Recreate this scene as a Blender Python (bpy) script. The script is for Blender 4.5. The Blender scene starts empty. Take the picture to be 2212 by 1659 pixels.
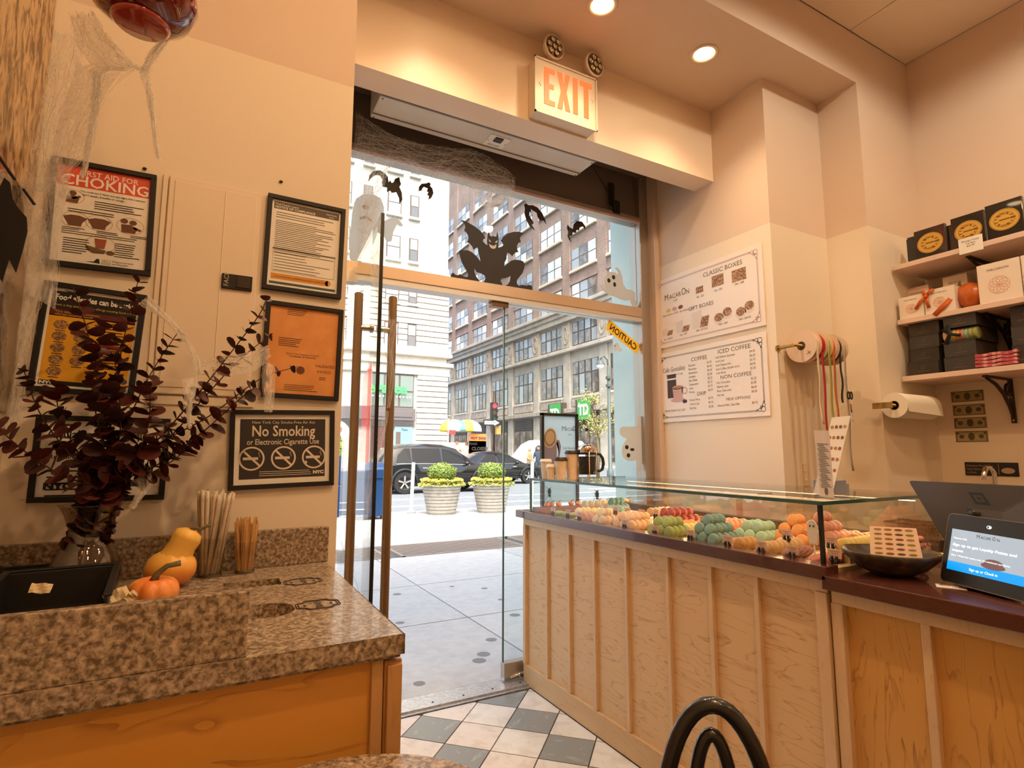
import bpy, math, random
from mathutils import Vector, Matrix, noise
random.seed(7)
R=math.radians; PI=math.pi
C=bpy.context.scene.collection
SC=bpy.context.scene
# ---------------- camera ----------------
FP=1203.0; YAW,PIT,ROL=R(28.64),R(7.04),R(0.106); EYE=Vector((0,0,1.27))
FW=Vector((math.sin(YAW)*math.cos(PIT),math.cos(YAW)*math.cos(PIT),math.sin(PIT)))
_r=Vector((math.cos(YAW),-math.sin(YAW),0)); _u=_r.cross(FW)
RT=_r*math.cos(ROL)+_u*math.sin(ROL); UP=_u*math.cos(ROL)-_r*math.sin(ROL)
cd=bpy.data.cameras.new('camera'); cam=bpy.data.objects.new('camera',cd); C.objects.link(cam)
cd.sensor_width=36; cd.lens=FP/2212*36; cd.clip_start=.02; cd.clip_end=500
m=Matrix((RT,UP,-FW)).transposed().to_4x4(); m.translation=EYE; cam.matrix_world=m
SC.camera=cam
# ---------------- sky, sun, exposure ----------------
w=bpy.data.worlds.new('World'); SC.world=w; w.use_nodes=True
nt=w.node_tree; bg=nt.nodes['Background']
sky=nt.nodes.new('ShaderNodeTexSky'); sky.sky_type='NISHITA'; sky.sun_disc=False
sky.sun_elevation=R(58); sky.sun_rotation=R(195); sky.altitude=50; sky.dust_density=5; sky.ozone_density=.4
wb=nt.nodes.new('ShaderNodeMix'); wb.data_type='RGBA'; wb.blend_type='MULTIPLY'; wb.inputs['Factor'].default_value=1; wb.inputs['B'].default_value=(1,.97,.88,1)
nt.links.new(sky.outputs[0],wb.inputs['A']); nt.links.new(wb.outputs['Result'],bg.inputs[0]); bg.inputs[1].default_value=.50
sl=bpy.data.lights.new('sun','SUN'); sl.energy=1.35; sl.angle=R(1.2); sl.color=(1,.95,.86)
so=bpy.data.objects.new('sun',sl); C.objects.link(so)
so.rotation_euler=Vector((.16,.62,-1.0)).to_track_quat('-Z','Y').to_euler(); so.location=(0,-8,20)
vs=SC.view_settings; vs.view_transform='Standard'; vs.look='None'; vs.gamma=1; vs.use_curve_mapping=False; vs.exposure=0.8
SC.cycles.transparent_max_bounces=24; SC.cycles.max_bounces=10; SC.cycles.diffuse_bounces=5
SC.cycles.sample_clamp_indirect=4
# ---------------- helpers ----------------
def at(px,py,X=None,Y=None,Z=None):
    d=FW+RT*((px-1106)/FP)-UP*((py-829.5)/FP)
    t=(X-EYE.x)/d.x if X is not None else (Y-EYE.y)/d.y if Y is not None else (Z-EYE.z)/d.z
    return EYE+d*t
class M:
    def __init__(s): s.v=[]; s.f=[]
    def add(s,v,f):
        n=len(s.v); s.v+= [tuple(p) for p in v]; s.f+=[tuple(i+n for i in q) for q in f]; return s
    def box(s,x0,x1,y0,y1,z0,z1):
        return s.add([(x0,y0,z0),(x1,y0,z0),(x1,y1,z0),(x0,y1,z0),(x0,y0,z1),(x1,y0,z1),(x1,y1,z1),(x0,y1,z1)],
            [(0,3,2,1),(4,5,6,7),(0,1,5,4),(1,2,6,5),(2,3,7,6),(3,0,4,7)])
    def cbox(s,c,d): return s.box(c[0]-d[0]/2,c[0]+d[0]/2,c[1]-d[1]/2,c[1]+d[1]/2,c[2]-d[2]/2,c[2]+d[2]/2)
    def tube(s,pts,r,n=8,cap=True,closed=False):
        pts=[Vector(p) for p in pts]; k=len(pts); rs=r if isinstance(r,(list,tuple)) else [r]*k
        vs_=[]; ref=None
        for i,p in enumerate(pts):
            a=pts[(i-1)%k] if (i>0 or closed) else p; b=pts[(i+1)%k] if (i<k-1 or closed) else p
            t=(b-a).normalized() if (b-a).length>1e-9 else Vector((0,0,1))
            if ref is None:
                ref=t.orthogonal().normalized()
            else:
                ref=(ref-t*ref.dot(t)); ref=ref.normalized() if ref.length>1e-6 else t.orthogonal().normalized()
            bi=t.cross(ref)
            for j in range(n):
                a_=2*PI*j/n; vs_.append(p+(ref*math.cos(a_)+bi*math.sin(a_))*rs[i])
        fs=[]
        for i in range(k if closed else k-1):
            for j in range(n):
                i2=(i+1)%k; fs.append((i*n+j,i*n+(j+1)%n,i2*n+(j+1)%n,i2*n+j))
        if cap and not closed: fs+= [tuple(range(n-1,-1,-1)),tuple((k-1)*n+j for j in range(n))]
        return s.add(vs_,fs)
    def lathe(s,prof,c=(0,0,0),n=24,axis='Z',cap=True,rib=None):
        vs_=[]
        for r,z in prof:
            for j in range(n):
                a=2*PI*j/n; rr=r*(rib(a) if rib else 1)
                p=(rr*math.cos(a),rr*math.sin(a),z)
                if axis=='X': p=(p[2],p[0],p[1])
                elif axis=='Y': p=(p[0],p[2],p[1])
                vs_.append((p[0]+c[0],p[1]+c[1],p[2]+c[2]))
        fs=[(i*n+j,i*n+(j+1)%n,(i+1)*n+(j+1)%n,(i+1)*n+j) for i in range(len(prof)-1) for j in range(n)]
        if axis=='Y': fs=[tuple(reversed(q)) for q in fs]
        if cap:
            a,b=tuple(range(n)),tuple((len(prof)-1)*n+j for j in range(n))
            fs+= [tuple(reversed(a)),b] if axis!='Y' else [a,tuple(reversed(b))]
        return s.add(vs_,fs)
    def ell(s,c,r,n=12,m=8,fn=None):
        vs_=[]
        for i in range(m+1):
            th=PI*i/m
            for j in range(n):
                ph=2*PI*j/n; d=Vector((math.sin(th)*math.cos(ph),math.sin(th)*math.sin(ph),math.cos(th)))
                k=fn(d) if fn else 1
                vs_.append((c[0]+r[0]*d.x*k,c[1]+r[1]*d.y*k,c[2]+r[2]*d.z*k))
        return s.add(vs_,[(i*n+j,(i+1)*n+j,(i+1)*n+(j+1)%n,i*n+(j+1)%n) for i in range(m) for j in range(n)])
    def prism(s,poly,fn,t):
        """poly of (u,v); fn(u,v,w) gives the point, w from 0 to t"""
        n=len(poly); ar=sum(poly[i][0]*poly[(i+1)%n][1]-poly[(i+1)%n][0]*poly[i][1] for i in range(n))
        if ar<0: poly=poly[::-1]
        return s.add([fn(u,v,0) for u,v in poly]+[fn(u,v,t) for u,v in poly],
            [tuple(range(n-1,-1,-1)),tuple(range(n,2*n))]+[(i,(i+1)%n,n+(i+1)%n,n+i) for i in range(n)])
    def quad(s,a,b,c,d): return s.add([a,b,c,d],[(0,1,2,3)])
    def text(s,body,size,o=(0,0,0),xd=(1,0,0),yd=(0,0,1),align='CENTER',sx=1.0,bold=0.0,res=2,fit=None):
        cu=bpy.data.curves.new('t','FONT'); cu.body=body; cu.size=size; cu.align_x=align; cu.offset=bold*size; cu.resolution_u=res
        ob=bpy.data.objects.new('t',cu); me=bpy.data.meshes.new_from_object(ob)
        xd=Vector(xd); yd=Vector(yd); o=Vector(o)
        if fit:
            xs=[v.co.x for v in me.vertices]; sx=fit/(max(xs)-min(xs))
        s.add([o+xd*(v.co.x*sx)+yd*v.co.y for v in me.vertices],[tuple(p.vertices) for p in me.polygons])
        bpy.data.objects.remove(ob); bpy.data.curves.remove(cu); bpy.data.meshes.remove(me); return s
    def rot(s,mat):
        s.v=[tuple(mat@Vector(p)) for p in s.v]; return s
    def mesh(s,name,mat,smooth=False):
        me=bpy.data.meshes.new(name); me.from_pydata(s.v,[],s.f); me.update()
        for mm in (mat if isinstance(mat,(list,tuple)) else [mat]): me.materials.append(mm)
        if smooth: me.polygons.foreach_set('use_smooth',[True]*len(me.polygons))
        return me
    def build(s,name,mat,parent=None,smooth=False,bevel=0,auto=False,sub=0,solid=0,base=None):
        if parent is not None:
            o_=wloc(parent)
        elif base is not None: o_=Vector(base)
        else:
            xs=[p[0] for p in s.v]; ys=[p[1] for p in s.v]; zs=[p[2] for p in s.v]
            o_=Vector(((min(xs)+max(xs))/2,(min(ys)+max(ys))/2,min(zs)))
        sv=s.v; s.v=[(p[0]-o_.x,p[1]-o_.y,p[2]-o_.z) for p in sv]
        ob=bpy.data.objects.new(name,s.mesh(name,mat,smooth)); s.v=sv
        C.objects.link(ob)
        if parent is not None: ob.parent=parent
        else: ob.location=o_
        if auto: ob.data.set_sharp_from_angle(angle=R(35))
        if solid:
            md=ob.modifiers.new('solid','SOLIDIFY'); md.thickness=solid; md.offset=0
        if bevel:
            md=ob.modifiers.new('bevel','BEVEL'); md.width=bevel; md.segments=2; md.limit_method='ANGLE'; md.angle_limit=R(40)
        if sub:
            md=ob.modifiers.new('sub','SUBSURF'); md.levels=sub; md.render_levels=sub
        return ob
def wloc(o):
    p=Vector((0,0,0))
    while o is not None: p+=o.location; o=o.parent
    return p
def thing(name,label,cat,loc=(0,0,0),group=None):
    o=bpy.data.objects.new(name,None); C.objects.link(o); o.location=loc; o.empty_display_size=.05
    o['label']=label; o['category']=cat
    if group: o['group']=group
    return o
def tag(o,label,cat,group=None,kind=None):
    o['label']=label; o['category']=cat
    if group: o['group']=group
    if kind: o['kind']=kind
    return o
def struct(o,label=None):
    o['kind']='structure'
    if label: o['label']=label
    return o
def kids(o): return [x for x in C.objects if x.parent is o]
def dup(o,loc=None,rot=None,label=None,group=None,parent=None,ch=None):
    c=o.copy(); C.objects.link(c)
    if parent is not None: c.parent=parent
    if loc is not None: c.location=loc
    if rot is not None: c.rotation_euler=rot
    if label: c['label']=label
    if group: c['group']=group
    for k in (ch if ch is not None else o.children): dup(k,parent=c)
    return c
# ---------------- materials ----------------
def mat(name,col,rough=.5,metal=0,spec=.5,noise=None,bump=0,bscale=200,emit=None,es=1,trans=0,ior=1.45,alpha=1,coat=0):
    m=bpy.data.materials.new(name); m.use_nodes=True; t=m.node_tree; b=t.nodes['Principled BSDF']
    b.inputs['Base Color'].default_value=(*col,1); b.inputs['Roughness'].default_value=rough; b.inputs['Metallic'].default_value=metal
    b.inputs['Specular IOR Level'].default_value=spec; b.inputs['IOR'].default_value=ior
    b.inputs['Transmission Weight'].default_value=trans; b.inputs['Alpha'].default_value=alpha; b.inputs['Coat Weight'].default_value=coat
    if emit: b.inputs['Emission Color'].default_value=(*emit,1); b.inputs['Emission Strength'].default_value=es
    if noise:  # (scale(x,y,z) or float, colour2, detail, lo, hi)
        sc,c2=noise[0],noise[1]; det=noise[2] if len(noise)>2 else 4; lo=noise[3] if len(noise)>3 else .35; hi=noise[4] if len(noise)>4 else .65
        co=t.nodes.new('ShaderNodeTexCoord'); mp=t.nodes.new('ShaderNodeMapping'); nz=t.nodes.new('ShaderNodeTexNoise'); rp=t.nodes.new('ShaderNodeValToRGB')
        mp.inputs['Scale'].default_value=sc if isinstance(sc,tuple) else (sc,sc,sc)
        nz.inputs['Scale'].default_value=1; nz.inputs['Detail'].default_value=det; nz.inputs['Roughness'].default_value=.6
        if len(noise)>5: nz.inputs['Distortion'].default_value=noise[5]
        rp.color_ramp.elements[0].position=lo; rp.color_ramp.elements[1].position=hi
        rp.color_ramp.elements[0].color=(*col,1); rp.color_ramp.elements[1].color=(*c2,1)
        t.links.new(co.outputs['Object'],mp.inputs[0]); t.links.new(mp.outputs[0],nz.inputs['Vector']); t.links.new(nz.outputs[0],rp.inputs[0]); t.links.new(rp.outputs[0],b.inputs['Base Color'])
    if bump:
        co=t.nodes.new('ShaderNodeTexCoord'); nz=t.nodes.new('ShaderNodeTexNoise'); nz.inputs['Scale'].default_value=bscale; nz.inputs['Detail'].default_value=3
        bp=t.nodes.new('ShaderNodeBump'); bp.inputs['Strength'].default_value=bump; bp.inputs['Distance'].default_value=.002
        t.links.new(co.outputs['Object'],nz.inputs['Vector']); t.links.new(nz.outputs[0],bp.inputs['Height']); t.links.new(bp.outputs[0],b.inputs['Normal'])
    return m
def glass(name,tint=(1,1,1),f0=.035,rough=0.0,edge=.8):
    m=bpy.data.materials.new(name); m.use_nodes=True; t=m.node_tree; t.nodes.clear()
    o=t.nodes.new('ShaderNodeOutputMaterial'); mx=t.nodes.new('ShaderNodeMixShader'); tr=t.nodes.new('ShaderNodeBsdfTransparent'); gl=t.nodes.new('ShaderNodeBsdfGlossy'); lw=t.nodes.new('ShaderNodeLayerWeight'); pw=t.nodes.new('ShaderNodeMath'); ma=t.nodes.new('ShaderNodeMath')
    pw.operation='POWER'; pw.inputs[1].default_value=5; ma.operation='MULTIPLY_ADD'; ma.inputs[1].default_value=edge-f0; ma.inputs[2].default_value=f0
    tr.inputs[0].default_value=(*tint,1); gl.inputs['Roughness'].default_value=rough
    t.links.new(lw.outputs['Facing'],pw.inputs[0]); t.links.new(pw.outputs[0],ma.inputs[0]); t.links.new(ma.outputs[0],mx.inputs[0]); t.links.new(tr.outputs[0],mx.inputs[1]); t.links.new(gl.outputs[0],mx.inputs[2]); t.links.new(mx.outputs[0],o.inputs[0])
    return m
def thin(name,col,tr=.5,rough=.6):
    m=mat(name,col,rough); t,b=nodes(m); o=[n for n in t.nodes if n.type=='OUTPUT_MATERIAL'][0]; mx=t.nodes.new('ShaderNodeMixShader'); tl=t.nodes.new('ShaderNodeBsdfTranslucent'); tl.inputs[0].default_value=(*col,1); mx.inputs[0].default_value=tr
    t.links.new(b.outputs[0],mx.inputs[1]); t.links.new(tl.outputs[0],mx.inputs[2]); t.links.new(mx.outputs[0],o.inputs[0]); return m
def nodes(m): return m.node_tree, m.node_tree.nodes['Principled BSDF']
def wood(name,c1,c2,scale,dirn='Z',rough=.4,coat=.15):
    """veneer: long wandering grain lines along dirn"""
    m=mat(name,c1,rough,coat=coat); t,b=nodes(m)
    co=t.nodes.new('ShaderNodeTexCoord'); mp=t.nodes.new('ShaderNodeMapping'); n1=t.nodes.new('ShaderNodeTexNoise'); wv=t.nodes.new('ShaderNodeTexWave'); rp=t.nodes.new('ShaderNodeValToRGB'); n2=t.nodes.new('ShaderNodeTexNoise'); rp2=t.nodes.new('ShaderNodeValToRGB'); mx=t.nodes.new('ShaderNodeMix')
    st={'X':(.18,1,1),'Y':(1,.18,1),'Z':(1,1,.18)}[dirn]
    mp.inputs['Scale'].default_value=tuple(k*scale for k in st)
    n1.inputs['Scale'].default_value=1.3; n1.inputs['Detail'].default_value=3; n1.inputs['Distortion'].default_value=.6
    mth=t.nodes.new('ShaderNodeMath'); mth.operation='MULTIPLY'; mth.inputs[1].default_value=9
    fr=t.nodes.new('ShaderNodeMath'); fr.operation='FRACT'
    rp.color_ramp.elements[0].position=0; rp.color_ramp.elements[0].color=(1,1,1,1); rp.color_ramp.elements[1].position=.22; rp.color_ramp.elements[1].color=(0,0,0,1)
    n2.inputs['Scale'].default_value=14; n2.inputs['Detail'].default_value=5
    rp2.color_ramp.elements[0].position=.4; rp2.color_ramp.elements[1].position=.75; rp2.color_ramp.elements[0].color=(.25,.25,.25,1)
    t.links.new(co.outputs['Object'],mp.inputs[0]); t.links.new(mp.outputs[0],n1.inputs['Vector']); t.links.new(mp.outputs[0],n2.inputs['Vector'])
    t.links.new(n1.outputs[0],mth.inputs[0]); t.links.new(mth.outputs[0],fr.inputs[0]); t.links.new(fr.outputs[0],rp.inputs[0]); t.links.new(n2.outputs[0],rp2.inputs[0])
    mul=t.nodes.new('ShaderNodeMath'); mul.operation='MULTIPLY'
    t.links.new(rp.outputs[0],mul.inputs[0]); t.links.new(rp2.outputs[0],mul.inputs[1])
    mx.data_type='RGBA'; mx.inputs['A'].default_value=(*c1,1); mx.inputs['B'].default_value=(*c2,1)
    t.links.new(mul.outputs[0],mx.inputs['Factor']); t.links.new(mx.outputs['Result'],b.inputs['Base Color'])
    t.nodes.remove(wv); return m
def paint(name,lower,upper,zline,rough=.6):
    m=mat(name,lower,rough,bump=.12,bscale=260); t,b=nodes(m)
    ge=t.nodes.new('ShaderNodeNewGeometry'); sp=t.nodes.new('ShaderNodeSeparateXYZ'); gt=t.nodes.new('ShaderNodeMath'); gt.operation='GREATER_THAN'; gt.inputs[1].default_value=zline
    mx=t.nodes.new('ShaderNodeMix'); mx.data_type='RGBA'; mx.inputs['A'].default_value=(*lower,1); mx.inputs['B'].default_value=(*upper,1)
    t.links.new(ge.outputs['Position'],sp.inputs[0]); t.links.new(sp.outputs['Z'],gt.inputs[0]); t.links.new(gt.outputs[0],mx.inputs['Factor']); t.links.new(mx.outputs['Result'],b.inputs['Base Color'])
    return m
ML={}
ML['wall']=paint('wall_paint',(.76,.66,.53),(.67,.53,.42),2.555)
ML['ceil']=mat('ceiling_paint',(.66,.47,.36),.7,bump=.1)
ML['ceilhi']=mat('ceiling_board',(.84,.71,.57),.75)
ML['maple']=wood('maple',(.68,.45,.23),(.34,.16,.055),9,'Y')
ML['maplez']=wood('maple_upright',(.62,.33,.085),(.28,.11,.02),9,'Z')
ML['maplel']=wood('maple_left',(.60,.28,.045),(.36,.14,.018),6,'X')
ML['trim']=wood('maple_trim',(.66,.46,.27),(.55,.34,.17),14,'Z')
ML['darkwood']=wood('mahogany',(.085,.026,.018),(.04,.012,.008),20,'Y',.25,.5)
ML['black']=mat('black_plastic',(.012,.011,.011),.35)
ML['blackmat']=mat('black_vinyl',(.008,.006,.005),.6)
ML['print']=mat('black_ink',(.015,.013,.012),.6)
ML['printgrey']=mat('grey_ink',(.16,.14,.13),.6)
ML['white']=mat('white_paper',(.82,.78,.72),.6)
ML['whitep']=mat('white_plastic',(.80,.76,.68),.4)
ML['metal']=mat('brushed_metal',(.55,.50,.44),.32,1)
ML['chrome']=mat('chrome',(.8,.78,.75),.08,1)
ML['brass']=mat('brass',(.50,.30,.08),.3,1)
ML['iron']=mat('dark_bronze',(.045,.032,.02),.45,.6)
ML['glass']=glass('window_glass',(.96,.985,.98),.012)
ML['cglass']=glass('case_glass',(.98,.992,.985),.012)
ML['gedge']=mat('glass_edge',(.03,.09,.075),.15,coat=.5)
ML['stone']=mat('brown_marble',(.13,.085,.05),.3,noise=(105,(.54,.42,.30),12,.40,.68,.3),coat=.2)
# ================= room shell =================
WALL=ML['wall']
fl=struct(M().box(-.46,3.8,-4,2.76,-.12,-.004).build('floor',mat('grout',(.075,.055,.05),.85)))
TI=[mat('tile_cream',(.66,.68,.67),.35,noise=(9,(.50,.48,.45),8,.45,.75,.6)),mat('tile_rose',(.65,.62,.60),.35,noise=(11,(.48,.42,.38),8,.48,.78,.8)),mat('tile_grey',(.22,.25,.26),.3,noise=(7,(.55,.58,.58),8,.55,.8,1.6))]
td=.1455; tm=[]
for k in range(3):
    q=M().prism([(-td,0),(0,-td),(td,0),(0,td)],lambda u,v,w_:(u,v,w_),.012)
    me=q.mesh('tile',TI[k]); tm.append(me)
ti=0
for i in range(-9,14):
    for j in range(-9,14):
        x=1.30+.1495*(i-j); y=2.595-.1495*(i+j)
        if not(.25<x<1.75 and .75<y<2.8) : continue
        if x-td>1.62 or y+.02>2.78: continue
        if y+td>2.76 or x+td>1.63: # cut at the edge: clip polygon
            pts=[(x-td,y),(x,y-td),(x+td,y),(x,y+td)]
            def clip(ps,ax,lim):
                out=[]
                for a in range(len(ps)):
                    p,q=ps[a],ps[(a+1)%len(ps)]
                    if p[ax]<=lim: out.append(p)
                    if (p[ax]<=lim)!=(q[ax]<=lim):
                        t_=(lim-p[ax])/(q[ax]-p[ax]); out.append((p[0]+t_*(q[0]-p[0]),p[1]+t_*(q[1]-p[1])))
                return out
            pts=clip(clip(pts,1,2.755),0,1.625)
            if len(pts)<3: continue
            o=M().prism(pts,lambda u,v,w_:(u,v,-.012+w_),.012).build('tile',TI[2] if (i-j)%3==1 else TI[(i*7+j*3)%2],fl)
            continue
        me=tm[2] if (i-j)%3==1 else tm[(i*7+j*3)%2]
        o=bpy.data.objects.new('tile',me); C.objects.link(o); o.parent=fl; o.location=Vector((x,y,-.012))-fl.location; o.rotation_euler=(0,0,(ti%4)*PI/2); ti+=1
th=struct(M().box(.385,2.66,2.765,2.95,-.02,.004).box(.385,2.66,2.79,2.86,.004,.012).build('trim_1',mat('threshold_metal',(.62,.62,.62),.35,.8,noise=(60,(.42,.42,.42)))),'worn metal door threshold with screws')
for k in range(6): M().lathe([(.006,.012),(.005,.0145)],(.75+k*.17,2.83,0),8).build('screw',ML['black'],th)
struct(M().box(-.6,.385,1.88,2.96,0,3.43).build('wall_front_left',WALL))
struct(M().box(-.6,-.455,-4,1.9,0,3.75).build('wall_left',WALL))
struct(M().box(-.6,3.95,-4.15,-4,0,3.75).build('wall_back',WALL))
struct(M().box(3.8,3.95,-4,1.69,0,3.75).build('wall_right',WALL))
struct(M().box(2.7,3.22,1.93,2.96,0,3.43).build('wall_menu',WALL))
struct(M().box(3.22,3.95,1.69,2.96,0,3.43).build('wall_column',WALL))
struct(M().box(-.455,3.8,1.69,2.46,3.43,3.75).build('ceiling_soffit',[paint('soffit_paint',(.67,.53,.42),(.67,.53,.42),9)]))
struct(M().box(.385,2.7,2.308,2.46,2.965,3.43).build('wall_header',mat('header_paint',(.78,.62,.47),.38,bump=.25,bscale=120)))
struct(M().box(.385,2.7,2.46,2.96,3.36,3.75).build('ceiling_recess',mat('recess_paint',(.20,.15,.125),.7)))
ch=struct(M().box(-.455,3.8,-4,1.69,3.775,3.95).build('ceiling',mat('joint',(.16,.10,.06),.9)))
x=-.455
while x<3.8:
    y=-4
    while y<1.69:
        M().box(x+.003,min(x+.605,3.8),y+.003,min(y+1.9,1.69)-.003,3.752,3.775).build('ceiling_panel',ML['ceilhi'],ch); y+=1.897
    x+=.608
# the building over the shop: casts the shade on the pavement
bl=mat('facade_stone',(.45,.42,.38),.8,noise=(3,(.36,.33,.30)))
struct(M().box(-9,.42,2.96,3.23,-.02,8.6).build('wall_facade_left',bl))
struct(M().box(2.62,12,2.96,3.23,-.02,8.6).build('wall_facade_right',mat('mint_panel',(.52,.66,.63),.35,noise=(2.5,(.60,.72,.69)))))
struct(M().box(.42,2.62,2.98,3.23,3.15,8.6).build('wall_facade_top',bl))
struct(M().box(-9,12,-5,2.96,3.96,4.2).build('ceiling_roof',bl))
# ---- storefront frame ----
FR=mat('aluminium_frame',(.40,.34,.29),.4,.75)
fb=thing('storefront_frame','aluminium shopfront frame with transom bar above the glass door','window frame',(1.5,2.9,0)); fb['kind']='structure'; 
for k in ('category',): del fb[k]
fb.name='window_1'
M().box(.39,.47,2.86,2.94,0,3.36).build('jamb',FR,fb,bevel=.003)
M().box(2.58,2.66,2.86,2.96,0,3.36).build('jamb',FR,fb,bevel=.003)
M().box(2.655,2.70,2.80,2.96,0,3.36).build('jamb_liner',mat('jamb_liner_paint',(.52,.40,.31),.45),fb,bevel=.003)
tb=M().box(.47,2.58,2.855,2.955,2.195,2.262).build('transom',mat('transom_metal',(.50,.37,.26),.35,.6),fb,bevel=.003)
M().box(.47,2.58,2.862,2.95,2.165,2.195).build('transom_groove',mat('pale_metal',(.55,.52,.48),.4,.5),tb)
tp=M().box(.47,2.58,2.86,2.95,2.875,2.915).build('top_rail',FR,fb,bevel=.003)
M().box(.47,2.58,2.853,2.862,2.868,2.884).build('pink_trim',mat('pink_strip',(.62,.42,.38),.5),tp)
M().box(.47,2.58,2.90,2.94,2.915,3.36).build('fascia_panel',mat('brown_panel',(.15,.115,.095),.6),fb)
M().box(.47,2.58,2.902,2.91,2.262,2.875).build('pane',ML['glass'],fb)
M().box(1.535,2.58,2.902,2.914,.11,2.165).build('pane',ML['glass'],fb)
ft=M().box(1.53,1.70,2.885,2.93,.012,.105).build('patch_fitting',ML['metal'],fb,bevel=.002)
M().tube([(1.565,2.88,.03),(1.69,2.88,.045)],.006).tube([(1.62,2.88,.045),(1.625,2.872,.02)],.005).build('bolt',ML['chrome'],ft,smooth=True)
M().box(1.70,2.58,2.895,2.925,.012,.11).build('sill_channel',FR,fb)
M().box(1.44,1.55,2.88,2.935,2.135,2.168).build('pivot_fitting',mat('bronze_fitting',(.16,.08,.04),.35,.7),fb,bevel=.003)
M().box(1.529,1.536,2.903,2.913,.105,2.14).build('glass_edge',ML['gedge'],fb)
# open glass door leaf
dn=Vector((.535,2.0,0)); dh=Vector((.60,2.86,0)); dd=(dh-dn).normalized(); dno=Vector((dd.y,-dd.x,0))
D=thing('glass_door','frameless glass door standing open beside the poster wall','door',(dn+dh)/2)
D.name='door_1'; del D['category']; D['kind']='structure'
def dp(a,o,z): return dn+dd*a+dno*o+Vector((0,0,z))
def dbox(m,a0,a1,o0,o1,z0,z1):
    return m.add([dp(a,o,z) for z in(z0,z1) for a,o in((a0,o0),(a1,o0),(a1,o1),(a0,o1))],[(0,3,2,1),(4,5,6,7),(0,1,5,4),(1,2,6,5),(2,3,7,6),(3,0,4,7)])
dbox(M(),.006,.86,-.006,.006,.03,2.17).build('pane',ML['glass'],D)
dbox(M(),0,.006,-.0065,.0065,.03,2.17).build('seal',ML['black'],D)
dbox(M(),.80,.86,-.03,.03,2.13,2.19).build('pivot_fitting',FR,D); dbox(M(),.70,.86,-.03,.03,.01,.11).build('patch_fitting',FR,D)
HB=mat('bronze_tube',(.30,.20,.12),.3,.85)
for sgn in(-1,1):
    h=M().tube([dp(.085,sgn*.065,.35),dp(.085,sgn*.065,1.87)],.0165,16).tube([dp(.085,sgn*.065,1.87),dp(.085,sgn*.065,1.874)],[.0165,.012],16).build('handle',HB,D,smooth=True,auto=True)
    for z in(.62,1.74):
        M().tube([dp(.085,sgn*.006,z),dp(.085,sgn*.06,z)],.012,12).tube([dp(.085,sgn*.008,z),dp(.085,sgn*.02,z)],.017,12).build('standoff',ML['metal'],h,smooth=True,auto=True)
# ================= ceiling fixtures =================
LENS=mat('lit_lens',(1,.9,.7),.4,emit=(1,.72,.40),es=14)
TRIMW=mat('light_trim',(.80,.66,.50),.45)
def downlight(x,y,z,label,energy,spot=112,blend=1.0,col=(1,.72,.45)):
    t=thing('ceiling_light',label,'light',(x,y,z),'recessed ceiling downlights')
    M().lathe([(.062,0),(.074,0),(.076,-.004),(.062,-.007),(.056,-.002),(.052,.0),(.062,0)],(x,y,z),28,cap=False).build('trim_ring',TRIMW,t,smooth=True)
    M().lathe([(.0,-.0005),(.052,-.0005)],(x,y,z),28,cap=False).build('lens',LENS,t)
    l=bpy.data.lights.new('bulb','SPOT'); l.energy=energy; l.spot_size=R(spot); l.spot_blend=blend; l.shadow_soft_size=.05; l.color=col
    o=bpy.data.objects.new('bulb',l); C.objects.link(o); o.parent=t; o.location=(0,0,-.012)
    return t
downlight(1.561,1.95,3.43,'round glowing recessed downlight above the exit sign',42)
downlight(2.254,1.95,3.43,'round glowing recessed downlight nearest the pale column',42)
downlight(.868,1.95,3.43,'recessed downlight left of the exit sign, above the picture',42)
for x,y,e,c in((.12,-.6,14,(1,.52,.22)),(2.6,.5,48,(1,.90,.68)),(.80,.10,80,(1,.62,.29)),(.5,-1.4,44,(1,.6,.3)),(2.6,-1.4,50,(1,.6,.3))):  # out-of-view lamps added to brighten the shop; only the shelf-wall one is inferred
    downlight(x,y,3.752,'recessed downlight in the high ceiling behind the viewer',e,168,.25,c)
# ---- exit sign ----
EX=thing('exit_sign','lit EXIT sign with two emergency lamp heads on top','sign',(1.53,2.308,2.975))
EXW=mat('sign_housing',(.68,.56,.42),.4)
M().box(1.352,1.728,2.232,2.306,2.975,3.272).build('housing',EXW,EX,bevel=.004)
M().box(1.345,1.735,2.226,2.234,2.972,2.980).box(1.345,1.735,2.226,2.234,3.267,3.275).box(1.345,1.353,2.226,2.234,2.972,3.275).box(1.727,1.735,2.226,2.234,2.972,3.275).build('face_rim',EXW,EX)
RED=mat('lit_red_letter',(.9,.10,.03),.5,emit=(1,.09,.02),es=.95)
def ex_letters():
    m=M(); f=lambda u,v,w_:(u,2.2318-w_,v); z0,z1=3.03,3.235; W=.030
    x=1.402
    m.prism([(x,z0),(x+.065,z0),(x+.065,z0+.028),(x+W,z0+.028),(x+W,z0+.092),(x+.058,z0+.092),(x+.058,z0+.118),(x+W,z0+.118),(x+W,z1-.028),(x+.065,z1-.028),(x+.065,z1),(x,z1)],f,.002)
    x=1.482; c=(z0+z1)/2
    m.prism([(x,z0),(x+W,z0),(x+.040,c-.035),(x+.050,z0),(x+.080,z0),(x+.057,c),(x+.080,z1),(x+.050,z1),(x+.040,c+.035),(x+W,z1),(x,z1),(x+.023,c)],f,.002)
    x=1.580; m.prism([(x,z0),(x+W,z0),(x+W,z1),(x,z1)],f,.002)
    x=1.626; m.prism([(x+.024,z0),(x+.054,z0),(x+.054,z1-.028),(x+.078,z1-.028),(x+.078,z1),(x,z1),(x,z1-.028),(x+.024,z1-.028)],f,.002)
    return m
ex_letters().build('letters',RED,EX)
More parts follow.
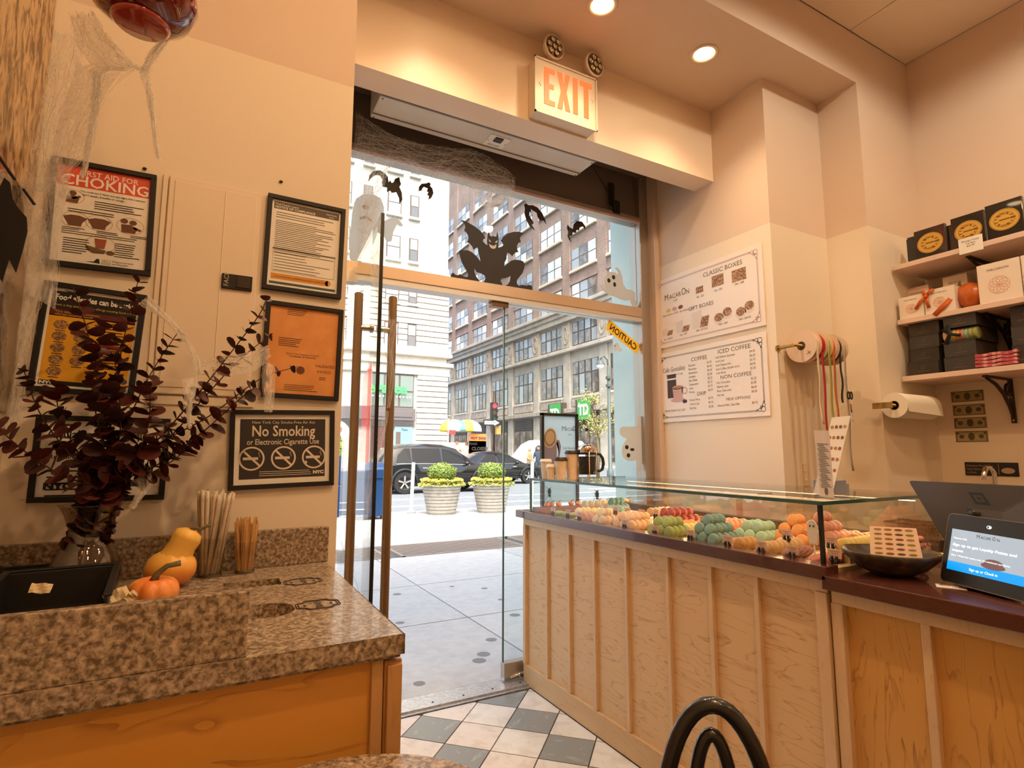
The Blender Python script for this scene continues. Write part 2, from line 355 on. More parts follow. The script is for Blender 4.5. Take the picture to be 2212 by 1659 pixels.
for s_,x in((1,1.378),(-1,1.706)):
    M().tube([(x+.006*s_,2.2305,3.15),(x-.006*s_,2.2305,3.135),(x+.006*s_,2.2305,3.12)],.0012,4).build('chevron',mat('mold_mark',(.55,.42,.28),.5),EX)
LED=mat('reflector_chrome',(.55,.48,.38),.15,.9); 
for x,z in((1.455,3.352),(1.715,3.347)):
    d=Vector((.10,-1,-.10)).normalized(); c=Vector((x,2.22,z)); 
    rotm=Vector((0,0,1)).rotation_difference(d).to_matrix().to_4x4(); rotm.translation=c
    h=M().lathe([(.02,-.045),(.05,-.03),(.062,-.008),(.064,.006),(.058,.012),(.056,.004)],n=28,cap=False).rot(rotm).build('lamp_head',EXW,EX,smooth=True,auto=True)
    M().lathe([(.0,.004),(.057,.004)],n=28,cap=False).rot(rotm).build('lens',mat('lamp_reflector',(.22,.17,.11),.2,.6),h)
    for k in range(7):
        a=k*PI/3; rr=0 if k==6 else .034
        M().lathe([(.0,.006),(.008,.007),(.014,.012)],(rr*math.cos(a),rr*math.sin(a),0),10,cap=False).rot(rotm).build('led_cup',LED,h,smooth=True)
    M().tube([c-d*.03+Vector((0,0,-.03)),Vector((x-.01,2.262,3.275))],.010,10).build('swivel',EXW,h,smooth=True)
# ---- air curtain ----
AC=thing('air_curtain','long white air curtain unit hung above the doorway','air curtain',(1.28,2.6,3.0))
ACW=mat('enamel_white',(.66,.62,.55),.4,noise=(3,(.60,.55,.48)))
M().box(.64,1.93,2.485,2.705,2.985,3.2).build('housing',ACW,AC,bevel=.006)
M().box(.64,1.93,2.484,2.49,2.978,2.986).box(.64,1.93,2.655,2.659,2.979,2.986).box(.64,1.93,2.485,2.500,2.981,2.986).build('seam',mat('seam_dark',(.22,.19,.16),.7),AC)  # dark lines along the underside of the housing
p=M().box(1.255,1.375,2.535,2.645,2.981,2.986).build('switch_plate',ML['whitep'],AC)
M().box(1.29,1.335,2.545,2.585,2.974,2.982).build('rocker',ML['black'],p)
M().text('BERNER',.020,(1.31,2.618,2.9805),(-1,0,0),(0,1,0)).build('lettering',mat('navy_ink',(.03,.04,.10),.6),p)
for x,y in((1.262,2.59),(1.368,2.59),(.655,2.52),(.655,2.69),(1.915,2.52),(1.915,2.69)): M().lathe([(.004,2.986),(.003,2.9795)],(x,y,0),8).build('screw',ML['printgrey'],AC)
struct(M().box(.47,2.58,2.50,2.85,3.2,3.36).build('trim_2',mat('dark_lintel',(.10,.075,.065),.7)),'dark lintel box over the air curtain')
# dark strap hanging at the right of the lintel
tag(M().box(2.33,2.37,2.87,2.88,2.96,3.12).box(2.345,2.40,2.85,2.86,2.90,2.99).tube([(2.2,2.88,3.2),(2.34,2.88,3.04)],.002,5).build('hanging_strap',ML['blackmat']),'black strap dangling from the dark lintel right of the air curtain','strap')
# ---- red pendant ----
PX,PY=-.168,1.27
PL=thing('pendant_lamp','glossy red glass pendant lamp draped with cobweb','lamp',(PX,PY,2.15))
prof=[(.0,2.133),(.03,2.134),(.055,2.14),(.085,2.162),(.098,2.19),(.096,2.22),(.083,2.26),(.06,2.30),(.035,2.33),(.022,2.35)]
M().lathe(prof,(PX,PY,0),36,cap=False).build('shade',mat('red_glass',(.16,.006,.004),.06,coat=1,spec=.8),PL,smooth=True)
M().lathe([(.0,2.128),(.045,2.129),(.052,2.136),(.047,2.141)],(PX,PY,0),36,cap=False).build('diffuser',mat('red_lens',(.42,.05,.03),.08,coat=1),PL,smooth=True)
M().lathe([(.024,2.345),(.026,2.40),(.008,2.42)],(PX,PY,0),16).build('cap',ML['brass'],PL,smooth=True)
M().tube([(PX,PY,2.41),(PX,PY,3.75)],.004,6).build('cord',ML['black'],PL)
# ================= condiment counter (left) =================
ST=ML['stone']
CX0,CX1,CY0,CY1,CZ=-.453,.35,1.062,1.878,.93
from mathutils.geometry import tessellate_polygon
def plate(m,outer,holes,z0,z1):
    polys=[outer]+holes; flat=[Vector((p[0],p[1],0)) for q in polys for p in q]
    tris=tessellate_polygon([[Vector((p[0],p[1],0)) for p in q] for q in polys])
    n=len(flat); m.add([(p.x,p.y,z1) for p in flat]+[(p.x,p.y,z0) for p in flat],[])
    b=len(m.v)-2*n
    for a,b_,c in tris:
        nn=(flat[b_]-flat[a]).cross(flat[c]-flat[a]).z
        q=(a,b_,c) if nn>0 else (a,c,b_)
        m.f.append(tuple(b+i for i in q)); m.f.append(tuple(b+n+i for i in reversed(q)))
    o=0
    for qi,q in enumerate(polys):
        k=len(q); ar=sum(q[i][0]*q[(i+1)%k][1]-q[(i+1)%k][0]*q[i][1] for i in range(k))
        for i in range(k):
            j=(i+1)%k; f=(b+o+i,b+n+o+i,b+n+o+j,b+o+j)
            if (ar>0)==(qi==0): f=tuple(reversed(f))
            m.f.append(f)
        o+=k
    return m
CT=thing('stone_countertop','brown marble condiment countertop with waste holes and backsplash','countertop',(0,1.45,.895))
rh=[(.062,1.60),(.195,1.60),(.195,1.675),(.062,1.675)]
cc=(.135,1.353); chl=[(cc[0]+.060*math.cos(a*PI/16),cc[1]+.060*math.sin(a*PI/16)) for a in range(32)]
plate(M(),[(CX0,CY0),(CX1,CY0),(CX1,CY1),(CX0,CY1)],[rh,chl],.897,.93).build('slab',ST,CT,bevel=.004)
M().box(CX0,CX1-.004,CY0+.01,CY1,.888,.897).build('slab_step',ST,CT)
M().box(CX0,.358,1.858,1.878,.93,1.038).build('backsplash',ST,CT,bevel=.002)
M().box(CX0,CX0+.02,1.12,1.858,.93,1.03).build('side_splash',ST,CT,bevel=.002)
M().box(CX0,.081,1.072,1.092,.93,1.037).build('front_upstand',ST,CT,bevel=.002)
M().lathe([(.064,.80),(.064,.892),(.060,.892),(.060,.80)],(cc[0],cc[1],0),32,cap=False).build('waste_ring',wood('ring_wood',(.42,.22,.08),(.25,.12,.04),60,'Z'),CT,smooth=True,auto=True)
M().box(.05,.21,1.59,1.685,.86,.864).build('waste_flap',ML['maplel'],CT)
ENG=mat('engraving',(.05,.030,.02),.7)
def cart(m,cx,cy,a,b):
    pts=[]
    for k in range(48):
        t=2*PI*k/48; e=1+.07*math.cos(4*t)-.05*math.cos(8*t); c_,s_=math.cos(t),math.sin(t)
        pts.append((cx+a*e*math.copysign(abs(c_)**.7,c_),cy+b*e*math.copysign(abs(s_)**.7,s_),.9306))
    return m.tube(pts,.0013,4,closed=True)
for cx,cy,s_ in((.247,1.607,'PLASTIC'),(.243,1.355,'TRASH')):
    m_=cart(M(),cx,cy,.045,.038); cart(m_,cx,cy,.040,.033)
    m_.text(s_,.017 if s_=='PLASTIC' else .021,(cx+.008,cy,.9306),(0,1,0),(-1,0,0),bold=.03)
    for d in(-1,1): m_.tube([(cx+d*.030,cy-.006,.9306),(cx+d*.026,cy,.9306),(cx+d*.030,cy+.006,.9306)],.001,4)
    m_.build('engraved_label',ENG,CT)
CB=thing('condiment_cabinet','orange maple cabinet under the marble countertop','cabinet',(0,1.45,0))
M().box(CX0,.318,1.085,1.876,0,.888).build('body',ML['maplel'],CB)
M().box(.318,.352,1.078,1.876,0,.882).build('side_panel',wood('maple_side',(.46,.24,.08),(.30,.14,.04),10,'Z'),CB,bevel=.002)
M().box(.294,.316,1.076,1.086,0,.886).build('corner_trim',wood('maple_corner',(.52,.29,.11),(.36,.18,.06),10,'Z'),CB,bevel=.002)
M().box(.322,.350,1.068,1.080,0,.876).build('corner_stile',wood('maple_stile',(.50,.27,.10),(.36,.18,.06),10,'Z'),CB,bevel=.002)
# ---- black bins ----
def bin_(name,label,x0,x1,y0,y1,z1,rz):
    cx,cy=(x0+x1)/2,(y0+y1)/2; t=thing(name,label,'bin',(cx,cy,.93),'black condiment bins'); w_=.006; m=M()
    zt=z1; zf=z1-.03
    for q in((x0,x1,y1-w_,y1),(x0,x0+w_,y0,y1),(x1-w_,x1,y0,y1)): m.box(*q,.93,zt)
    m.box(x0,x1,y0,y0+w_,.93,zf).box(x0,x1,y0,y1,.93,.936)
    m.build('body',ML['blackmat'],t,bevel=.002)
    M().box(x0-.006,x1+.006,y1-.004,y1+.008,zt,zt+.005).box(x0-.006,x0+.008,y0,y1,zt,zt+.005).box(x1-.008,x1+.006,y0,y1,zt,zt+.005).build('rim',ML['blackmat'],t,bevel=.002)
    t.rotation_euler=(0,0,rz); return t
bin_('condiment_bin','black plastic condiment bin nearest the small pumpkin',-.345,-.150,1.255,1.60,1.012,R(4))
bin_('condiment_bin','black plastic condiment bin against the mirror wall',-.425,-.365,1.15,1.40,1.005,0)
bin_('condiment_bin','black plastic condiment bin behind the others under the yellow poster',-.430,-.305,1.64,1.83,.985,0)
SUG=mat('raw_sugar_paper',(.55,.42,.24),.7); 
def packet(px,py,y,label,rot,sz=(.03,.022)):
    p=at(px,py,Y=y); m=M(); n=5
    m.add([(sz[0]*(i/n-.5)*2,sz[1]*(j/3-.5)*2,.003*math.sin(i*1.7+j)) for j in range(4) for i in range(n+1)],[(j*(n+1)+i,j*(n+1)+i+1,(j+1)*(n+1)+i+1,(j+1)*(n+1)+i) for j in range(3) for i in range(n)])
    m.add([(-sz[0]*.7,-sz[1]*.25,.0045),(sz[0]*.7,-sz[1]*.25,.0045),(sz[0]*.7,sz[1]*.1,.005),(-sz[0]*.7,sz[1]*.1,.005)],[])
    o=m.build('sugar_packet',SUG,base=(0,0,0),solid=.002); o.location=p; o.rotation_euler=rot; return tag(o,label,'packet','sugar packets in the bins')
packet(88,1271,1.45,'brown sugar packet lying alone in the black bin',(R(55),R(8),0),(.017,.010))
packet(252,1286,1.36,'crumpled brown sugar packet by the upstand near the pumpkin',(R(50),R(-20),.3),(.020,.012))
packet(284,1289,1.34,'small brown sugar packet wedged at the right end of the bin',(R(65),R(-50),.2),(.010,.008))
# ---- pumpkin, gourd ----
def pumpkin(name,label,c,r,h,mt,ribs=9,stem=True,group=None,n=54,sq=1.0,smr=.0):
    t=thing(name,label,'pumpkin',(c[0],c[1],c[2]),group)
    prof=[]
    for i in range(13):
        a=-PI/2+PI*i/12; rr=max(.02,math.cos(a))**.75*r; zz=h/2+math.sin(a)*h/2
        if a>1.0: zz-=h*.16*(a-1.0)/.57
        prof.append((rr,zz))
    M().lathe(prof,c,n,rib=lambda a:1-.10*abs(math.cos(a*ribs/2))**6).build('flesh',mt,t,smooth=True)
    if stem:
        z=c[2]+h*.82
        M().tube([(c[0],c[1],z),(c[0]+.1*r,c[1],z+.3*r),(c[0]+.45*r,c[1]-.1*r,z+.62*r),(c[0]+.95*r,c[1]-.1*r,z+.70*r)],[.19*r,.13*r,.11*r,.13*r],8).build('stem',STEM,t,smooth=True)
    return t
STEM=mat('dry_stem',(.10,.085,.035),.8,noise=(80,(.18,.13,.06)))
PO=mat('pumpkin_skin',(.72,.20,.035),.4,noise=(22,(.80,.36,.10),5,.4,.7))
pumpkin('pumpkin','small round orange pumpkin with curved green stem in front of the gourd',(-.083,1.50,.93),.052,.068,PO)
G=thing('gourd','yellow and orange gourd leaning behind the small pumpkin','gourd',(-.06,1.70,.93))
gm=mat('gourd_skin',(.80,.26,.04),.4); gt_,gb_=nodes(gm)
co=gt_.nodes.new('ShaderNodeTexCoord'); sx=gt_.nodes.new('ShaderNodeSeparateXYZ'); rp=gt_.nodes.new('ShaderNodeValToRGB'); rp.color_ramp.elements[0].position=.0; rp.color_ramp.elements[1].position=.085
rp.color_ramp.elements[0].color=(.75,.17,.02,1); rp.color_ramp.elements[1].color=(.72,.42,.08,1)
gt_.links.new(co.outputs['Object'],sx.inputs[0]); gt_.links.new(sx.outputs['Z'],rp.inputs[0]); gt_.links.new(rp.outputs[0],gb_.inputs['Base Color'])
gp=[(-.075,1.70,.972),(-.05,1.70,.985),(-.028,1.70,1.01),(-.012,1.70,1.032),(.006,1.70,1.042)]
gm_=M().ell((-.06,1.70,.977),(.060,.058,.047),26,14,lambda d:1-.05*abs(math.cos(5*math.atan2(d.y,d.x)))**6)
gm_.lathe([(.050,-.01),(.044,.02),(.036,.045),(.033,.065),(.036,.085),(.032,.10),(.015,.108)],(0,0,0),26,rib=lambda a:1-.06*abs(math.cos(5*a))**6)
nn=26*15
rot_=Matrix.Rotation(R(24),4,'Y'); 
gm_.v=[v if i<nn else tuple(rot_@Vector(v)+Vector((-.064,1.70,.972))) for i,v in enumerate(gm_.v)]
gm_.build('flesh',gm,G,smooth=True)
gs=rot_@Vector((0,0,.106))+Vector((-.064,1.70,.972))
M().tube([gs,gs+Vector((.012,0,.006)),gs+Vector((.022,-.004,.001)),gs+Vector((.036,-.004,.010)),gs+Vector((.045,0,.008))],[.006,.004,.004,.0045,.003],7).build('stem',STEM,G,smooth=True)
# ---- straws and stirrers ----
PG=glass('tumbler_glass',(.95,.94,.91),.03)
def tumbler(label,x,y,r,h):
    t=thing('glass_tumbler',label,'glass',(x,y,.93)); M().lathe([(r*.9,.931),(r*.92,.934),(r,.93+h),(r-.002,.93+h),(r*.9-.002,.938),(0,.937)],(x,y,0),28,cap=False).build('cup',PG,t,smooth=True)
    M().lathe([(r*.91,.9305),(r*.93,.936),(r*.90,.939),(r*.88,.934)],(x,y,0),28,cap=False).build('base_ring',glass('cup_base',(.7,.68,.6),.15),t,smooth=True); return t
tumbler('clear tumbler packed with paper wrapped straws',.030,1.795,.034,.105); tumbler('shorter clear tumbler of wooden stirrers by the backsplash',.118,1.80,.028,.088)
WS=mat('straw_paper',(.62,.52,.40),.8,noise=(40,(.50,.40,.29)))
sm=[M().tube([(0,0,0),(0,0,.2),(0,.0,.222)],[.0052,.0052,.0034],6).box(-.004,.004,-.0006,.0006,.205,.226).mesh('paper_straw',WS,True)]
for k in range(34):
    a=k*2.39996; rr=.026*math.sqrt((k+.5)/34); x,y=.030+rr*math.cos(a)*.85,1.795+rr*math.sin(a)*.85
    o=bpy.data.objects.new('paper_straw',sm[0]); C.objects.link(o); o.location=(x,y,.939); lean=rr/.026*.13
    o.rotation_euler=(-math.sin(a)*lean+random.uniform(-.03,.03),math.cos(a)*lean+.05+random.uniform(-.04,.04),random.random()*3); o.scale=(1,1,random.uniform(.94,1.02))
    tag(o,'paper wrapped straw standing in the taller clear tumbler','straw','paper wrapped straws')
WD=mat('birch_stirrer',(.50,.27,.09),.6,noise=(30,(.60,.36,.15)))
sm2=M().prism([(-.003,0),(.003,0),(.003,.128),(.002,.134),(0,.136),(-.002,.134),(-.003,.128)],lambda u,v,w_:(u,w_-.0007,v),.0014).mesh('wooden_stirrer',WD)
for k in range(40):
    a=k*2.39996; rr=.022*math.sqrt((k+.5)/40); o=bpy.data.objects.new('wooden_stirrer',sm2); C.objects.link(o); o.location=(.118+rr*math.cos(a)*.9,1.80+rr*math.sin(a)*.9,.939); lean=rr/.022*.09
    o.rotation_euler=(-math.sin(a)*lean,math.cos(a)*lean+random.uniform(-.03,.03),random.uniform(-.7,.7)); o.scale=(1,1,random.uniform(.92,1.08))
    tag(o,'flat wooden coffee stirrer in the shorter tumbler','stirrer','wooden coffee stirrers')
# ================= display case =================
DX=1.625; DY0,DY1=1.045,2.845
CS=thing('display_counter','pale maple display counter with battens and dark wooden ledge','counter',(1.97,1.94,0))
M().box(1.645,2.32,DY0+.015,DY1,0,.90).build('body',ML['maple'],CS)
BT=[2.79,2.603,2.412,2.182,1.960,1.759,1.568,1.383,1.215]
f_=ML['trim']
M().box(1.628,1.646,DY0,DY1,.862,.902).build('top_rail',f_,CS,bevel=.002)
M().box(1.630,1.646,DY0,DY1,0,.105).build('base_board',wood('maple_base',(.60,.40,.20),(.48,.28,.12),8,'Y'),CS,bevel=.002)
M().box(1.626,1.646,2.818,2.845,.105,.862).build('corner_stile',f_,CS,bevel=.002)
for px in(1180,1228,1283,1352,1442,1535,1634):
    y=at(px,1300,X=1.63).y; M().box(1.629,1.646,y-.009,y+.009,.107,.862).build('batten',f_,CS,bevel=.0015)
M().box(1.622,1.646,1.046,1.082,.0,.862).build('end_stile',f_,CS,bevel=.002)
M().box(1.600,1.665,1.03,2.885,.902,.942).build('ledge',ML['darkwood'],CS,bevel=.003)
M().box(1.663,2.33,2.80,2.885,.902,.942).build('end_ledge',ML['darkwood'],CS,bevel=.003)
M().box(1.665,2.32,2.735,2.80,.93,.962).build('inner_step',mat('rose_wood',(.30,.13,.09),.4,noise=((3,40,40),(.22,.09,.06))),CS)
M().box(1.665,2.32,DY0+.012,2.735,.90,.925).build('display_tray',mat('tray_cream',(.72,.52,.30),.5),CS)
M().box(1.80,2.29,1.075,1.135,.925,.95).build('display_step',ML['trim'],CS); M().box(2.29,2.33,DY0,2.8,.925,.965).build('rear_sill',ML['iron'],CS)
# glass box
GC=thing('glass_case','rectangular glass case enclosing the macarons','display case',(1.97,1.94,.942)); GL=ML['cglass']; GE=ML['gedge']
M().box(1.632,1.640,1.06,2.765,.942,1.116).build('front_pane',GL,GC)
tp_=M().box(1.628,2.33,1.046,2.775,1.116,1.126).build('top_pane',GL,GC)
M().box(1.6265,1.628,1.046,2.775,1.1155,1.1265).box(1.628,2.33,1.0445,1.046,1.1155,1.1265).box(1.628,2.33,2.775,2.7765,1.1155,1.1265).build('edge',GE,tp_)
M().box(1.640,2.33,1.054,1.062,.925,1.116).build('end_pane',GL,GC); M().box(1.640,2.33,2.765,2.773,.942,1.116).build('end_pane',GL,GC)
M().box(1.630,1.642,1.052,1.062,.942,1.1155).build('corner_post',ML['black'],GC)
M().box(1.630,1.641,2.764,2.774,.942,1.1155).build('corner_edge',GE,GC)
RG=glass('rear_sliding_glass',(.86,.83,.78),.09)
M().box(2.318,2.322,1.07,1.93,.965,1.112).build('sliding_pane',RG,GC); M().box(2.324,2.328,1.90,2.76,.965,1.112).build('sliding_pane',RG,GC)
M().box(2.30,2.312,1.10,2.74,1.098,1.112).build('lamp_bar',ML['metal'],GC)
M().box(2.299,2.305,1.12,2.72,1.096,1.0985).build('led_strip',mat('led_strip',(1,.9,.7),.5,emit=(1,.62,.30),es=9),GC)
la=bpy.data.lights.new('case_lamp','AREA'); la.shape='RECTANGLE'; la.size=.03; la.size_y=1.6; la.energy=5; la.color=(1,.66,.34)
lo=bpy.data.objects.new('case_lamp',la); C.objects.link(lo); lo.parent=GC; lo.location=Vector((2.285,1.92,1.094))-GC.location; lo.rotation_euler=(0,R(18),0)
for y in(1.09,): M().ell((2.335,y,1.09),(.014,.014,.014),12,8).build('knob',ML['chrome'],GC,smooth=True)
# ---- macarons ----
MP={}
def shell_mesh(m_):
    return M().lathe([(0,.0118),(.015,.0116),(.0205,.0102),(.0232,.0072),(.0238,.0052),(.0245,.0044),(.0243,.0034),(.0230,.0028),(0,.0028)],n=18,cap=False).mesh('shell',m_,True)
def macaron_kind(key,c1,c2,fc):
    ma=mat('shell_'+key,c1,.55,noise=(90,c2,3,.4,.7),bump=.1,bscale=600); mf=mat('filling_'+key,fc,.6)
    MP[key]=(shell_mesh(ma),M().lathe([(0,-.0032),(.0212,-.0032),(.0222,0),(.0212,.0032),(0,.0032)],n=14,cap=False).mesh('filling',mf,True))
for k,c1,c2,fc in(('mint',(.22,.40,.33),(.28,.46,.38),(.62,.56,.36)),('sage',(.15,.26,.23),(.20,.31,.27),(.60,.50,.30)),('aqua',(.36,.52,.36),(.42,.57,.41),(.7,.62,.4)),('pistachio',(.27,.32,.09),(.34,.38,.13),(.62,.52,.2)),('vanilla',(.66,.52,.32),(.74,.60,.40),(.70,.5,.26)),('lemon',(.74,.55,.16),(.80,.62,.22),(.78,.58,.2)),('rose',(.52,.23,.155),(.60,.30,.21),(.6,.25,.2)),('raspberry',(.28,.045,.03),(.46,.11,.07),(.70,.45,.35)),('orange',(.74,.29,.075),(.80,.36,.11),(.75,.5,.25)),('peach',(.70,.42,.23),(.77,.50,.30),(.8,.6,.4)),('caramel',(.46,.22,.06),(.55,.29,.1),(.7,.48,.25)),('tan',(.50,.30,.13),(.58,.37,.18),(.72,.5,.28)),('plum',(.28,.10,.08),(.36,.15,.12),(.62,.38,.3)),('beige',(.60,.44,.28),(.68,.52,.36),(.55,.38,.2)),('forest',(.10,.22,.15),(.15,.28,.2),(.70,.62,.46)),('brick',(.44,.13,.07),(.52,.19,.11),(.65,.4,.28)),('coral',(.58,.24,.12),(.72,.37,.23),(.7,.45,.3)),('yellow',(.78,.60,.28),(.84,.68,.36),(.8,.6,.3))): macaron_kind(k,c1,c2,fc)
FLIP=(PI,0,0)
def macaron(key,p,rot,label,group):
    t=thing('macaron',label,'macaron',p,group); t.rotation_mode='QUATERNION'; t.rotation_quaternion=rot
    for nm,me,r in(('shell',MP[key][0],None),('shell',MP[key][0],FLIP),('filling',MP[key][1],None)):
        o=bpy.data.objects.new(nm,me); C.objects.link(o); o.parent=t
        if r: o.rotation_euler=r
    return t
def face(dx,dy,dz): return Vector((0,0,1)).rotation_difference(Vector((dx,dy,dz)).normalized())
def heap(key,label,x,y,nx,ny,z=.925,tilt=(-.92,-.06,.40),px=.030,py=.049,levels=2):
    """macarons leaning back on one another, rows run to the rear (x), stacked in levels"""
    g=label.split(' macaron')[0]+' macarons'
    for l in range(levels):
        for j in range(ny-l):
            for i in range(nx-l if l else nx):
                q=face(tilt[0]+random.uniform(-.08,.08),tilt[1]+random.uniform(-.12,.12),tilt[2]+random.uniform(-.08,.08))
                macaron(key,(x+px*(i+.5*l)+random.uniform(-.002,.002),y-py*(j+.5*l)+random.uniform(-.002,.002),z+.0225+l*.032),q,label,g)
def row(key,label,x,y,n,step=.027,z=.925,d=(-.92,-.06,.38),dirx=1,diry=0):
    g=label.split(' macaron')[0]+' macarons'
    for i in range(n): macaron(key,(x+step*i*dirx,y+step*i*diry,z+.0222),face(d[0],d[1]+random.uniform(-.06,.06),d[2]+random.uniform(-.08,.08)),label,g)
def flatpile(key,label,x,y,n,z=.925):
    g=label.split(' macaron')[0]+' macarons'
    for i in range(n): macaron(key,(x+random.uniform(-.03,.05),y+random.uniform(-.03,.03),z+.0165+.0*i),face(random.uniform(-.2,.2),random.uniform(-.2,.2),1),label,g)
# front row, far (window) end to near end
row('pistachio','flat olive green macaron at the window end of the case',1.69,2.56,3,.05,d=(-.1,-.1,1),dirx=.2,diry=-1)
heap('vanilla','cream green macaron standing in the front row by the window end',1.70,2.40,3,1,z=.945,levels=1); heap('yellow','pale yellow macaron behind the cream green ones',1.80,2.40,3,2,z=.94,levels=1)
heap('rose','pink crackled macaron at the front near the window end',1.685,2.325,2,2,levels=1)
heap('beige','beige macaron heaped in the front row left of the cream white ones',1.69,2.235,3,2)
heap('peach','cream white macaron heaped in the front row beside the olive ones',1.69,2.075,4,3)
heap('pistachio','olive green macaron heaped in the front row beside the mint ones',1.69,1.845,4,3)
heap('sage','dusty mint macaron in the tall front heap',1.69,1.615,5,3,levels=3)
row('caramel','caramel brown macaron lying in front of the pale mint ones',1.685,1.435,4,.028,z=.922,d=(-.55,-.3,.75)); heap('caramel','golden brown macaron leaning beside the tall mint heap',1.69,1.40,3,1,levels=1)
row('tan','tan coffee macaron in the neat row behind the corner price tag',1.685,1.30,8,.0255,d=(-.95,-.15,.25))
row('plum','plum macaron leaning in the front row next to the tan row',1.69,1.21,4,.026,d=(-.5,.45,.75),dirx=.9,diry=-.2)
row('brick','brick red macaron lying at the near corner of the case',1.69,1.115,5,.026,z=.918,d=(-.45,.25,.85))
# middle and rear
heap('mint','blue green macaron near the rear at the window end',1.86,2.42,5,2,levels=1,z=.945); heap('forest','dark green macaron in the rear row at the window end',1.98,2.52,4,2,z=.945,levels=2)
heap('vanilla','ivory macaron along the rear at the window end',1.90,2.62,6,1,z=.955,levels=1,px=.045)
row('orange','light orange macaron tilted between two black cat tags',1.80,2.27,4,.028); heap('peach','apricot macaron behind the beige heap',1.80,2.16,4,2,levels=1,z=.94)
heap('tan','nut brown macaron heaped against the rear glass beside the dark green ones',2.10,2.30,5,2,z=.935,levels=1); heap('raspberry','red raspberry macaron in the rear block',1.98,2.12,5,3,z=.925,levels=2,px=.038)
heap('orange','bright orange macaron heaped in the middle behind the olive ones',1.83,1.88,5,3,z=.925,levels=1); heap('lemon','lemon macaron beside the olive heap',1.82,1.78,3,2,levels=1)
heap('coral','coral macaron behind the bright orange ones',2.00,1.78,5,2,levels=1,z=.935)
heap('aqua','pale mint macaron right of the tall dusty mint heap',1.84,1.52,4,3,levels=2,z=.935)
heap('orange','orange macaron in the tall rear heap at the right',1.90,1.40,4,3,levels=3,z=.935); heap('rose','rosy brown macaron topping the rear right heap',2.03,1.38,4,3,levels=3,z=.94); heap('coral','coral pink macaron behind the ghost figure',2.08,1.27,4,2,levels=1,z=.935)
row('peach','flesh pink macaron lined up behind the tan row',1.83,1.33,6,.0265,d=(-.9,-.25,.35)); heap('yellow','pale yellow macaron by the near glass end',1.86,1.17,2,2,levels=1)
row('lemon','lemon yellow macaron in the long row beside the bowl',1.82,1.105,14,.0265,z=.952,d=(-.93,-.18,.30))
# candles of thin spikes on mint heap
# ---- price tags with a cat holder ----
TG=mat('tag_pink',(.78,.50,.38),.6)
def ptag(px,py,x,label,wd=.042,z=.925):
    p=at(px,py,X=x); t=thing('price_tag',label,'price tag',(x,p.y,z)); y=p.y; zt=p.z
    M().box(x-.0008,x+.0008,y-wd/2,y+wd/2,zt-.013,zt+.013).build('card',TG,t)
    m=M()
    for i,w_ in enumerate((.7,.45)): m.box(x-.0014,x-.0010,y-wd*w_/2,y+wd*w_/2,zt+.006-i*.006,zt+.0078-i*.006)
    m.build('lettering',mat('tag_ink',(.40,.16,.12),.6),t)
    m=M()
    for dy in(-.007,.007):
        m.ell((x-.004,y+dy,zt-.012),(.004,.005,.005),8,6).ell((x-.003,y+dy*1.1,zt-.021),(.005,.0055,.009),8,6)
        for e in(-1,1): m.add([(x-.004,y+dy+e*.0045,zt-.010),(x-.004,y+dy+e*.001,zt-.008),(x-.004,y+dy+e*.004,zt-.003)],[(0,1,2)])
        m.tube([(x-.003,y+dy*1.4,zt-.024),(x-.003,y+dy*2.2,zt-.02),(x-.003,y+dy*2.0,zt-.013)],.0012,5)
    m.tube([(x,y,zt-.013),(x,y,z)],.0015,5)
    m.build('cat_holder',ML['black'],t,smooth=False)
for px,py,x,l in((1195,1101,1.675,'pink price tag nearest the window end of the case'),(1227,1106,1.675,'second pink price tag from the window end'),(1252,1112,1.672,'third pink price tag from the window end, before the cream green macarons'),(1309,1094,1.85,'pink price tag standing behind the pale yellow macarons'),(1330,1099,1.80,'pink tag in the middle with a black cat beside the blue green macarons'),(1356,1103,1.80,'pink black cat tag left of the light orange macaron'),(1386,1107,1.80,'pink black cat tag right of the light orange macaron'),(1417,1107,1.9,'pink tag on the rear block before the red macarons'),(1350,1129,1.67,'pink price tag between beige and cream white heaps'),(1415,1142,1.668,'pink price tag left of the olive green heap'),(1520,1122,1.83,'pink cat tag on the bright orange macarons'),(1492,1152,1.666,'pink price tag in front of the olive green heap'),(1572,1165,1.664,'pink price tag in front of the tall mint heap'),(1645,1178,1.662,'pink price tag in front of the golden brown macarons'),(1712,1188,1.66,'pink price tag in front of the tan row'),(1700,1152,1.80,'pink cat tag on the flesh pink row'),(1795,1168,1.80,'pink cat tag on the lemon yellow row'),(1803,1196,1.675,'pink cat tag at the near end of the case')):
    ptag(px,py,x,l)
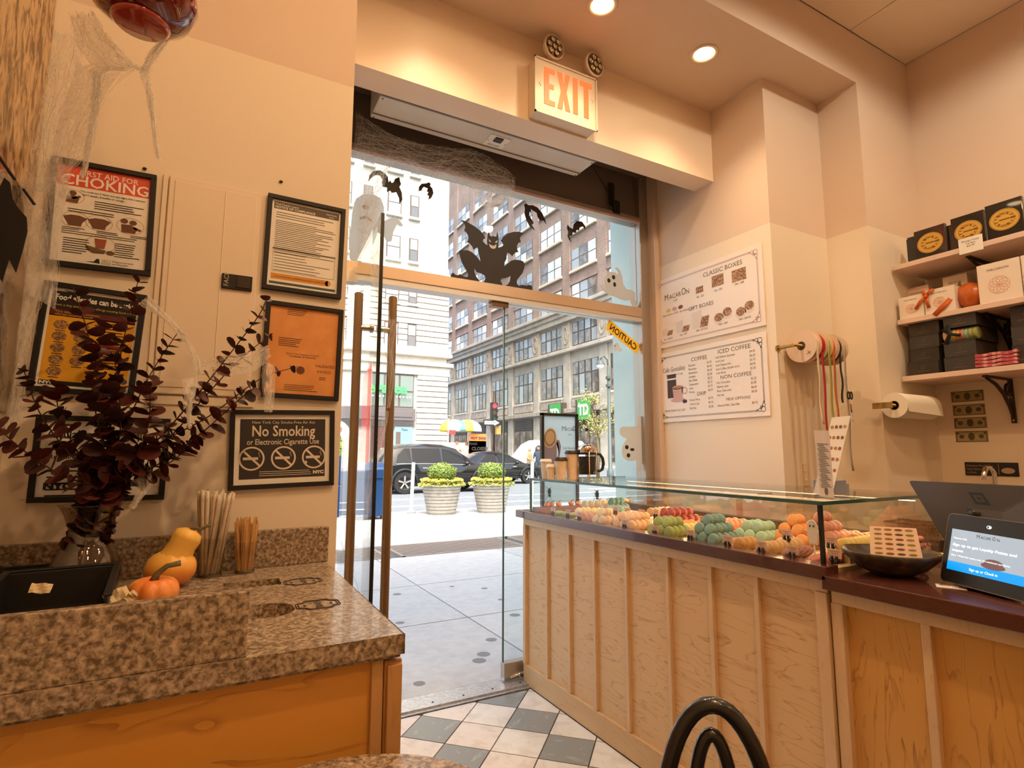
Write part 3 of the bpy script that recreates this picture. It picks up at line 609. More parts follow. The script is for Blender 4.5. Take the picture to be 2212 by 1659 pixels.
# small pumpkins, spiders, ghost
TP=mat('mini_pumpkin',(.80,.26,.04),.4,noise=(60,(.85,.36,.09)))
for k,(px,py) in enumerate(((1175,1088),(1188,1089),(1200,1088),(1230,1085),(1242,1084),(1291,1081),(1304,1079),(1335,1077),(1348,1075))):
    p=at(px,py,Y=2.79)
    lb=['leftmost mini pumpkin on the case step','second mini pumpkin from the left under the spider','third mini pumpkin from the left on the case step','left one of the mini pumpkin pair before the framed poster','right one of the mini pumpkin pair before the framed poster','mini pumpkin under the second spider','mini pumpkin right of the second spider','left one of the two mini pumpkins by the mint panel','rightmost mini pumpkin on the case step'][k]
    pumpkin('mini_pumpkin',lb,(p.x,2.772 if k%2 else 2.757,.962),.0175,.026,TP,8,True,'mini pumpkins on the case step',24)
def spider(px,py,x,label):
    p=at(px,py,X=x); t=thing('toy_spider',label,'spider',p); 
    M().ell((p.x,p.y,p.z+.012),(.010,.010,.018),12,9).ell((p.x,p.y,p.z-.012),(.007,.007,.008),10,7).build('body',ML['black'],t,smooth=True)
    for sg in(-1,1):
        for k in range(4):
            a=[1.25,.55,-.25,-.95][k]; L=[.052,.036,.034,.045][k]
            q=p+Vector((0,sg*.007,-.006)); k1=q+Vector((-.004,sg*L*.42*math.cos(a),L*.55*math.sin(a)+.010)); k2=q+Vector((-.010,sg*L*.55,L*.95*math.sin(a)-.002))
            M().tube([q,k1,k2],[.0016,.0013,.0007],5).build('leg',ML['black'],t,smooth=True)
spider(1187,1066,1.70,'black toy spider hanging at the window corner of the case'); spider(1290,1071,1.85,'black toy spider climbing over the mini pumpkins mid case')
GH=mat('ghost_white',(.70,.66,.58),.5)
def ghostpoly(): return [(-.3,-1),(-.12,-.86),(0,-1),(.15,-.86),(.32,-1),(.40,-.5),(.42,-.05),(.62,-.10),(.66,.05),(.44,.18),(.40,.55),(.24,.88),(0,1),(-.24,.88),(-.40,.55),(-.42,.15),(-.62,.12),(-.66,0),(-.42,-.1),(-.42,-.5)]
p=at(1757,1150,X=1.80); t=thing('ghost_figure','small white ghost figure with two eyes at the right end of the case','ghost',p)
sc_=.042; M().prism([(u*sc_,v*sc_) for u,v in ghostpoly()],lambda u,v,w_:(p.x-w_,p.y-u,p.z+v),.006).build('body',GH,t,bevel=.0015)
for e in(-.16,.14): M().ell((p.x-.007,p.y-e*sc_,p.z+.5*sc_),(.001,.0028,.0035),8,6).build('eye',ML['black'],t)
M().tube([(p.x,p.y,p.z-.04),(p.x,p.y,.925)],.003,6).build('stick',ML['whitep'],t)
# ---- on top of the glass ----
CUP=mat('kraft_cup',(.70,.52,.35),.6,noise=(40,(.74,.57,.40)))
def cup(x,y,r,h,label,lid,body=CUP):
    t=thing('coffee_cup',label,'cup',(x,y,1.126),'coffee cups on the glass case'); z=1.1265
    M().lathe([(r*.72,z),(r*.73,z+.004),(r*.98,z+h),(r*.96,z+h)],(x,y,0),26).build('cup',body,t,smooth=True,auto=True)
    M().lathe([(r*1.06,z+h-.004),(r*1.07,z+h+.003),(r*1.0,z+h+.005),(r*.98,z+h+.006),(r*.93,z+h+.014),(r*.88,z+h+.0145),(r*.84,z+h+.012),(0,z+h+.012)],(x,y,0),26,cap=False).build('lid',lid,t,smooth=True,auto=True)
DL=mat('dark_lid',(.035,.018,.012),.4)
cup(1.700,2.560,.036,.105,'middle sized kraft coffee cup with dark lid',DL); cup(1.772,2.555,.038,.142,'tallest kraft coffee cup with dark lid beside the french press',DL); cup(1.665,2.60,.026,.068,'smallest coffee cup with a cream lid',mat('cream_lid',(.78,.72,.62),.4)); cup(1.685,2.685,.032,.095,'cream cup half hidden behind the smaller kraft cups',mat('cream_lid2',(.74,.68,.58),.4))
FP_=thing('french_press','french press full of dark coffee on the glass case','french press',(1.835,2.50,1.1265)); x,y,z=1.835,2.50,1.1265
M().lathe([(.046,z+.02),(.048,z+.024),(.049,z+.155),(.047,z+.155),(.046,z+.026)],(x,y,0),28,cap=False).build('beaker',glass('press_glass',(.95,.96,.95),.02,edge=.35),FP_,smooth=True)
M().lathe([(.0,z+.028),(.0455,z+.028),(.0455,z+.125),(.0,z+.125)],(x,y,0),28,cap=False).build('coffee',mat('dark_coffee',(.010,.004,.003),.15),FP_,smooth=True,auto=True)
M().lathe([(.0505,z+.138),(.0505,z+.158),(.052,z+.162),(.050,z+.172),(.040,z+.184),(.020,z+.191),(.008,z+.193)],(x,y,0),28,cap=False).build('lid',mat('copper_chrome',(.75,.62,.52),.1,1),FP_,smooth=True,auto=True)
M().lathe([(.051,z+.134),(.051,z+.146)],(x,y,0),28,cap=False).build('band',ML['black'],FP_,smooth=True)
M().tube([(x,y,z+.19),(x,y,z+.268)],.0032,8).build('plunger_rod',ML['chrome'],FP_,smooth=True); M().ell((x,y,z+.272),(.0095,.0095,.0095),12,8).build('knob',ML['black'],FP_,smooth=True)
for a in(2.6,4.3,.9,5.6): M().tube([(x+.050*math.cos(a),y+.050*math.sin(a),z+.15),(x+.050*math.cos(a),y+.050*math.sin(a),z+.02),(x+.056*math.cos(a),y+.056*math.sin(a),z)],.0035,6).build('leg',mat('copper_strap',(.62,.42,.30),.2,1),FP_,smooth=True)
hd=RT.copy(); hd.z=0; hd.normalize(); hp=lambda a,b:(x+hd.x*a,y+hd.y*a,z+b)
M().tube([hp(.048,.140),hp(.070,.136),hp(.084,.115),hp(.088,.085),hp(.082,.055),hp(.066,.045),hp(.050,.048)],[.007,.008,.0085,.0085,.0085,.008,.007],10).build('handle',ML['black'],FP_,smooth=True)
# poster stand behind
PS=thing('poster_stand','black framed cafe poster of a latte cup standing at the window','poster',(1.735,2.80,.962)); 
x0,x1,y=1.722,1.985,2.80; zt0,zt1=.962,1.505
PS.location=((x0+x1)/2,y,.962)
M().box(x0,x0+.018,y-.012,y+.012,zt0,zt1).box(x1-.018,x1,y-.012,y+.012,zt0,zt1).box(x0,x1,y-.012,y+.012,zt1-.016,zt1).build('frame',ML['black'],PS,bevel=.002)
sh=M().box(x0+.018,x1-.018,y-.001,y+.001,zt0+.02,zt1-.016).build('sheet',thin('poster_blue',(.66,.78,.84),.75),PS)
yp=y-.0022; cxp,czp=1.772,1.345
MUG=thin('mug_mauve',(.36,.25,.24),.6)
def disc(m,cx,cz,rx,rz,yy,n=28,tilt=0):
    return m.add([(cx+rx*math.cos(2*PI*k/n)*math.cos(tilt)-rz*math.sin(2*PI*k/n)*math.sin(tilt),yy,cz+rz*math.sin(2*PI*k/n)*math.cos(tilt)+rx*math.cos(2*PI*k/n)*math.sin(tilt)) for k in range(n)],[tuple(range(n))])
M().add([(1.741,yp,1.345),(1.741,yp,1.14),(1.80,yp,1.10),(1.832,yp,1.17),(1.832,yp,1.345)],[(0,1,2,3,4)]).build('printed_mug',MUG,sh)
M().tube([(1.826,yp-.0004,1.33),(1.852,yp-.0004,1.335),(1.858,yp-.0004,1.29),(1.842,yp-.0004,1.23),(1.826,yp-.0004,1.21)],.0009,4).build('printed_handle_edge',MUG,sh)
M().add([(1.828,yp,1.35),(1.85,yp,1.345),(1.862,yp,1.31),(1.852,yp,1.25),(1.828,yp,1.21),(1.828,yp,1.23),(1.842,yp,1.26),(1.848,yp,1.30),(1.842,yp,1.33),(1.828,yp,1.335)],[(0,1,2,3,9),(3,4,5,6),(3,6,7,8),(3,8,9)]).build('printed_handle',MUG,sh)
for nm,rx,rz,c,d in(('printed_rim',.050,.062,(.72,.68,.62),.0004),('printed_crema',.040,.052,(.46,.30,.17),.0008),('printed_foam',.030,.040,(.78,.66,.46),.0012)):
    disc(M(),1.785,1.36,rx,rz,yp-d,tilt=R(-12)).build(nm,thin(nm,c,.6),sh)
m=M().text('M',.040,(1.868,yp,1.402),align='LEFT').text('ACAR',.030,(1.896,yp,1.402),align='LEFT',sx=.8).text('O',.044,(1.945,yp,1.402),align='LEFT',sx=.7).text('N',.030,(1.972-.008,yp,1.402),align='LEFT',sx=.6)
m.text('CAFE',.012,(1.925,yp,1.375)).text('Café González',.020,(1.922,yp,1.292),sx=.8); m.build('lettering',mat('poster_ink',(.10,.13,.18),.6),sh)
# ================= posters on the left wall =================
def flat(name,label,cat,c,w,h,rz=0,fw=.014,fd=.016,fmat=None,sheet=None,tilt=0,mat_w=0,group=None):
    """framed sheet; local x right, z up, faces -y; returns root, sheet, front y"""
    t=thing(name,label,cat,(0,0,0),group)
    if fw:
        M().box(-w/2,w/2,-fd,0,h/2-fw,h/2).box(-w/2,w/2,-fd,0,-h/2,-h/2+fw).box(-w/2,-w/2+fw,-fd,0,-h/2+fw,h/2-fw).box(w/2-fw,w/2,-fd,0,-h/2+fw,h/2-fw).build('frame',fmat or ML['blackmat'],t,bevel=.0012)
    sh=M().box(-w/2+fw,w/2-fw,-fd*.45,-.001,-h/2+fw,h/2-fw).build('sheet',sheet or ML['white'],t)
    t.location=c; t.rotation_euler=(0,tilt,rz)
    return t,sh,-fd*.45-.0006
def local(o): # parts are built in the local frame of the thing
    return o
class L(M):
    def put(s,name,mt,sh):
        ob=bpy.data.objects.new(name,s.mesh(name,mt)); C.objects.link(ob); ob.parent=sh
        if name=='lettering': ob['kind']='stuff'
        return ob
    def rect(s,x0,x1,z0,z1,y): return s.add([(x0,y,z0),(x1,y,z0),(x1,y,z1),(x0,y,z1)],[(0,1,2,3)])
    def lines(s,x0,x1,z0,n,dz,y,hgt,seed=0,ragged=.3):
        rd=random.Random(seed)
        for i in range(n): s.rect(x0,x1-(x1-x0)*ragged*rd.random(),z0-i*dz-hgt,z0-i*dz,y)
        return s
    def disc(s,cx,cz,rx,rz,y,n=22): return s.add([(cx+rx*math.cos(2*PI*k/n),y,cz+rz*math.sin(2*PI*k/n)) for k in range(n)],[tuple(range(n))])
    def ring(s,cx,cz,r,t,y,n=30):
        return s.add([(cx+q*math.cos(2*PI*k/n),y,cz+q*math.sin(2*PI*k/n)) for q in(r,r-t) for k in range(n)],[(k,(k+1)%n,n+(k+1)%n,n+k) for k in range(n)])
    def bar(s,x0,z0,x1,z1,t,y):
        d=Vector((x1-x0,0,z1-z0)).normalized(); n_=Vector((-d.z,0,d.x))*t/2; a=Vector((x0,y,z0)); b=Vector((x1,y,z1))
        return s.add([a-n_,b-n_,b+n_,a+n_],[(0,1,2,3)])
    def t(s,body,size,x,z,y,**k): return s.text(body,size,(x,y,z),**k)
YL=1.879
def corners(pxs):
    P=[at(a,b,Y=YL) for a,b in pxs]; x0=(P[0].x+P[3].x)/2; x1=(P[1].x+P[2].x)/2; z1=(P[0].z+P[1].z)/2; z0=(P[2].z+P[3].z)/2
    tl=math.atan2((P[1].z-P[0].z+P[2].z-P[3].z)/2,x1-x0)
    return Vector(((x0+x1)/2,YL,(z0+z1)/2)),x1-x0,z1-z0,-tl
PW=ML['white']; RI=mat('poster_red',(.62,.08,.04),.5); SK=mat('print_brown',(.16,.07,.04),.6)
# choking poster
c,w,h,tl=corners([(108,340),(340,382),(325,600),(98,572)])
t,sh,y=flat('first_aid_poster','framed first aid for choking poster with a red heading','poster',c,w,h,tilt=tl)
iw,ih0=w/2-.014,h/2-.014; ih=.19
L().rect(-iw,iw,ih-.082,ih,y+.0003).put('red_band',RI,sh)
L().t('FIRST AID FOR',.030,.01,ih-.034,y,fit=iw*1.25).t('CHOKING',.058,.004,ih-.076,y,bold=.014,fit=iw*1.86).put('heading',PW,sh)
m=L().t('You must act if there are any signs that a person',.0105,.022,ih-.100,y,fit=iw*1.4,bold=.01).t("can't speak, breathe or cough.",.0105,.0,ih-.113,y,fit=iw*.9,bold=.01)
m.lines(-.02,.10,ih-.128,4,.009,y,.0032,1).lines(-iw+.03,iw-.04,ih-.170,2,.009,y,.003,2).lines(-iw+.02,iw-.02,ih-.258,2,.008,y,.0025,3,.1).lines(-iw+.025,-iw+.085,ih-.285,7,.009,y,.003,4).lines(iw-.075,iw-.015,ih-.283,7,.0085,y,.003,5)
for k in range(3): m.lines(-iw+.02+k*.078,-iw+.075+k*.078,ih-.244,2,.006,y,.0025,k+8)
m.t('Department',.010,.03,-ih+.019,y,align='LEFT').t('of Health',.010,.03,-ih+.009,y,align='LEFT').t('NEW',.0065,.014,-ih+.021,y).t('YORK',.0065,.014,-ih+.014,y).t('STATE',.0065,.014,-ih+.007,y).rect(.0255,.0262,-ih+.006,-ih+.028,y)
m.add([(-.03,y,-ih+.012),(-.012,y,-ih+.014),(-.006,y,-ih+.026),(.0,y,-ih+.026),(.002,y,-ih+.008)],[(0,1,2,3,4)])
m.put('lettering',ML['print'],sh)
m=L()
for cx,cz,r in((-iw+.038,ih-.123,.027),(-iw+.048,ih-.213,.031),(-.006,ih-.213,.031),(iw-.042,ih-.207,.033),(.0,ih-.296,.034)): m.ring(cx,cz,r,.0012,y)
m.put('picture_rings',mat('ring_ink',(.5,.3,.2),.6),sh)
for cx,cz in((-iw+.038,ih-.123),): m=L().disc(cx,cz+.013,.009,.010,y).add([(cx-.014,y,cz-.024),(cx+.012,y,cz-.024),(cx+.016,y,cz-.004),(cx+.004,y,cz+.004),(cx-.012,y,cz)],[(0,1,2,3,4)]).bar(cx,cz-.008,cx+.018,cz+.004,.008,y).put('picture_figure',SK,sh)
for cx,cz in((-iw+.048,ih-.213),(-.006,ih-.213)): L().add([(cx-.027,y,cz+.010),(cx-.018,y,cz-.012),(cx-.014,y,cz-.024),(cx+.014,y,cz-.024),(cx+.016,y,cz-.010),(cx+.027,y,cz+.010),(cx+.01,y,cz+.018),(cx-.01,y,cz+.018)],[tuple(range(8))]).put('picture_figure',SK,sh)
cx,cz=iw-.042,ih-.207; m=L().disc(cx-.015,cz+.018,.009,.010,y).disc(cx+.006,cz+.015,.009,.010,y-.0002).add([(cx-.02,y,cz-.028),(cx+.012,y,cz-.028),(cx+.018,y,cz-.006),(cx+.0,y,cz+.006),(cx-.022,y,cz+.004)],[(0,1,2,3,4)]).bar(cx+.008,cz-.004,cx+.026,cz-.014,.008,y)
m.put('picture_figure',SK,sh)
L().add([(-.014,y-.0002,ih-.275),(.014,y-.0002,ih-.275),(.010,y-.0002,ih-.312),(-.010,y-.0002,ih-.312)],[(3,2,1,0)]).put('picture_sleeve',mat('print_red',(.34,.09,.05),.6),sh)
m=L().add([(-.033,y,ih-.304),(.0,y,ih-.315),(.014,y,ih-.318),(.010,y,ih-.332),(-.016,y,ih-.334),(-.030,y,ih-.322)],[tuple(range(6))][::1]).disc(.024,ih-.326,.010,.009,y); m.put('picture_patient',mat('print_olive',(.17,.10,.045),.6),sh)
for o in sh.children: o.scale.z=ih0/ih
# allergies poster (yellow)
c,w,h,tl=corners([(92,606),(312,640),(296,862),(65,845)])
YE=mat('poster_yellow',(.72,.36,.02),.5)
t,sh,y=flat('food_allergy_poster','framed yellow food allergy poster behind the dried leaves','poster',c,w,h,tilt=tl)
iw,ih0=w/2-.014,h/2-.014; ih=.162
L().rect(-iw+.006,iw-.006,-ih+.022,ih-.088,y+.0004).put('yellow_panel',YE,sh)
L().rect(-iw+.006,iw-.006,ih-.070,ih-.010,y+.0004).put('black_band',ML['blackmat'],sh); L().rect(-iw+.006,iw-.006,-ih+.008,-ih+.022,y+.0004).put('black_band',ML['blackmat'],sh)
L().rect(-iw+.006,iw-.006,ih-.092,ih-.070,y+.0004).put('maroon_band',mat('maroon',(.10,.012,.008),.5),sh)
L().t('Food allergies can be serious',.026,-iw+.014,ih-.038,y,align='LEFT',bold=.03,fit=iw*1.85).put('heading',PW,sh); L().t('NYC',.012,-iw+.024,-ih+.011,y,bold=.06,sx=1.3).put('city_mark',PW,sh)
L().t('Even a tiny amount of an allergy-causing food can be',.0105,-iw+.014,ih-.058,y,align='LEFT',fit=iw*1.8).t('The nine most common',.010,-iw+.018,ih-.080,y,align='LEFT').t('allergy-causing foods',.010,-iw+.018,ih-.089,y,align='LEFT').put('subheading',mat('poster_gold',(.65,.40,.08),.6),sh)
m=L(); m2=L(); k=0
for a,b in((0,0),(1,0),(0,1),(1,1),(0,2),(1,2),(0,3),(1,3),(0,4)):
    cx,cz=-iw+.035+a*.046,ih-.120-b*.038; m.disc(cx,cz,.016,.0155,y); m2.rect(cx-.011,cx+.011,cz-.0205,cz-.018,y); k+=1
m.put('food_photos',mat('food_print',(.16,.085,.03),.6,noise=(180,(.50,.26,.09),3,.45,.6)),sh)
m2.lines(.018,iw-.012,ih-.105,6,.010,y,.0034,11).lines(.018,iw-.02,ih-.178,8,.010,y,.0034,12); m2.put('lettering',ML['print'],sh)
L().rect(.014,iw-.008,ih-.186,ih-.170,y+.0002).put('red_strip',mat('strip_red',(.25,.03,.02),.5),sh)
for o in sh.children: o.scale.z=ih0/ih
# lower white poster
c,w,h,tl=corners([(85,902),(372,900),(352,1084),(55,1080)])
t,sh,y=flat('notice_poster','framed white city notice half hidden by the vase of leaves','poster',c,w,h,tilt=tl)
iw,ih=w/2-.014,h/2-.014
L().t('Available upon request',.030,0,ih-.045,y,bold=.02,sx=.9).t('Restaurant inspection',.016,-iw+.02,ih-.10,y,align='LEFT',bold=.01).lines(-iw+.02,iw-.03,ih-.13,6,.016,y,.004,3).lines(iw-.07,iw-.025,-ih+.028,1,.01,y,.004,4).put('lettering',ML['print'],sh); L().t('NYC',.022,-iw+.045,-ih+.02,y,bold=.07,sx=1.3).put('city_mark',ML['print'],sh)
# compliance notice
c,w,h,tl=corners([(580,420),(747,456),(733,648),(563,624)])
t,sh,y=flat('compliance_notice','framed typed compliance notice with an orange strip at the foot','notice',c,w,h,tilt=tl)
iw,ih=w/2-.014,h/2-.014
L().rect(-iw+.006,iw-.006,ih-.030,ih-.006,y+.0004).put('header_band',mat('slate_ink',(.10,.085,.07),.6),sh)
L().t('Paid Family Leave',.010,-iw+.010,ih-.017,y,align='LEFT').t('NOTICE OF COMPLIANCE',.0105,-iw+.010,ih-.027,y,align='LEFT',bold=.02).t('Paid Family',.0075,iw-.030,ih-.018,y).t('Leave',.0075,iw-.030,ih-.026,y).put('heading',PW,sh)
m=L().lines(-iw+.014,iw-.014,ih-.040,3,.008,y,.0022,21).lines(-iw+.014,iw-.012,ih-.068,18,.0062,y,.0020,22,.35).rect(-iw+.010,iw-.010,-ih+.122,-ih+.127,y).lines(-iw+.016,iw-.02,-ih+.112,7,.0095,y,.002,23,.5).rect(-iw+.012,-iw+.0128,-ih+.05,-ih+.122,y).rect(iw-.0128,iw-.012,-ih+.05,-ih+.122,y).rect(-iw+.012,iw-.012,-ih+.049,-ih+.050,y)
m.put('lettering',ML['printgrey'],sh)
L().rect(-iw+.010,iw-.030,-ih+.024,-ih+.043,y+.0004).disc(iw-.030,-ih+.0335,.0095,.0095,y+.0004).put('orange_strip',mat('strip_orange',(.62,.26,.03),.5),sh); L().t('For more information, visit PaidFamilyLeave.ny.gov or call (844) 337-6303',.0068,-.004,-ih+.031,y,sx=.8).put('strip_lettering',ML['print'],sh)
L().rect(-iw+.006,iw-.006,-ih+.008,-ih+.016,y+.0004).put('foot_band',mat('teal_ink',(.05,.09,.09),.6),sh)
# orange certificate
c,w,h,tl=corners([(578,650),(742,671),(728,868),(556,856)])
t,sh,y=flat('orange_certificate','framed orange sales tax certificate stamped validated','certificate',c,w,h,tilt=tl,sheet=mat('certificate_orange',(.66,.27,.07),.5,noise=(9,(.74,.33,.10),3,.4,.6)))
iw,ih=w/2-.014,h/2-.014
m=L().lines(-iw+.05,-iw+.11,ih-.006,4,.0055,y,.002,31).lines(-iw+.03,-iw+.10,ih-.100,5,.006,y,.0022,32).t('New York State Department of Taxation',.0085,.0,ih-.152,y,sx=.7).t('Certificate of Authority',.0085,.0,ih-.160,y,bold=.01).lines(-.05,.06,-ih+.030,4,.0055,y,.0018,33)
m.t('VALIDATED',.013,iw-.034,-ih+.092,y,bold=.01,sx=.9).t('4/4/2025',.013,iw-.036,-ih+.074,y).lines(iw-.05,iw-.025,-ih+.060,2,.006,y,.0018,34).disc(-.004,-ih+.078,.013,.013,y).put('lettering',mat('brown_ink',(.15,.05,.02),.6),sh)
# no smoking sign
c,w,h,tl=corners([(496,887),(722,886),(719,1049),(493,1058)])
t,sh,y=flat('no_smoking_sign','framed black No Smoking sign with three crossed cigarette circles','sign',c,w,h,tilt=tl)
iw,ih=w/2-.014,h/2-.014
L().rect(-iw+.014,iw-.014,-ih+.016,ih-.014,y+.0004).put('black_panel',mat('charcoal_print',(.035,.03,.028),.5),sh)
m=L().t('New York City Smoke-Free Air Act',.0125,0,ih-.028,y).t('No Smoking',.046,0,ih-.066,y,bold=.016,sx=.80).t('or Electronic Cigarette Use',.024,0,ih-.092,y,bold=.008,sx=.78)
for k in(-1,0,1):
    cx,cz=k*.090,-.028; m.ring(cx,cz,.036,.005,y); m.bar(cx-.024,cz+.024,cx+.024,cz-.024,.006,y-.0002); m.rect(cx-.024,cx+.018,cz-.004,cz+.004,y); m.tube([(cx+.022,y,cz+.004),(cx+.022,y,cz+.010),(cx+.018,y,cz+.014),(cx+.021,y,cz+.019)],.0009,4)
m.disc(-.024+.09,-.044,.004,.005,y).lines(-iw+.07,iw-.05,-ih+.038,3,.006,y,.0016,41,.2).t('NYC',.013,iw-.034,-ih+.026,y,bold=.07,sx=1.2); m.put('lettering',mat('sign_white',(.72,.62,.50),.6),sh)
# electrical panel door
EP=thing('panel_door','cream painted metal panel door with small black latch plate','panel door',(0,YL,1.5)); PC=mat('cream_enamel',(.76,.64,.50),.45)
P0=at(362,378,Y=YL); P1=at(560,420,Y=YL); P2=at(545,860,Y=YL); P3=at(335,850,Y=YL)
x0,x1,z0,z1=(P0.x+P3.x)/2,(P1.x+P2.x)/2,(P2.z+P3.z)/2,(P0.z+P1.z)/2
EP.location=((x0+x1)/2,YL,z0)
d=M().box(x0,x1,YL-.010,YL,z0,z1).build('door',PC,EP,bevel=.003)
M().box(x0+.015,x1-.012,YL-.0125,YL-.0095,z0+.02,z1-.015).build('raised_field',PC,d,bevel=.002)
xx=at(488,420,Y=YL).x; M().tube([(xx,YL-.0125,z0+.02),(xx,YL-.0125,z1-.02)],.0016,5).build('rib',PC,d)
M().box(x0-.012,x1+.012,YL-.004,YL,z0-.03,z0-.004).box(x0-.016,x0-.003,YL-.006,YL,z0,z1).build('frame_strip',PC,EP,bevel=.0015)
q=at(512,611,Y=YL-.012); lt=M().box(q.x-.042,q.x+.042,YL-.021,YL-.012,q.z-.023,q.z+.023).build('latch_plate',ML['blackmat'],EP,bevel=.0015)
M().box(q.x-.002,q.x+.036,YL-.0235,YL-.0205,q.z-.017,q.z+.017).build('latch',ML['iron'],lt,bevel=.002)
M().text('FACP',.019,(q.x-.0235,YL-.0216,q.z-.017),(0,0,1),(-1,0,0),align='LEFT').build('lettering',mat('latch_white',(.5,.42,.33),.6),lt)
for px,py in((313,365),(607,393)):
    p=at(px,py,Y=YL); tag(M().ell((p.x,YL-.003,p.z),(.006,.004,.004),8,6).build('wall_screw',ML['iron']),'rusty screw head in the wall '+('left' if px<400 else 'right')+' of the panel door top','screw')
# mirror on the side wall
MR=thing('wall_mirror','large mirror with a speckled stone panel above beside the posters','mirror',(-.45,1.0,1.36))
M().box(-.455,-.448,.1,1.876,1.37,1.93).build('mirror_glass',mat('mirror',(.46,.38,.30),.03,1),MR)
M().box(-.455,-.447,.1,1.876,1.93,3.2).build('stone_panel',mat('speckled_stone',(.17,.09,.03),.35,noise=((38,38,13),(.60,.40,.20),5,.40,.56,1.0)),MR)
# ---------------- vase and dried eucalyptus ----------------
VX,VY=-.235,1.70
VS=thing('glass_vase','flared glass vase with dark water and stems on the marble counter','vase',(VX,VY,.93))
VG=glass('vase_glass',(.82,.74,.66),.14)
M().lathe([(.050,.931),(.068,.945),(.074,.975),(.069,1.01),(.052,1.04),(.040,1.062),(.041,1.085),(.052,1.12),(.064,1.142),(.0655,1.144),(.063,1.143),(.050,1.118),(.038,1.085),(.037,1.06),(.049,1.038),(.066,1.01),(.071,.975),(.065,.947),(.0,.936)],(VX,VY,0),36,cap=False).build('glass',VG,VS,smooth=True)
M().lathe([(0,.938),(.064,.948),(.070,.975),(.067,1.0),(.0,1.0)],(VX,VY,0),28,cap=False).build('water',mat('murky_water',(.02,.008,.005),.1),VS,smooth=True)
LFm=[mat('leaf_burgundy',(.060,.010,.007),.55,noise=(30,(.10,.021,.014))),mat('leaf_dark',(.030,.009,.006),.6,noise=(30,(.05,.014,.009))),mat('leaf_red',(.12,.015,.009),.55,noise=(30,(.075,.013,.009)))]
def leafmesh(m_):
    q=M(); n=10; q.add([(0,0,0)]+[(.5*math.sin(2*PI*k/n)*(1-.12*math.cos(2*PI*k/n)),.52-.52*math.cos(2*PI*k/n),.10*math.sin(2*PI*k/n)**2+.06*(.5-.5*math.cos(2*PI*k/n))) for k in range(n)]+[(0,.52,.0)],[])
    q.f=[(n+1,1+k,1+(k+1)%n) for k in range(n)]; return q.mesh('leaf',m_,True)
LM=[leafmesh(a) for a in LFm]
SB=mat('twig',(.055,.018,.010),.8)
def branch(px_list,ys,label,nl=22,ls=(.040,.024),seed=0,bare=.25):
    rd=random.Random(seed); pts=[Vector((VX+rd.uniform(-.02,.02),VY+rd.uniform(-.02,.02),.96)),Vector((VX+rd.uniform(-.015,.015),VY+rd.uniform(-.015,.015),1.08))]
    pts+=[at(a,b,Y=yy) for (a,b),yy in zip(px_list,ys)]
    # catmull-rom
    cur=[]
    for i in range(len(pts)-1):
        p0=pts[max(i-1,0)];p1=pts[i];p2=pts[i+1];p3=pts[min(i+2,len(pts)-1)]
        for s_ in range(6):
            u=s_/6; cur.append(.5*((2*p1)+(-p0+p2)*u+(2*p0-5*p1+4*p2-p3)*u*u+(-p0+3*p1-3*p2+p3)*u**3))
    cur.append(pts[-1]); t=thing('eucalyptus_stem',label,'stem',pts[0],'dried eucalyptus stems in the vase')
    n=len(cur); M().tube(cur,[.0028-.0018*i/n for i in range(n)],5).build('twig',SB,t,smooth=True)
    lens=[0]
    for i in range(1,n): lens.append(lens[-1]+(cur[i]-cur[i-1]).length)
    nl=int(nl*1.75)
    for k in range(nl):
        f=bare+(1-bare)*(k+.5)/nl; Lq=f*lens[-1]; i=max(j for j in range(n) if lens[j]<=Lq); i=min(i,n-2)
        p=cur[i].lerp(cur[i+1],(Lq-lens[i])/max(1e-6,lens[i+1]-lens[i])); tg=(cur[i+1]-cur[i]).normalized()
        a0=rd.uniform(0,6.28); o1=tg.orthogonal().normalized(); o2=tg.cross(o1)
        for sgn in(0,PI):
            a=a0+sgn+rd.uniform(-.4,.4); out=(o1*math.cos(a)+o2*math.sin(a)); d=(out+tg*rd.uniform(.0,.55)+Vector((0,0,rd.uniform(-.2,.15)))).normalized()
            side=d.cross(tg).normalized() if d.cross(tg).length>.01 else o1; nr=side.cross(d)
            ro=Matrix.Rotation(rd.uniform(-.8,.8),3,d)@Matrix((side,d,nr)).transposed()
            o=bpy.data.objects.new('leaf',LM[rd.choice((0,0,1,1,2))]); C.objects.link(o); o.parent=t; sz=(ls[0]+(ls[1]-ls[0])*f)*rd.uniform(.8,1.3)
            mm=ro.to_4x4()@Matrix.Diagonal((sz,sz,sz,1)); mm.translation=p-t.location; o.matrix_local=mm
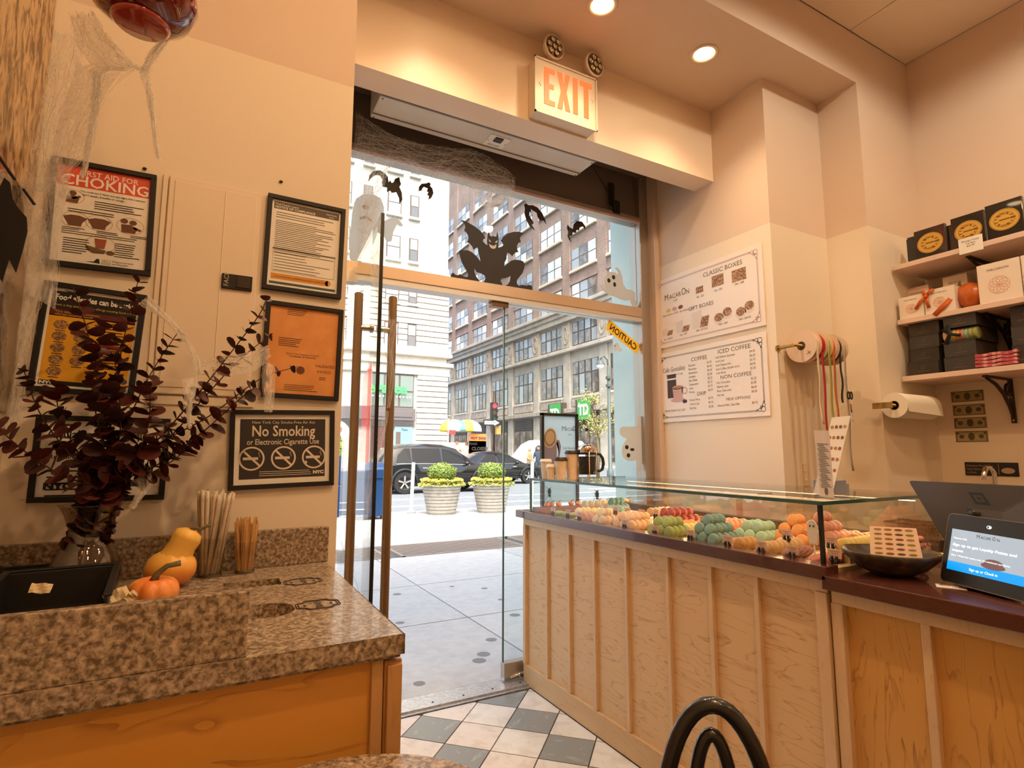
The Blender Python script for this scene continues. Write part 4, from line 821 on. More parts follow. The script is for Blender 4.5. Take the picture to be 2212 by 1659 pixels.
br=[([(250,1010),(330,960),(420,860),(500,760),(560,680),(577,640)],'arching stem with small round leaves rising highest toward the compliance notice',16,(.034,.024)),
([(260,1000),(360,950),(440,860),(520,775),(590,720)],'stem of red leaves reaching the top of the orange certificate',12,(.036,.026)),
([(250,1030),(340,960),(450,900),(560,820),(642,792)],'thin sparse stem crossing the orange certificate lowest',10,(.030,.018)),
([(240,1050),(330,1010),(430,940),(520,860),(550,838)],'leafy stem leaning right just under the certificate',14,(.042,.030)),
([(230,1000),(280,900),(330,800),(390,710)],'dark stem leaning right toward the panel door',14,(.040,.026)),
([(228,1000),(245,860),(268,730),(300,600)],'tall stem whose tip meets the choking poster frame',14,(.040,.026)),
([(222,1000),(215,850),(190,720),(158,622)],'tall stem leaning left over the yellow poster heading',13,(.040,.026)),
([(215,1040),(150,980),(85,890),(50,795)],'stem curving left beside the yellow poster edge',15,(.036,.024)),
([(215,1060),(140,1030),(60,980),(-10,920)],'stem drooping far left over the white notice',14,(.040,.032)),
([(230,1020),(215,930),(200,830),(225,700)],'upright inner stem in the middle of the bunch',15,(.048,.034)),
([(235,1020),(260,930),(255,830),(245,760)],'short broad leaved stem at the heart of the bunch',15,(.050,.038)),
([(235,1050),(290,990),(320,920),(325,830)],'bushy stem right of centre in the bunch',15,(.048,.034)),
([(220,1050),(170,980),(130,900),(120,830)],'bushy stem left of centre in the bunch',15,(.048,.034)),
([(245,1060),(310,1030),(380,990),(440,930)],'low stem spreading right above the straws',13,(.044,.030))]
for k,(pl,lb,nl,ls) in enumerate(br):
    n_=len(pl); off=[-.06,.04,0,-.05,.03,.05,.02,-.03,-.10,-.06,.0,-.08,.02,-.02][k]
    branch(pl,[1.69+off*(i+1)/n_ for i in range(n_)],lb,nl,ls,k+3,.16)
# ================= menu boards =================
RZ=-PI/2
def onX(X,a,b): return at(a,b,X=X)
def board(pxs,label,name,edge):
    P=[at(a,b,X=2.698) for a,b in pxs]; y0=(P[0].y+P[3].y)/2; y1=(P[1].y+P[2].y)/2; z1=(P[0].z+P[1].z)/2; z0=(P[2].z+P[3].z)/2
    w,h=y0-y1,z1-z0; t=thing(name,label,'menu board',(0,0,0))
    M().box(-w/2,w/2,-.008,0,-h/2,h/2).build('board',mat(name+'_board',(.80,.72,.66),.45),t,bevel=.001)
    t.location=(2.698,(y0+y1)/2,(z0+z1)/2); t.rotation_euler=(0,0,RZ); sh=t; y=-.0088
    m=L(); e=.028; iw,ih=w/2-e,h/2-e
    for a in(0,.006):
        m.rect(-iw+.05,iw-.05,ih-a-.002,ih-a,y).rect(-iw+.05,iw-.05,-ih+a,-ih+a+.002,y).rect(-iw+a,-iw+a+.002,-ih+.05,ih-.05,y).rect(iw-a-.002,iw-a,-ih+.05,ih-.05,y)
    for sx in(-1,1):
        for sz in(-1,1):
            cx,cz=sx*(iw-.012),sz*(ih-.012)
            for (dx,dz,r) in((0,0,.016),(-.022,.004,.011),(.004,-.022,.011),(-.040,.006,.006),(.006,-.040,.006),(-.012,-.012,.008)): m.ring(cx+sx*dx,cz+sz*dz,r,.003,y,16)
    m.put('border_ornament',edge,sh); return t,y,iw,ih
ME=mat('mauve_ink',(.45,.27,.26),.6); INK=mat('menu_ink',(.12,.085,.07),.6)
t,y,iw,ih=board([(1414,610),(1647,527),(1655,704),(1418,755)],'upper white menu board of classic and gift boxes','box_menu',ME)
def logo(m,x,z,s,y):
    m.t('M',s*1.25,x,z,y,align='LEFT',sx=.95).t('ACAR',s,x+s*1.05,z,y,align='LEFT',sx=.92).t('O',s*1.55,x+s*3.55,z,y,align='LEFT',sx=.72).t('N',s,x+s*4.42,z,y,align='LEFT',sx=.95); return m
m=L(); logo(m,-.335,ih-.125,.044,y); m.t('CAFÉ',.016,-.235,ih-.150,y).t('CLASSIC BOXES',.040,.155,ih-.055,y,sx=1.05).t('GIFT BOXES',.036,-.02,-.035,y,sx=1.05)
for s_,x,z in(('Single Macaron - $3.50   3pcs Macaron - $10',-.215,ih-.235),('8pc - $22',-.02,ih-.175),('12pc - $33',.12,ih-.170),('24pc - $68',.275,ih-.170),('6pc - $29.50',-.31,-ih+.022),('12pc - $57',-.175,-ih+.028),('24pc - $133.50',-.02,-ih+.030),('20pc - $60',.145,-ih+.034),('14pc - $60.50',.30,-ih+.034)): m.t(s_,.018,x,z,y,sx=.85)
m.put('lettering',INK,t)
PC_=[mat('box_print_dark',(.16,.07,.04),.6,noise=(160,(.50,.30,.16),2,.45,.55)),mat('box_print_pale',(.70,.62,.58),.6),mat('mac_print_yellow',(.62,.50,.16),.6),mat('mac_print_pink',(.62,.34,.32),.6),mat('mac_print_brown',(.20,.07,.05),.6)]
def pic(m_): m_.put('box_picture',PC_[0],t)
for q in((-.055,.005,ih-.145,ih-.105),(.075,.165,ih-.140,ih-.070),(.225,.325,ih-.150,ih-.078)): pic(L().rect(*q,y))
for x,w_,h_ in((-.295,.04,.032),(-.155,.05,.036),(.0,.055,.065)): pic(L().add([(x-w_*.6,y,-ih+.050),(x+w_*.5,y,-ih+.050),(x+w_*.8,y,-ih+.050+h_),(x-w_*.3,y,-ih+.050+h_)],[(0,1,2,3)]))
for x,z in((.115,-ih+.085),(.180,-ih+.105),(.275,-ih+.085),(.335,-ih+.108)): pic(L().disc(x,z,.032,.026,y))
m=L()
for x,w_,h_ in((-.34,.05,.05),(-.205,.06,.075),(-.055,.08,.11)): m.add([(x-w_*.5,y+.0003,-ih+.050),(x+w_*.5,y+.0003,-ih+.050),(x+w_*.5,y+.0003,-ih+.055+h_),(x-w_*.5,y+.0003,-ih+.045+h_)],[(0,1,2,3)])
for x,z in((.115,-ih+.075),(.180,-ih+.095),(.275,-ih+.075),(.335,-ih+.095)): m.disc(x,z,.038,.034,y+.0004)
m.put('box_shapes',PC_[1],t)
for k,x in enumerate((-.30,-.245,-.19)): L().disc(x,ih-.200,.021,.013,y).put('macaron_picture',PC_[2+k],t)
t,y,iw,ih=board([(1420,768),(1656,716),(1666,899),(1425,913)],'lower white coffee menu board with a pink cup picture','coffee_menu',ML['print'])
m=L().t('Café González',.044,-.275,ih-.105,y,fit=.20).t('Guatemala in a cup',.019,-.27,ih-.132,y).t('FROM FARM TO CUP',.019,-.275,-ih+.040,y,sx=1.0)
m.t('COFFEE',.036,-.055,ih-.062,y,sx=1.05).t('DRIP',.033,-.045,-.078,y,sx=1.05).t('ICED COFFEE',.036,.21,ih-.045,y,sx=1.1).t('NON COFFEE',.033,.215,.004,y,sx=1.1).t('MILK OPTIONS',.024,.225,-.128,y,sx=1.05)
def items(x0,x1,z,dz,rows):
    for k,(a,b) in enumerate(rows): m.t(a,.0195,x0,z-k*dz,y,align='LEFT',sx=.85); m.t(b,.0195,x1,z-k*dz,y,align='RIGHT',sx=.85)
items(-.145,.045,ih-.092,.0245,(('Espresso','$3.95'),('Macchiato','$4.45'),('Americano','$4.30'),('Cortado','$5.00'),('Flat White','$5.25'),('Cappuccino','$5.25'),('Latte','$5.75'),('Mocha','$6.30')))
items(-.145,.045,-.108,.026,(('French Press','$3.75'),('Café au Lait','$4.95'),('Red Eye','$5.50')))
items(.075,.355,ih-.072,.0243,(('Iced Shaken Espresso','$4.45'),('Iced Latte','$6.25'),('Iced Cappuccino','$5.75'),('Iced Coffee (double shot)','$4.95'),('Cold Brew','$5.50')))
items(.075,.355,-.022,.0248,(('Hot Chocolate','$6.25'),('Matcha Latte','$5.95'),('Rose Chai Latte','$6.00'),('Hot tea','$4.95')))
items(.075,.355,-.160,.0245,(('Almond Milk / Oat Milk','$0.75'),)); m.put('lettering',INK,t)
L().rect(-.335,-.255,-.075,.082,y).put('tin_picture',mat('tin_print',(.07,.04,.03),.6),t); L().rect(-.336,-.254,.045,.055,y-.0002).put('tin_band',PW,t)
L().add([(-.29,y-.0003,-.01),(-.195,y-.0003,-.01),(-.205,y-.0003,-.085),(-.28,y-.0003,-.085)],[(3,2,1,0)]).disc(-.243,-.01,.0475,.014,y-.0003).disc(-.245,-.092,.062,.014,y-.0002).ring(-.185,-.035,.024,.007,y-.0003,16).put('cup_picture',mat('cup_pink',(.60,.36,.32),.6),t)
L().disc(-.243,-.010,.040,.010,y-.0006).put('coffee_picture',mat('latte_print',(.38,.20,.08),.6),t); L().disc(-.185,-.105,.020,.012,y-.0006).put('bean_picture',mat('bean_print',(.05,.02,.015),.6),t)
# ---------------- ribbon spools ----------------
RD=thing('ribbon_rod','brass rod bracketed to the column carrying ribbon spools','rod',(2.87,1.82,1.84))
ry,rz_=1.825,1.838
M().tube([(2.69,ry,rz_),(3.10,ry,rz_)],.0085,12).build('rod',ML['brass'],RD,smooth=True)
for x in(2.70,3.09): M().tube([(x,1.928,rz_-.002),(x,ry,rz_)],.009,10).lathe([(.018,1.920),(.018,1.93)],(x,0,rz_-.002),14,axis='Y').build('bracket',ML['brass'],RD,smooth=True,auto=True)
SPW=mat('spool_card',(.66,.50,.36),.7); RB=[('white',(.70,.60,.48)),('red',(.42,.02,.02)),('green',(.36,.36,.05)),('orange',(.56,.14,.02)),('black',(.012,.010,.010)),('silver',(.42,.36,.30))]
sx_=2.752
for k,(nm,c) in enumerate(RB):
    wd=.034 if k==0 else .042; wd=.045
    r=.088-(.006 if k%2 else 0)
    lb=nm+' ribbon spool, '+['outermost on the brass rod','second on the brass rod','third on the brass rod','fourth on the brass rod','fifth on the brass rod','innermost on the brass rod'][k]
    t=thing('ribbon_spool',lb,'spool',(sx_+.022,ry,rz_-r),'ribbon spools on the brass rod'); x0=sx_; 
    mr=mat('ribbon_'+nm,c,.35)
    M().lathe([(.024,x0),(r,x0),(r,x0+.003),(.024,x0+.003)],(0,ry,rz_),36,axis='X',cap=False).lathe([(.024,x0+wd-.004),(r,x0+wd-.004),(r,x0+wd-.001),(.024,x0+wd-.001)],(0,ry,rz_),36,axis='X',cap=False).build('flange',SPW,t,smooth=True,auto=True)
    M().lathe([(.012,x0+.001),(.024,x0+.001),(.024,x0+wd-.002),(.012,x0+wd-.002)],(0,ry,rz_),24,axis='X',cap=False).build('hub',mat('hub_dark',(.06,.04,.03),.7),t,smooth=True,auto=True)
    M().lathe([(.024,x0+.003),(r-.012 if k!=1 else r-.004,x0+.003),(r-.012 if k!=1 else r-.004,x0+wd-.004),(.024,x0+wd-.004)],(0,ry,rz_),36,axis='X',cap=False).build('wound_ribbon',mr if k not in(0,) else SPW,t,smooth=True,auto=True)
    if k==0: M().tube([(x0-.0006,ry-.035,rz_-.030),(x0-.0006,ry-.05,rz_-.05)],.0012,4).tube([(x0-.0006,ry-.030,rz_-.048),(x0-.0006,ry-.052,rz_-.035)],.0012,4).build('pen_mark',ML['print'],t)
    # hanging tail
    yy=ry-r+.012; L_=[.42,.62,.60,.52,.30,.66][k]; xm=x0+wd/2; n=14; v=[]; wv=.022
    for i in range(n+1):
        z=rz_-L_*i/n; d_=.006*math.sin(i*.8+k)*(i/n); v+=[(xm-wv/2,yy+d_,z),(xm+wv/2,yy+d_+.002,z)]
    M().add(v,[(2*i,2*i+1,2*i+3,2*i+2) for i in range(n)]).build('ribbon_tail',mr,t,smooth=True,solid=.0006)
    sx_+=.049
# scissors hanging from ribbon
SCI=thing('scissors','black handled scissors hanging among the ribbon tails','scissors',(2.99,1.73,1.55))
for s_ in(-1,1): M().tube([(2.985+s_*.012+.010*math.cos(a*PI/6),1.722,1.575+.020*math.sin(a*PI/6)) for a in range(12)],.0035,6,closed=True).build('handle',ML['black'],SCI,smooth=True)
M().add([(2.978,1.722,1.555),(2.992,1.722,1.555),(2.998,1.722,1.44),(2.99,1.722,1.43)],[(0,1,2,3)]).build('blade',ML['chrome'],SCI,solid=.002)
tag(M().box(2.84,2.905,1.924,1.93,1.095,1.215).box(2.862,2.883,1.920,1.926,1.12,1.13).box(2.862,2.883,1.920,1.926,1.17,1.18).build('outlet_plate',mat('outlet_ivory',(.70,.56,.42),.45),bevel=.0015),'ivory outlet plate on the column under the ribbons','outlet')
# ---------------- paper towel ----------------
PT=thing('paper_towel_holder','brass bracket with paper towel rod on the column side','holder',(3.33,1.61,1.52)); ty,tz=1.605,1.522
M().tube([(3.13,ty,tz),(3.62,ty,tz)],.0085,12).build('rod',ML['brass'],PT,smooth=True)
M().box(3.125,3.14,ty-.012,1.69,tz-.016,tz+.016).build('bracket',ML['brass'],PT,bevel=.003); M().box(3.60,3.615,ty-.012,1.69,tz-.016,tz+.016).build('bracket',ML['brass'],PT,bevel=.003)
t=thing('paper_towel_roll','half used white paper towel roll on its brass rod','paper towel',(3.34,ty,tz-.066))
M().lathe([(.024,3.175),(.066,3.175),(.0665,3.178),(.066,3.52),(.024,3.52)],(0,ty,tz),36,axis='X',cap=False).build('paper',mat('towel_paper',(.78,.72,.60),.85),t,smooth=True,auto=True)
M().lathe([(.022,3.1745),(.0245,3.1745),(.0245,3.521),(.022,3.521)],(0,ty,tz),24,axis='X',cap=False).build('core',mat('card_core',(.22,.13,.07),.8),t,smooth=True)
M().add([(3.176,ty-.0663,tz),(3.52,ty-.0663,tz),(3.52,ty-.070,tz-.05),(3.176,ty-.068,tz-.035)],[(0,1,2,3)]).build('loose_sheet',mat('towel_paper2',(.78,.72,.60),.85),t,solid=.0006)
# ---------------- shelves ----------------
SHM=mat('shelf_paint',(.72,.54,.44),.5); XS0,XS1,YS0,YS1=3.42,3.8,.35,1.675
SZ=(2.345,2.025,1.70)
for k,z in enumerate(SZ): tag(M().box(XS0,XS1,YS0,YS1,z-.028,z).build('wall_shelf',SHM,bevel=.002),['top pink painted wall shelf holding the black tea boxes','middle pink painted wall shelf holding white gift boxes','lowest pink painted wall shelf holding dark boxes'][k],'shelf','pink wall shelves')
def bracket(y,z,lb):
    t=thing('shelf_bracket',lb,'bracket',(3.78,y,z-.24),'dark iron shelf brackets')
    M().box(3.785,3.798,y-.011,y+.011,z-.24,z).build('wall_plate',ML['iron'],t,bevel=.003); M().box(3.50,3.79,y-.011,y+.011,z-.010,z).build('shelf_plate',ML['iron'],t,bevel=.003)
    M().tube([(3.785,y,z-.21),(3.755,y,z-.15),(3.70,y,z-.085),(3.62,y,z-.04),(3.52,y,z-.012)],[.008,.009,.010,.009,.007],8).build('brace',ML['iron'],t,smooth=True)
    M().tube([(3.755+.028*math.cos(a*PI/6),y,z-.060+.028*math.sin(a*PI/6)) for a in range(12)],.008,8,closed=True).build('scroll',ML['iron'],t,smooth=True)
    for zz in(-.10,-.225): M().ell((3.783,y,z+zz),(.005,.006,.006),8,6).build('screw',ML['brass'],t)
for px,k,lb in((2128,0,'under the top shelf'),(2170,1,'behind the dark boxes'),(2168,2,'under the lowest shelf')):
    bracket(at(px,[560,740,850][k],X=3.7).y,SZ[k]-.028,'dark iron scroll bracket '+lb)
# tea boxes
TBX=mat('tea_box_black',(.016,.012,.009),.22,coat=.5); GLD=mat('gold_label',(.62,.36,.05),.3,.3,noise=(150,(.40,.20,.02),3,.48,.58)); GLT=mat('gold_plain',(.68,.42,.08),.35,.2)
def teabox(y0,w,h,d,x,z,lb,lab=True,tx=0):
    t=thing('tea_box',lb,'box',(x+d/2,y0-w/2,z),'black tea boxes on the top shelf')
    M().box(x,x+d,y0-w,y0,z,z+h).build('carton',TBX,t,bevel=.002)
    if lab:
        c=(y0-w*.5,z+h*.5); r=min(w,h)*.37
        M().add([(x-.0008,c[0]+1.12*r*math.cos(2*PI*k/32),c[1]+r*math.sin(2*PI*k/32)) for k in range(32)],[tuple(range(32))]).build('gold_label',GLT,t)
        m=M()
        for q in(1.0,.72): m.tube([(x-.0012,c[0]+1.12*r*q*.94*math.cos(2*PI*k/28),c[1]+r*q*.94*math.sin(2*PI*k/28)) for k in range(28)],.0009,4,closed=True)
        m.box(x-.0014,x-.001,c[0]-r*.38,c[0]+r*.38,c[1]-r*.06,c[1]+r*.06)
        
        for e in range(11):
            a_=e*2*PI/11+.3; m.ell((x-.0012,c[0]+.62*r*math.cos(a_),c[1]+.54*r*math.sin(a_)),(.0006,(.10+.07*(e%3))*r,(.05+.05*(e%2))*r),8,5)
        m.build('label_print',mat('label_ink',(.20,.09,.02),.5),t)
    return t
Z1=SZ[0]
def ysh(px,py,x=3.43): return at(px,py,X=x).y
teabox(ysh(1972,545),ysh(1972,545)-ysh(2040,530),.172,.022,3.455,Z1,'front left black tea box with a gold oval label')
teabox(ysh(2052,520),ysh(2052,520)-ysh(2125,505),.180,.022,3.455,Z1,'middle black tea box with a gold oval label behind the price card')
teabox(ysh(2127,500),ysh(2127,500)-ysh(2207,470),.190,.022,3.455,Z1,'rightmost black tea box with a gold oval label')
for k,(px,lb) in enumerate(((1965,'black tea box edge just behind the front left box'),(1958,'black tea box edge farthest left on the top shelf'),(2046,'black tea box edge just behind the middle box'),(2041,'thin black tea box second behind the middle box'))):
    y=ysh(px,545,3.50); teabox(y,.16,.160,.022,3.482+.026*(k%2),Z1,lb,False)
t=thing('shelf_price_card','white price card clipped to the top shelf edge','price card',(XS0-.004,ysh(2098,540,3.415),Z1-.035)); y=ysh(2098,540,3.415)
M().box(XS0-.006,XS0-.004,y-.052,y+.052,Z1-.040,Z1+.042).build('card',ML['white'],t); m=M()
for k,(s_,z) in enumerate((('Mariage Frères',.020),('Tea Box',.006),('$25.99',-.008))): m.text(s_,.0125,(XS0-.0066,y,Z1+z),(0,-1,0),(0,0,1))
m.build('lettering',ML['print'],t)
# white gift boxes
GBX=mat('gift_box_white',(.78,.68,.58),.5); PKI=mat('rose_print',(.72,.38,.28),.6); CL=mat('clear_wrap_box',(.70,.56,.46),.3,coat=.4)
Z2=SZ[1]
def giftbox(pxa,pxb,py,h,d,x,z,lb,mt=GBX,rz=0):
    ya,yb=ysh(pxa,py,x),ysh(pxb,py,x); w=ya-yb; t=thing('gift_box',lb,'box',(x+d/2,(ya+yb)/2,z),'white gift boxes on the middle shelf')
    M().box(x,x+d,yb,ya,z,z+h).build('carton',mt,t,bevel=.0015)
    m=M(); c=((ya+yb)/2,z+h*.42); r=h*.22
    for k in range(9):
        a=k*.7; m.tube([(x-.0006,c[0]+r*.5*math.cos(a)+r*.5*math.cos(2*PI*j/10),c[1]+r*.5*math.sin(a)+r*.5*math.sin(2*PI*j/10)) for j in range(10)],.0008,4,closed=True)
    m.build('rose_print',PKI,t); M().text('MACARON',h*.08,(x-.0008,c[0],z+h*.80),(0,-1,0),(0,0,1),fit=min(w*.5,h*.55)).build('lettering',INK,t)['kind']='stuff'; return t
giftbox(1942,1996,670,.125,.16,3.43,Z2,'low white gift box at the left end with a ribbon bow beside it'); giftbox(1997,2064,655,.135,.16,3.43,Z2,'white gift box tied with an orange ribbon')
giftbox(1952,2006,625,.215,.10,3.60,Z2,'clear wrapped gift box standing at the back left',CL); giftbox(2036,2090,610,.23,.10,3.60,Z2,'clear wrapped gift box standing at the back behind the gourd',CL)
giftbox(2112,2207,610,.205,.2,3.44,Z2,'largest white gift box at the right of the middle shelf')
t=giftbox(2209,2260,600,.205,.2,3.44,Z2,'white gift box cut by the right picture edge')
RBN=mat('orange_ribbon',(.55,.10,.01),.4)
y=ysh(2002,655,3.425); z=at(2002,640,X=3.425).z; BW=thing('ribbon_bow','orange ribbon bow on the front of the white gift boxes','bow',(3.425,y,z))
def strip(pts,w_,mt,par,name):
    v=[]; 
    for i,p in enumerate(pts):
        a=Vector(pts[max(i-1,0)]); b=Vector(pts[min(i+1,len(pts)-1)]); d=(b-a).normalized(); n_=Vector((1,0,0)).cross(d).normalized()*w_/2; p=Vector(p); v+=[p-n_,p+n_]
    return M().add(v,[(2*i,2*i+1,2*i+3,2*i+2) for i in range(len(pts)-1)]).build(name,mt,par,smooth=True,solid=.001)
for k,(a,b) in enumerate((((.0,.0),(.055,-.060)),((0,0),(-.01,-.068)),((0,0),(-.04,.030)),((0,0),(.015,.035)))):
    strip([(3.424,y+a[0],z+a[1]),(3.416,y+(a[0]+b[0])/2,z+(a[1]+b[1])/2+.006),(3.422,y+b[0],z+b[1])],.017,RBN,BW,'tail' if k<2 else 'loop')
M().ell((3.420,y,z),(.008,.010,.012),10,7).build('knot',RBN,BW,smooth=True)
y=ysh(2098,640,3.47); PS_=thing('ceramic_gourd','orange tilted gourd beside the large gift box','gourd',(3.50,y,Z2))
rotg=Matrix.Rotation(R(-38),4,'X')@Matrix.Rotation(R(0),4,'Y'); m=M().lathe([(.0,-.058),(.035,-.055),(.066,-.03),(.072,0),(.062,.03),(.045,.055),(.030,.072),(.012,.080),(0,.080)],n=26,cap=False,rib=lambda a:1-.05*abs(math.cos(a*4))**5).rot(Matrix.Translation((3.50,y,Z2+.070))@rotg)
m.build('flesh',mat('gourd_orange',(.58,.15,.02),.35,noise=(25,(.42,.08,.01))),PS_,smooth=True)
gs=Matrix.Translation((3.50,y,Z2+.070))@rotg; M().tube([gs@Vector((0,0,.075)),gs@Vector((0,.003,.095)),gs@Vector((0,-.012,.105))],[.010,.008,.006],8).build('stem',STEM,PS_,smooth=True)
strip([(3.43,y+.075,Z2+.062),(3.418,y+.105,Z2+.03),(3.416,y+.150,Z2-.012)],.026,RBN,PS_,'ribbon')
# dark boxes
DKB=[mat('dark_box',(.035,.028,.022),.35,noise=(8,(.05,.04,.032))),mat('slate_box',(.050,.043,.036),.35)]
Z3=SZ[2]
def darkbox(pxa,pxb,py,z,h,x,d,lb,k=0):
    ya,yb=ysh(pxa,py,x),ysh(pxb,py,x); t=thing('dark_box',lb,'box',(x+d/2,(ya+yb)/2,z),'dark boxes on the lowest shelf'); M().box(x,x+d,yb,ya,z,z+h).build('carton',DKB[k],t,bevel=.001)
    M().box(x-.0006,x,yb,ya,z+h*.93,z+h*.96).build('lid_seam',ML['print'],t)
    c=(ya*.5+yb*.5,z+h*.55); m=M().tube([(x-.0006,c[0]+h*.12*math.cos(2*PI*j/12),c[1]+h*.14*math.sin(2*PI*j/12)) for j in range(12)],.0009,4,closed=True).box(x-.001,x-.0002,c[0]-h*.4,c[0]+h*.4,z+h*.24,z+h*.27); m.build('crest_print',mat('crest_ink',(.16,.12,.09),.6),t)
bh=.078
darkbox(1962,2028,800,Z3,bh*.95,3.43,.2,'lowest dark box at the left front of the lowest shelf')
for k in range(3): darkbox(1966+k*-1,2030,780-k*26,Z3+.076+k*.074,.073,3.46,.22,['second dark box up in the left stack','third dark box up in the left stack','top dark box of the left stack'][k],k%2)
for k in range(2): darkbox(2040,2110,790-k*26,Z3+k*.078,.077,3.44,.24,['bottom dark box under the open macaron tray','second dark box under the open macaron tray'][k],1)
darkbox(2040,2112,725,Z3+.232,.072,3.44,.24,'dark box resting over the open macaron tray',1); darkbox(1985,2040,708,Z3+.245,.055,3.60,.15,'dark box at the back left under the middle shelf'); darkbox(2040,2116,695,Z3+.306,-.0+.045,3.50,.2,'bluish wrapped dark box highest in the right stack',1)
for k in range(3): darkbox(2190-k*2,2260,790-k*36,Z3+k*.098,.096,3.45+.01*k,.25,['bottom dark box at the right picture edge','middle dark box at the right picture edge','upper dark box at the right picture edge'][k],k%2)
# open macaron tray
ya,yb=ysh(2036,755,3.44),ysh(2112,745,3.44); TR=thing('macaron_tray','open clear tray of colourful macarons between dark boxes','tray',(3.56,(ya+yb)/2,Z3+.156))
M().box(3.44,3.68,yb,ya,Z3+.156,Z3+.16).box(3.52,3.68,yb,ya,Z3+.16,Z3+.230).build('tray_body',DKB[0],TR)
for k,key in enumerate(('peach','vanilla','lemon','orange','rose','mint','pistachio','pistachio')):
    o=macaron(key,(3.478,ya-(ya-yb)*(k+.7)/8.4,Z3+.195),face(.0,-1,.05),['palest','cream','lemon yellow','orange','rose pink','mint','olive green','last green'][k]+' macaron lined up in the open tray on the shelf','macarons in the shelf tray'); o.scale=(1.45,1.45,1.0)
strip([(3.435,ya-.03,Z3+.25),(3.43,ya-.045,Z3+.20),(3.435,ya-.02,Z3+.15)],.02,ML['blackmat'],TR,'ribbon'); strip([(3.435,ya-.01,Z3+.23),(3.43,ya-.045,Z3+.20),(3.435,ya-.09,Z3+.185)],.016,ML['blackmat'],TR,'ribbon')
PKP=mat('pink_wrapper',(.46,.07,.09),.35,noise=(40,(.66,.34,.30),3,.5,.6))
for k in range(4):
    y=ysh(2155,785-k*6,3.45); o=M(); n=8
    o.add([(3.43+.11*j,y+.085-.17*i/n,Z3+.012+.018*k+.002*math.sin(i*1.3+k)+(0 if 0<i<n else .003)) for j in range(2) for i in range(n+1)],[(i,i+1,n+2+i,n+1+i) for i in range(n)])
    tag(o.build('snack_packet',PKP,solid=.014),['bottom','second','third','topmost'][k]+' pink foil packet in the small pile on the lowest shelf','packet','pink foil packets')
# banknotes, hand wash sign, switch
BN=mat('banknote_paper',(.34,.28,.16),.7); BI=mat('banknote_ink',(.09,.075,.035),.7)
for k,(a,b) in enumerate((((2053,842),(2127,868)),((2057,872),(2130,897)),((2060,901),(2133,924)),((2063,930),(2136,954)))):
    A=at(*a,X=3.799); B=at(*b,X=3.799); ya,yb=A.y,B.y; zc=(A.z+B.z)/2-.003; t=thing('banknote',['topmost','second','third','lowest'][k]+' banknote taped to the wall below the shelves','banknote',(3.799,(ya+yb)/2,zc-.034),'banknotes on the wall')
    M().box(3.798,3.7995,yb,ya,zc-.031,zc+.031).build('note',BN,t); m=M(); c=(ya+yb)/2; hw=(ya-yb)/2
    m.box(3.7975,3.798,yb+.004,ya-.004,zc+.026,zc+.029).box(3.7975,3.798,yb+.004,ya-.004,zc-.029,zc-.026).box(3.7975,3.798,yb+.004,yb+.008,zc-.026,zc+.026).box(3.7975,3.798,ya-.008,ya-.004,zc-.026,zc+.026)
    m.ell((3.798,c,zc),(.0006,.016,.022),12,6)
    for e in(-1,1): m.ell((3.798,c+e*hw*.6,zc),(.0006,.013,.012),10,6); m.ell((3.798,c+e*hw*.82,zc+.018),(.0006,.006,.006),8,5)
    m.build('engraving',BI,t)
A=at(2084,998,X=3.799); B=at(2203,1030,X=3.799); t=thing('hand_wash_sign','black employees must wash hands sign behind the register','sign',(3.799,(A.y+B.y)/2,B.z))
M().box(3.794,3.7995,B.y,A.y,B.z,A.z).build('plate',ML['black'],t,bevel=.002); m=M()
for k,s_ in enumerate(('Employees Must Wash','Hands Before Returning','to Work')): m.text(s_,.0155,(3.7934,A.y-.008,A.z-.024-k*.019),(0,-1,0),(0,0,1),align='LEFT',sx=.8)
m.ell((3.7936,B.y+.045,B.z+.03),(.0006,.03,.016),12,6).tube([(3.7936,B.y+.085,B.z+.008),(3.7936,B.y+.085,A.z-.008)],.001,4); m.build('lettering',mat('sign_tan',(.42,.30,.20),.6),t)
# ================= register counter =================
RC=thing('register_counter','maple register counter with dark mahogany top','counter',(1.97,.55,0))
ya,yb=1.043,-.2
M().box(1.650,2.34,yb,ya-.012,0,.877).build('body',ML['maplez'],RC)
M().box(1.632,1.652,yb,ya-.005,.838,.877).build('top_rail',ML['trim'],RC,bevel=.002); M().box(1.632,1.652,yb,ya-.005,0,.1).build('base_board',ML['trim'],RC,bevel=.002)
M().box(1.630,1.652,1.006,1.040,.0,.838).build('corner_stile',ML['trim'],RC,bevel=.002)
for px in(2000,): 
    y=at(px,1400,X=1.63).y; M().box(1.634,1.652,y-.011,y+.011,.1,.838).build('batten',ML['trim'],RC,bevel=.002)
M().box(1.634,1.652,.42,.442,.1,.838).build('batten',ML['trim'],RC,bevel=.002)
M().box(1.600,2.36,yb,1.045,.877,.917).build('top',ML['darkwood'],RC,bevel=.003)
TZ=.9172
